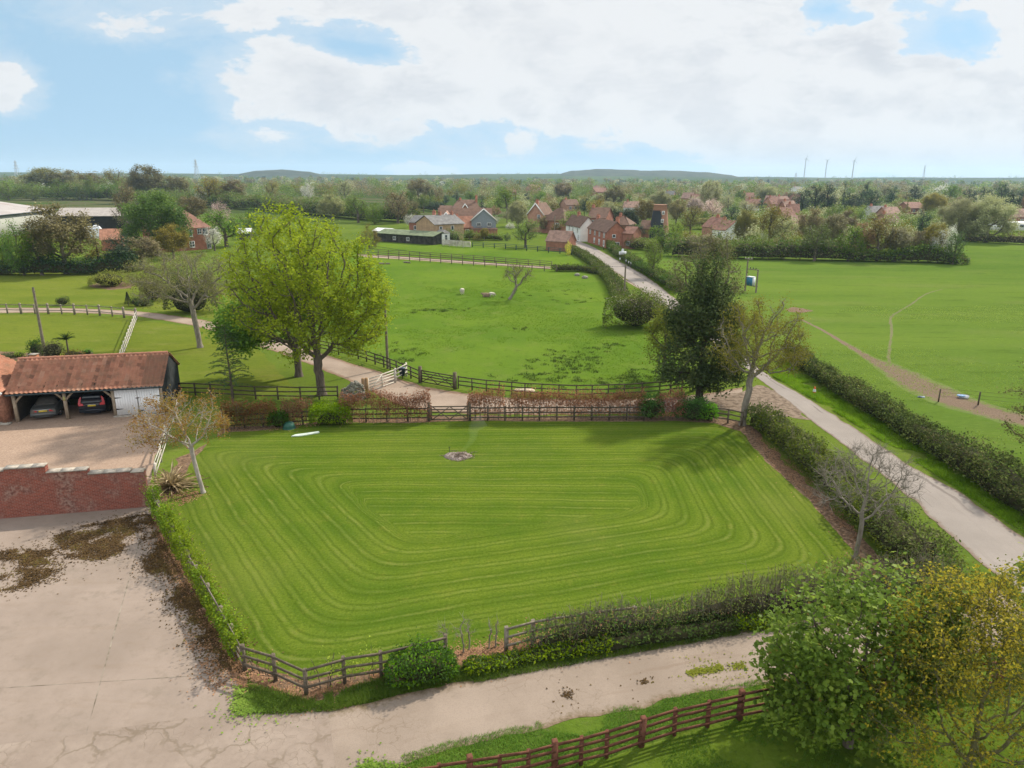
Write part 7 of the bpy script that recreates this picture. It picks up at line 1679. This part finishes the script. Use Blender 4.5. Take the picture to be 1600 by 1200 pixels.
def house(name, label, x0, y0, x1, y1, depth, eave, ridge_, wall, roof, wins=(), chim=(), gable_front=False, hip=0.0, over=.3, cat='house', rear_wins=(), porch=None, barge=False):
    """front from bearing (x0,y0) to (x1,y1); ridge along the front, or away from it when gable_front; wins: (face, u 0..1, z, w, h)"""
    a = np.array(at(x0, y0)); c = np.array(at(x1, y1)); L_ = float(np.linalg.norm(c - a)); root = thing(name, label, cat, (*a, 0), rz=math.atan2(*(c - a)[::-1]))
    D = depth; g = G()
    g.add([(0, 0, -.2), (L_, 0, -.2), (L_, 0, eave), (0, 0, eave)], [[0, 1, 2, 3]]); g.add([(L_, D, -.2), (0, D, -.2), (0, D, eave), (L_, D, eave)], [[0, 1, 2, 3]]); g.add([(L_, 0, -.2), (L_, D, -.2), (L_, D, eave), (L_, 0, eave)], [[0, 1, 2, 3]]); g.add([(0, D, -.2), (0, 0, -.2), (0, 0, eave), (0, D, eave)], [[0, 1, 2, 3]])
    if not hip:
        if gable_front:
            for y in (0, D): g.add([(0, y, eave), (L_, y, eave), (L_ / 2, y, ridge_ - .05)], [[0, 1, 2]])
        else:
            for x in (0, L_): g.add([(x, 0, eave), (x, D, eave), (x, D / 2, ridge_ - .05)], [[0, 1, 2]])
    local('wall', g, wall, root)
    g = G(); t_ = .12
    def slab(q):
        q = [np.array(p, float) for p in q]; g.add(q + [p + (0, 0, t_) for p in q], [list(range(len(q)))[::-1], list(range(len(q), 2 * len(q)))] if len(q) == 4 else [[2, 1, 0], [3, 4, 5]]); k = len(q)
        g.add(q + [p + (0, 0, t_) for p in q], [[i, (i + 1) % k, k + (i + 1) % k, k + i] for i in range(k)])
    o_ = over; sl2 = (ridge_ - eave) / ((L_ if gable_front else D) / 2); ez = eave - o_ * sl2
    if gable_front:
        slab([(-o_, -o_, ez), (L_ / 2, -o_, ridge_), (L_ / 2, D + o_, ridge_), (-o_, D + o_, ez)]); slab([(L_ / 2, -o_, ridge_), (L_ + o_, -o_, ez), (L_ + o_, D + o_, ez), (L_ / 2, D + o_, ridge_)])
    else:
        hp = hip * D / 2
        slab([(-o_, -o_, ez), (L_ + o_, -o_, ez), (L_ + o_ - hp, D / 2, ridge_), (-o_ + (hp if hip else 0), D / 2, ridge_)]); slab([(L_ + o_, D + o_, ez), (-o_, D + o_, ez), (-o_ + hp, D / 2, ridge_), (L_ + o_ - hp, D / 2, ridge_)])
        if hip: slab([(L_ + o_, -o_, ez), (L_ + o_, D + o_, ez), (L_ + o_ - hp, D / 2, ridge_)]); slab([(-o_, D + o_, ez), (-o_, -o_, ez), (-o_ + hp, D / 2, ridge_)])
    rf_ = local('roof', g, roof, root)
    if barge and gable_front:
        g = G(); g.bar((-o_, -o_ - .04, ez + .02), (L_ / 2, -o_ - .04, ridge_ + .02), .06, .28); g.bar((L_ + o_, -o_ - .04, ez + .02), (L_ / 2, -o_ - .04, ridge_ + .02), .06, .28); local('bargeboard', g, M['frame'], rf_)
    for (u, v, h_) in chim:
        g = G(); cx, cy = L_ * u, D * v; g.box(cx - .4, cx + .4, cy - .3, cy + .3, eave, ridge_ + h_); g.box(cx - .46, cx + .46, cy - .36, cy + .36, ridge_ + h_ - .25, ridge_ + h_ - .1)
        for s in (-.2, .2): g.tube([(cx + s, cy, ridge_ + h_), (cx + s, cy, ridge_ + h_ + .35)], .11, 8)
        local('chimney', g, WM['redb'] if wall is not WM['tan'] else WM['red'], rf_)
    for (f_, u, z, w_, h_) in wins:
        if f_ in 'fb': org, ux, nx = np.array([L_ * u, 0 if f_ == 'f' else D, z]), np.array([1, 0, 0]), np.array([0, -1 if f_ == 'f' else 1, 0])
        else: org, ux, nx = np.array([L_ if f_ == 'r' else 0, D * u, z]), np.array([0, 1, 0]), np.array([1 if f_ == 'r' else -1, 0, 0])
        up = np.array([0, 0, 1.0]); g = G(); Mr_ = np.stack([ux, nx, up], 1).astype(float)
        fw = .09
        for (du, dv, hu, hv) in [(-w_ / 2, 0, fw / 2, h_ / 2), (w_ / 2, 0, fw / 2, h_ / 2), (0, -h_ / 2, w_ / 2, fw / 2), (0, h_ / 2, w_ / 2, fw / 2)] + ([(0, 0, fw / 3, h_ / 2)] if w_ > .8 else []) + ([(0, 0, w_ / 2, fw / 3)] if h_ > 1.15 else []):
            g.obox(org + ux * du + up * dv + nx * .035, (hu, .05, hv), Mr_)
        wdw = local('window', g, M['frame'], root); g = G(); q = [org + nx * .02 + ux * s * w_ / 2 + up * t2 * h_ / 2 for s, t2 in ((-1, -1), (1, -1), (1, 1), (-1, 1))]; g.ngon(q); local('pane', g, M['pane'], wdw)
        g = G(); g.obox(org - up * (h_ / 2 + .1) + nx * .06, (w_ / 2 + .12, .09, .05), Mr_); local('sill', g, M['coping'], wdw)
    return root
# village, left group
house('stable', 'long low green-roofed stable in front of the village houses', 592, 377, 677, 383, 6, 2.2, 3.0, wall_mat('stable_wall', (.045, .042, .034), .6), RM['green'], [('f', u, 1.1, .9, .8) for u in (.3, .55)], over=.5, cat='stable')
house('shed', 'small dark shed with a pale roof at the left end of the green-roofed stable', 584, 374, 606, 375.5, 4, 2.3, 2.9, wall_mat('shed_wall', (.04, .055, .05)), RM['white'], cat='shed')
house('stone_house', 'tan stone house with a gable and grey slate roof behind the stable', 651, 376, 680, 380, 9, 4.7, 6.7, WM['tan'], RM['slate'], [('r', .2, 3.6, .8, 1.1), ('r', .6, 3.6, .8, 1.1), ('r', .35, 1.2, .9, 1.3)], [(.5, .5, .9), (.5, .92, .8)], True)
house('brick_house', 'brick house with a dark slate roof left of the tan gabled house', 640, 374, 672, 376, 6, 4.6, 6.2, WM['red'], RM['slate'], [('f', .3, 3.2, .8, 1.0)], [(.9, .5, 1.4)])
house('porch', 'white bay porch against the tan gabled house', 680, 380, 691, 381.5, 2.4, 2.7, 3.4, WM['white'], RM['slate'], [('f', .35, 1.5, 1.0, 1.5), ('r', .5, 1.5, .8, 1.5)], hip=.6, over=.15, cat='porch')
house('brick_barn', 'brick gable-ended barn house with pinkish roof next to the tan house', 687, 368, 708, 368, 12, 4.0, 6.5, WM['brown'], RM['pink'], (), (), True, barge=True)
house('long_house', 'long brick house with orange tiled roof and one dormer window', 706, 369, 738, 369, 6, 2.6, 5.4, WM['red'], RM['orange'], [('f', .35, 3.4, 1.6, 1.3), ('f', .75, 1.3, 1.0, 1.1)], [(.25, .3, .6)])
house('clad_house', 'house with blue-grey clad upper wall and white-edged gable right of the orange roof', 737, 369, 775, 369, 8, 4.6, 7.6, WM['slatehang'], RM['brown'], [('f', .3, 3.3, 1.1, .9), ('f', .72, 3.3, 1.1, .9)], (), True, barge=True)
house('brick_wall_range', 'low brick range beneath the blue-grey clad wall', 736, 369.6, 777, 369.8, .9, 2.0, 2.3, WM['red'], RM['brown'], (), over=.1, cat='outhouse')
house('long_barn', 'long dark-roofed barn behind the orange tiled roof', 686, 362, 768, 362, 7, 4.5, 6.9, WM['brown'], RM['brown'], cat='barn')
house('farm_house', 'large brown-roofed brick house with gables and two chimneys behind the village front', 706, 347, 752, 347, 11, 4.6, 7.8, WM['brown'], RM['brown'], [('f', .15, 4.0, 1.1, 1.2), ('f', .5, 4.2, 1.1, 1.3), ('f', .3, 1.5, 1.2, 1.3)], [(.3, .5, .7), (.85, .4, 1.6)], hip=.5)
house('gable_wing', 'small brick gable wing on the front of the large brown-roofed house', 720, 350, 734, 350, 5, 4.6, 7.0, WM['red'], RM['brown'], [('f', .5, 4.0, 1.0, 1.2)], (), True, barge=True)
house('garage', 'low brown-roofed garage left of the large brown-roofed house', 688, 339, 706, 339, 7, 2.6, 4.4, WM['brown'], RM['brown'], cat='garage')
# centre
house('gable_house', 'pink brick house with a tall gable and chimney behind the lime garden tree', 824, 362, 849, 363, 8, 5.4, 8.6, WM['pink'], RM['brown'], [('f', .7, 4.6, .9, 1.2)], [(.5, .15, 1.0)], True, barge=True)
house('hipped_house', 'brick house with a brown hipped roof left of the bright yellow-green tree', 847, 364, 881, 366, 8, 4.0, 7.2, WM['red'], RM['brown'], [('f', .7, 2.6, 1.2, 1.2)], (), hip=.8)
house('brick_shed', 'small brick shed with a pink tiled roof at the road bend', 853, 391, 887, 393, 4.6, 2.25, 4.4, WM['red'], RM['pink'], (), (), over=.2, cat='shed')
house('white_cottage', 'white rendered cottage with brown roof facing the road', 906, 377.5, 930, 377.2, 10, 3.9, 6.3, WM['white'], RM['brown'], [('l', .25, 2.9, .8, .9), ('l', .7, 2.9, .8, .9), ('l', .15, 1.2, .9, 1.1), ('l', .55, 1.2, .9, 1.9)], [(.5, .9, .9)], True, cat='cottage')
house('white_cottage', 'rear white cottage range behind the first white gable', 895, 373.5, 914, 373.3, 8, 3.7, 6.1, WM['white'], RM['brown'], [('l', .5, 2.8, .8, .9), ('l', .3, 1.2, .8, 1.0)], (), True, cat='cottage')
house('red_cottage', 'long red brick cottage with gable end and chimney beside the road', 947, 388, 977, 387.6, 16, 3.9, 6.2, WM['redb'], RM['brown'], [('l', .12, 3.0, 1.0, 1.1), ('l', .36, 3.0, 1.0, 1.1), ('l', .6, 3.0, 1.0, 1.1), ('l', .86, 3.0, 1.0, 1.1), ('l', .12, 1.1, 1.0, 1.2), ('l', .36, 1.1, 1.0, 1.2), ('l', .62, 1.1, 1.0, 1.2), ('f', .38, 2.9, .8, .7), ('f', .55, 1.0, 1.2, .8)], [(.6, .06, 1.0), (.5, .95, .8)], True, cat='cottage')
house('cottage_wing', 'lower brick wing with a roof window on the right of the red cottage', 972, 388, 988, 389, 5, 3.6, 5.0, WM['red'], RM['red'], [('f', .55, 1.3, .9, .9)], (), over=.2, cat='cottage')
house('gabled_house', 'brick house with a steep gable behind the white cottage', 918, 364, 945, 365, 9, 4.6, 7.4, WM['red'], RM['brown'], [('f', .3, 3.4, .9, 1.0)], [(.05, .5, .8)], hip=0)
house('bungalow', 'brown hipped bungalow roof between the red cottage and the cypress hedge', 955, 364, 982, 365, 8, 2.6, 5.2, WM['brown'], RM['brown'], (), [(.3, .5, .5)], hip=.8)
house('mill_outhouse', 'low brown-roofed outhouse at the foot of the mill tower', 1000, 371, 1014, 371.5, 6, 2.6, 4.6, WM['brown'], RM['brown'], cat='outhouse')
house('white_bungalow', 'white bungalow with a red tiled roof right of the mill', 1112, 373, 1132, 375, 8, 2.7, 5.0, WM['white'], RM['red'], [('f', .6, 1.5, 1.3, 1.0)], [(.1, .5, .8)], cat='bungalow')
house('red_bungalow', 'red-roofed house end joined to the left of the white bungalow', 1096, 369, 1113, 371, 7, 2.9, 5.4, WM['pink'], RM['red'], (), [(.5, .5, .7)], cat='bungalow')
# mill
b = np.array(at(1029, 371)); o = thing('windmill', 'tapering brick windmill tower without sails, tarred black down one side', 'windmill', (*b, 0)); zt = hgt(b[1], 319.5, 1029); g = G()
def mill_mat(t):
    v = t.coord(); x, y, z = t.sep(v); n = t.noise(v, 2.0, 4, .6); n2 = t.noise(v, 9, 3, .6)
    br = t.mix(t.step(n2, .35, .65), (.27, .135, .09), (.36, .20, .14)); tar = t.mix(n2, (.022, .028, .034), (.045, .05, .055))
    edge_ = t.m('ADD', t.m('ADD', x, t.m('MULTIPLY', t.m('SUBTRACT', z, 4.5), .22)), t.lin(n, 0, 1, -.6, .6))
    return t.mix(t.m('MULTIPLY', t.step(edge_, .55, .25), t.step(z, zt - 1.3, zt - 1.8)), br, tar), {'rough': .9, 'spec': .15}
M['mill'] = material('mill_brick', mill_mat); n = 12
g.lathe((0, 0, 0), [(3.0, -.2), (2.6, zt * .33), (2.2, zt * .66), (1.8, zt - .15), (1.87, zt - .1), (1.87, zt)], 40); local('tower', g, M['mill'], o)
for (z, a_) in ((zt - 2.2, -1.35), (zt - 4.4, -1.45)):
    R_ = 3.0 - (3.0 - 1.8) * z / zt + .03; c = np.array([math.cos(a_) * R_, math.sin(a_) * R_, z]); u_ = np.array([-math.sin(a_), math.cos(a_), 0]); n_ = np.array([math.cos(a_), math.sin(a_), 0]); Mr_ = np.stack([u_, n_, np.array([0, 0, 1.0])], 1); g = G()
    for (du, dv, hu, hv) in [(-.32, 0, .06, .48), (.32, 0, .06, .48), (0, -.45, .36, .06), (0, .45, .36, .06), (0, 0, .03, .45)]: g.obox(c + u_ * du + np.array([0, 0, dv]), (hu, .08, hv), Mr_)
    wdw = local('window', g, M['frame'], o); g = G(); g.obox(c, (.3, .04, .44), Mr_); local('pane', g, M['pane'], wdw)
# left farm
house('farmhouse', 'red brick farmhouse with hipped red roof and white windows at left', 250, 395, 331, 389, 8, 5.2, 8.6, WM['redb'], RM['red'], [('f', .60, 3.9, 1.1, 1.4), ('f', .79, 4.2, .9, 1.2), ('f', .905, 4.1, 1.2, 1.4), ('f', .95, 1.2, .9, 1.9), ('f', .62, 1.4, 1.1, 1.3), ('f', .2, 3.9, 1.1, 1.4)], [(.5, .5, .9)], hip=.9, cat='farmhouse')
house('outbuilding', 'small orange-roofed outbuilding left of the red farmhouse', 160, 392, 193, 391, 5, 2.6, 4.6, WM['redb'], RM['orange'], cat='outbuilding')
house('open_barn', 'open-fronted barn with a pale corrugated roof behind the ashen tree', 92, 362, 198, 361, 11, 4.6, 6.6, wall_mat('dark_barn', (.025, .024, .022)), RM['tin'], cat='barn', over=.5)
a = np.array([-131., 150.]); c = np.array([-142., 226.]); o = thing('grey_barn', 'big grey corrugated barn with a rust-streaked pale roof at far left', 'barn', (*a, 0), rz=math.atan2(*(c - a)[::-1])); Lb = float(np.linalg.norm(c - a))
def barn_mat(t):
    v = t.coord(); x, y, z = t.sep(v); w = t.n('ShaderNodeTexWave', {'Vector': v, 'Scale': .9, 'Distortion': 1.5, 'Detail': 3.0}, bands_direction='X').outputs['Fac']
    c_ = t.mix(w, (.26, .265, .235), (.40, .40, .36)); return t.mix(t.m('MULTIPLY', t.step(t.noise(v, .6, 4, .6), .5, .7), .4), c_, (.2, .19, .15)), {'rough': .8}
M['barnwall'] = material('barn_sheeting', barn_mat)
g = G(); g.box(0, Lb, 0, .3, 0, 6); g.add([(Lb, 0, 0), (Lb, 40, 0), (Lb, 40, 6), (Lb, 20, 9), (Lb, 0, 6)], [[0, 1, 2, 3, 4]]); g.add([(0, 0, 0), (0, 40, 0), (0, 40, 6), (0, 20, 9), (0, 0, 6)], [[4, 3, 2, 1, 0]]); g.box(0, Lb, 39.7, 40, 0, 6); local('wall', g, M['barnwall'], o)
def broof(t):
    v = t.coord(); x, y, z = t.sep(v); n = t.noise(v, .15, 4, .6); st = t.n('ShaderNodeMapping', {'Vector': v, 'Scale': (.35, .05, 1)}).outputs[0]
    c_ = t.mix(t.step(n, .3, .7), (.30, .265, .25), (.38, .345, .33)); return t.mix(t.m('MULTIPLY', t.step(t.noise(st, 1, 3, .6), .62, .68), .8), c_, (.24, .12, .08)), {'rough': .75}
M['barnroof'] = material('barn_roof_sheeting', broof)
g = G(); g.add([(-.5, -.6, 5.95), (Lb + .5, -.6, 5.95), (Lb + .5, 20, 9.05), (-.5, 20, 9.05), (-.5, 40.6, 5.95), (Lb + .5, 40.6, 5.95)], [[0, 1, 2, 3], [3, 2, 5, 4]]); rf_ = local('roof', g, M['barnroof'], o); g = G(); g.box(-.5, Lb + .5, -.75, -.6, 5.75, 6.0); local('gutter', g, M['guttering'], rf_)
house('hut', 'little hut with a white roof right of the red farmhouse', 374, 375, 391, 375, 3, 1.9, 2.9, wall_mat('hut_wall', (.06, .055, .045)), RM['white'], cat='hut')
b = at(138, 372); o = thing('tarpaulin', 'white tarpaulin-covered heap by the open barn', 'tarpaulin', (*b, 0)); g = G(); g.blob((0, 0, 1.3), (2.2, 1.6, 1.7), 4, .5, 18, 10); g.blob((2.6, .4, 1.1), (1.6, 1.5, 1.9), 8, .5, 16, 9); local('sheet', g, plain('white_sheeting', (.66, .68, .70), .12), o)
# distant village
r = np.random.default_rng(77)
dv = [(1200, 325, 14, 'pink'), (1213, 329, 16, 'red'), (1226, 327, 16, 'pink'), (1221, 335, 16, 'red'), (1236, 339, 17, 'pink'), (1238, 347, 18, 'red'), (1234, 356, 18, 'red'), (1226, 320, 14, 'red'), (1241, 320, 14, 'brown'), (1246, 366, 20, 'pink'), (1374, 344, 24, 'white'), (1395, 346, 22, 'pink'), (1432, 335, 24, 'red'), (1397, 362, 20, 'brown'), (1588, 352, 30, 'brown'), (1606, 350, 26, 'pink'), (1176, 328, 22, 'red'), (985, 334, 22, 'pink'), (1072, 318, 16, 'pink'), (1044, 314, 14, 'slate'), (800, 306, 14, 'red'), (838, 298, 14, 'red'), (886, 300, 14, 'pink'), (895, 330, 20, 'brown'), (940, 306, 18, 'red'), (932, 301, 16, 'pink'), (1170, 318, 18, 'red'), (1090, 322, 16, 'red'), (1250, 302, 12, 'white')]
places = ['pale', 'plain', 'squat', 'small', 'broad', 'narrow', 'low', 'tidy']
labs = ['pink-roofed house at the left end of the distant red roofs', 'red-roofed house second from the left among the distant roofs', 'pink-roofed house in the middle of the distant red roofs', 'red-roofed house below the middle pink roof', 'pink-roofed house right of the large olive-brown tree', 'red roof above the lowest two roofs of the distant cluster', 'lower red roof in the distant cluster beside the near pine grove', 'red-roofed house at the top of the distant cluster', 'brown-roofed house at the top right of the distant cluster', 'lowest pink roof of the distant cluster, half behind trees', 'white-walled house right of the blackest pine', 'pink house right of the white-walled house', 'red-roofed far house below the golden round willow', 'dark low barn in the grassy gap before the dark leaning evergreen', 'brown bungalow right of the largest willow', 'pink-roofed bungalow at the right edge', 'red-roofed house behind the pale yellow-green domed tree', 'pale pink low house behind the clipped cypress hedge', 'pink roof far beyond the mill tower', 'grey roof far beyond the mill, left of the pink one', 'red far house above the big dense green tree', 'red far house on the skyline side of the village', 'pink far house near the ivy-dark trunks', 'brown-roofed house behind the dark pine', 'long red-brick far terrace beyond the tall bare tree', 'pink far house left of the long terrace', 'red far house near the dark domed tree', 'red far house left of the tall pale buff tree', 'small white far house left of the near pine grove']
for k, (x, yb, w_, rm) in enumerate(dv):
    house('distant_house', labs[k], x - w_ / 2, yb, x + w_ / 2, yb + r.uniform(-.4, .6), r.uniform(7, 9), 3.4 if w_ < 20 else 2.9, 6.6 if w_ < 20 else 5.4, WM['white'] if (rm == 'white' or k in (16, 17)) else WM['pink'] if k % 2 else WM['red'], RM['slate'] if rm == 'white' else RM[rm], [('f', .3, 1.6, 1.2, 1.2), ('f', .72, 1.6, 1.2, 1.2)], [(.2, .5, .8)] if k % 3 else ())
# polytunnel-like caravans at far right
b = at(1572, 362); o = thing('caravan', 'pale static caravan beyond the largest willow', 'caravan', (*b, 0), rz=.05); g = G(); g.obox((0, 0, 1.75), (5.5, 1.5, 1.25)); g.add([(-5.7, -1.6, 3.0), (5.7, -1.6, 3.0), (5.7, 0, 3.35), (-5.7, 0, 3.35), (5.7, 1.6, 3.0), (-5.7, 1.6, 3.0)], [[0, 1, 2, 3], [3, 2, 4, 5]]); local('body', g, WM['white'], o)
for x in (-3.8, -1.4, 1.4, 3.8): g = G(); g.box(x - .7, x + .7, -1.53, -1.51, 1.5, 2.4); local('window', g, M['pane'], o)
# parked cars seen far off
for x, y, w_, lab, col_ in [(678, 321, 9, 'white car parked above the village hedge', (.7, .7, .7)), (695, 323, 9, 'dark blue car parked above the village hedge', (.02, .05, .08)), (714, 373, 9, 'pale car parked behind the clipped garden hedge', (.5, .55, .62))]:
    b = at(x, y); st = dict(est); car(lab, b, PI / 2, paint('far_car_paint', col_), st)
# wind turbines, pylons, mast
M['steel'] = plain('pale_steel', (.45, .47, .48), .1, rough=.6)
def turbine(label, x, yb, yt, Y, a0):
    X = (x - 800) / FPX * (Y * CP + CAMH * SP); zb, zt_ = hgt(Y, yb, x), hgt(Y, yt, x); o = thing('wind_turbine', label, 'turbine', (X, Y, zb), 'wind turbines on the far ridge'); H_ = zt_ - zb; g = G(); g.tube([(0, 0, 0), (0, 0, H_)], [2.6, 1.7], 10); local('tower', g, M['steel'], o); g = G(); g.obox((0, -1, H_ + 1), (1.6, 4, 1.6)); n_ = local('nacelle', g, M['steel'], o)
    for k in range(3):
        a_ = a0 + k * 2.094; g = G(); g.tube([(0, -5.4, H_ + 1), (math.sin(a_) * 5, -5.4, H_ + 1 + math.cos(a_) * 5), (math.sin(a_) * 17, -5.4, H_ + 1 + math.cos(a_) * 17)], [.7, .9, .2], 5); local('blade', g, M['steel'], n_)
turbine('wind turbine mast, the left one of three on the far ridge', 1254, 281, 248, 3200, .2); turbine('wind turbine mast, the middle one of three on the far ridge', 1287, 281, 251, 3300, .9); turbine('wind turbine mast, the nearest and right one of three', 1329, 287, 251, 2900, .3)
def pylon(label, x, yb, yt, Y, w_):
    X = (x - 800) / FPX * (Y * CP + CAMH * SP); zb, zt_ = hgt(Y, yb, x), hgt(Y, yt, x); H_ = zt_ - zb; o = thing('pylon', label, 'pylon', (X, Y, zb)); g = G()
    def wd(z): return w_ * (1 - z / H_) ** 1.2 + .6
    zs = np.linspace(0, H_, 8)
    for sx in (-1, 1):
        for sy in (-1, 1): g.tube([(sx * wd(z), sy * wd(z), z) for z in zs], .5, 4, cap=False)
    for k in range(7):
        for sx in (-1, 1): g.bar((sx * wd(zs[k]), -wd(zs[k]), zs[k]), (-sx * wd(zs[k + 1]), -wd(zs[k + 1]), zs[k + 1]), .5, .5)
    local('lattice', g, M['steel'], o)
    for k, z in enumerate((.62, .77, .92)): g = G(); g.bar((-w_ * (1.5 - k * .3), 0, H_ * z), (w_ * (1.5 - k * .3), 0, H_ * z), .6, .6); local('arm', g, M['steel'], o)
pylon('lattice pylon on the far blue plain at the left edge', 27, 283, 251, 1700, 5); pylon('lattice pylon on the far blue plain above the farmhouse', 307, 279, 249, 1800, 5); pylon('thin lattice mast on the far right ridge', 1440, 281, 258, 2800, 3); pylon('short lattice pylon left of the wind turbines', 1241, 281, 270, 3000, 5)
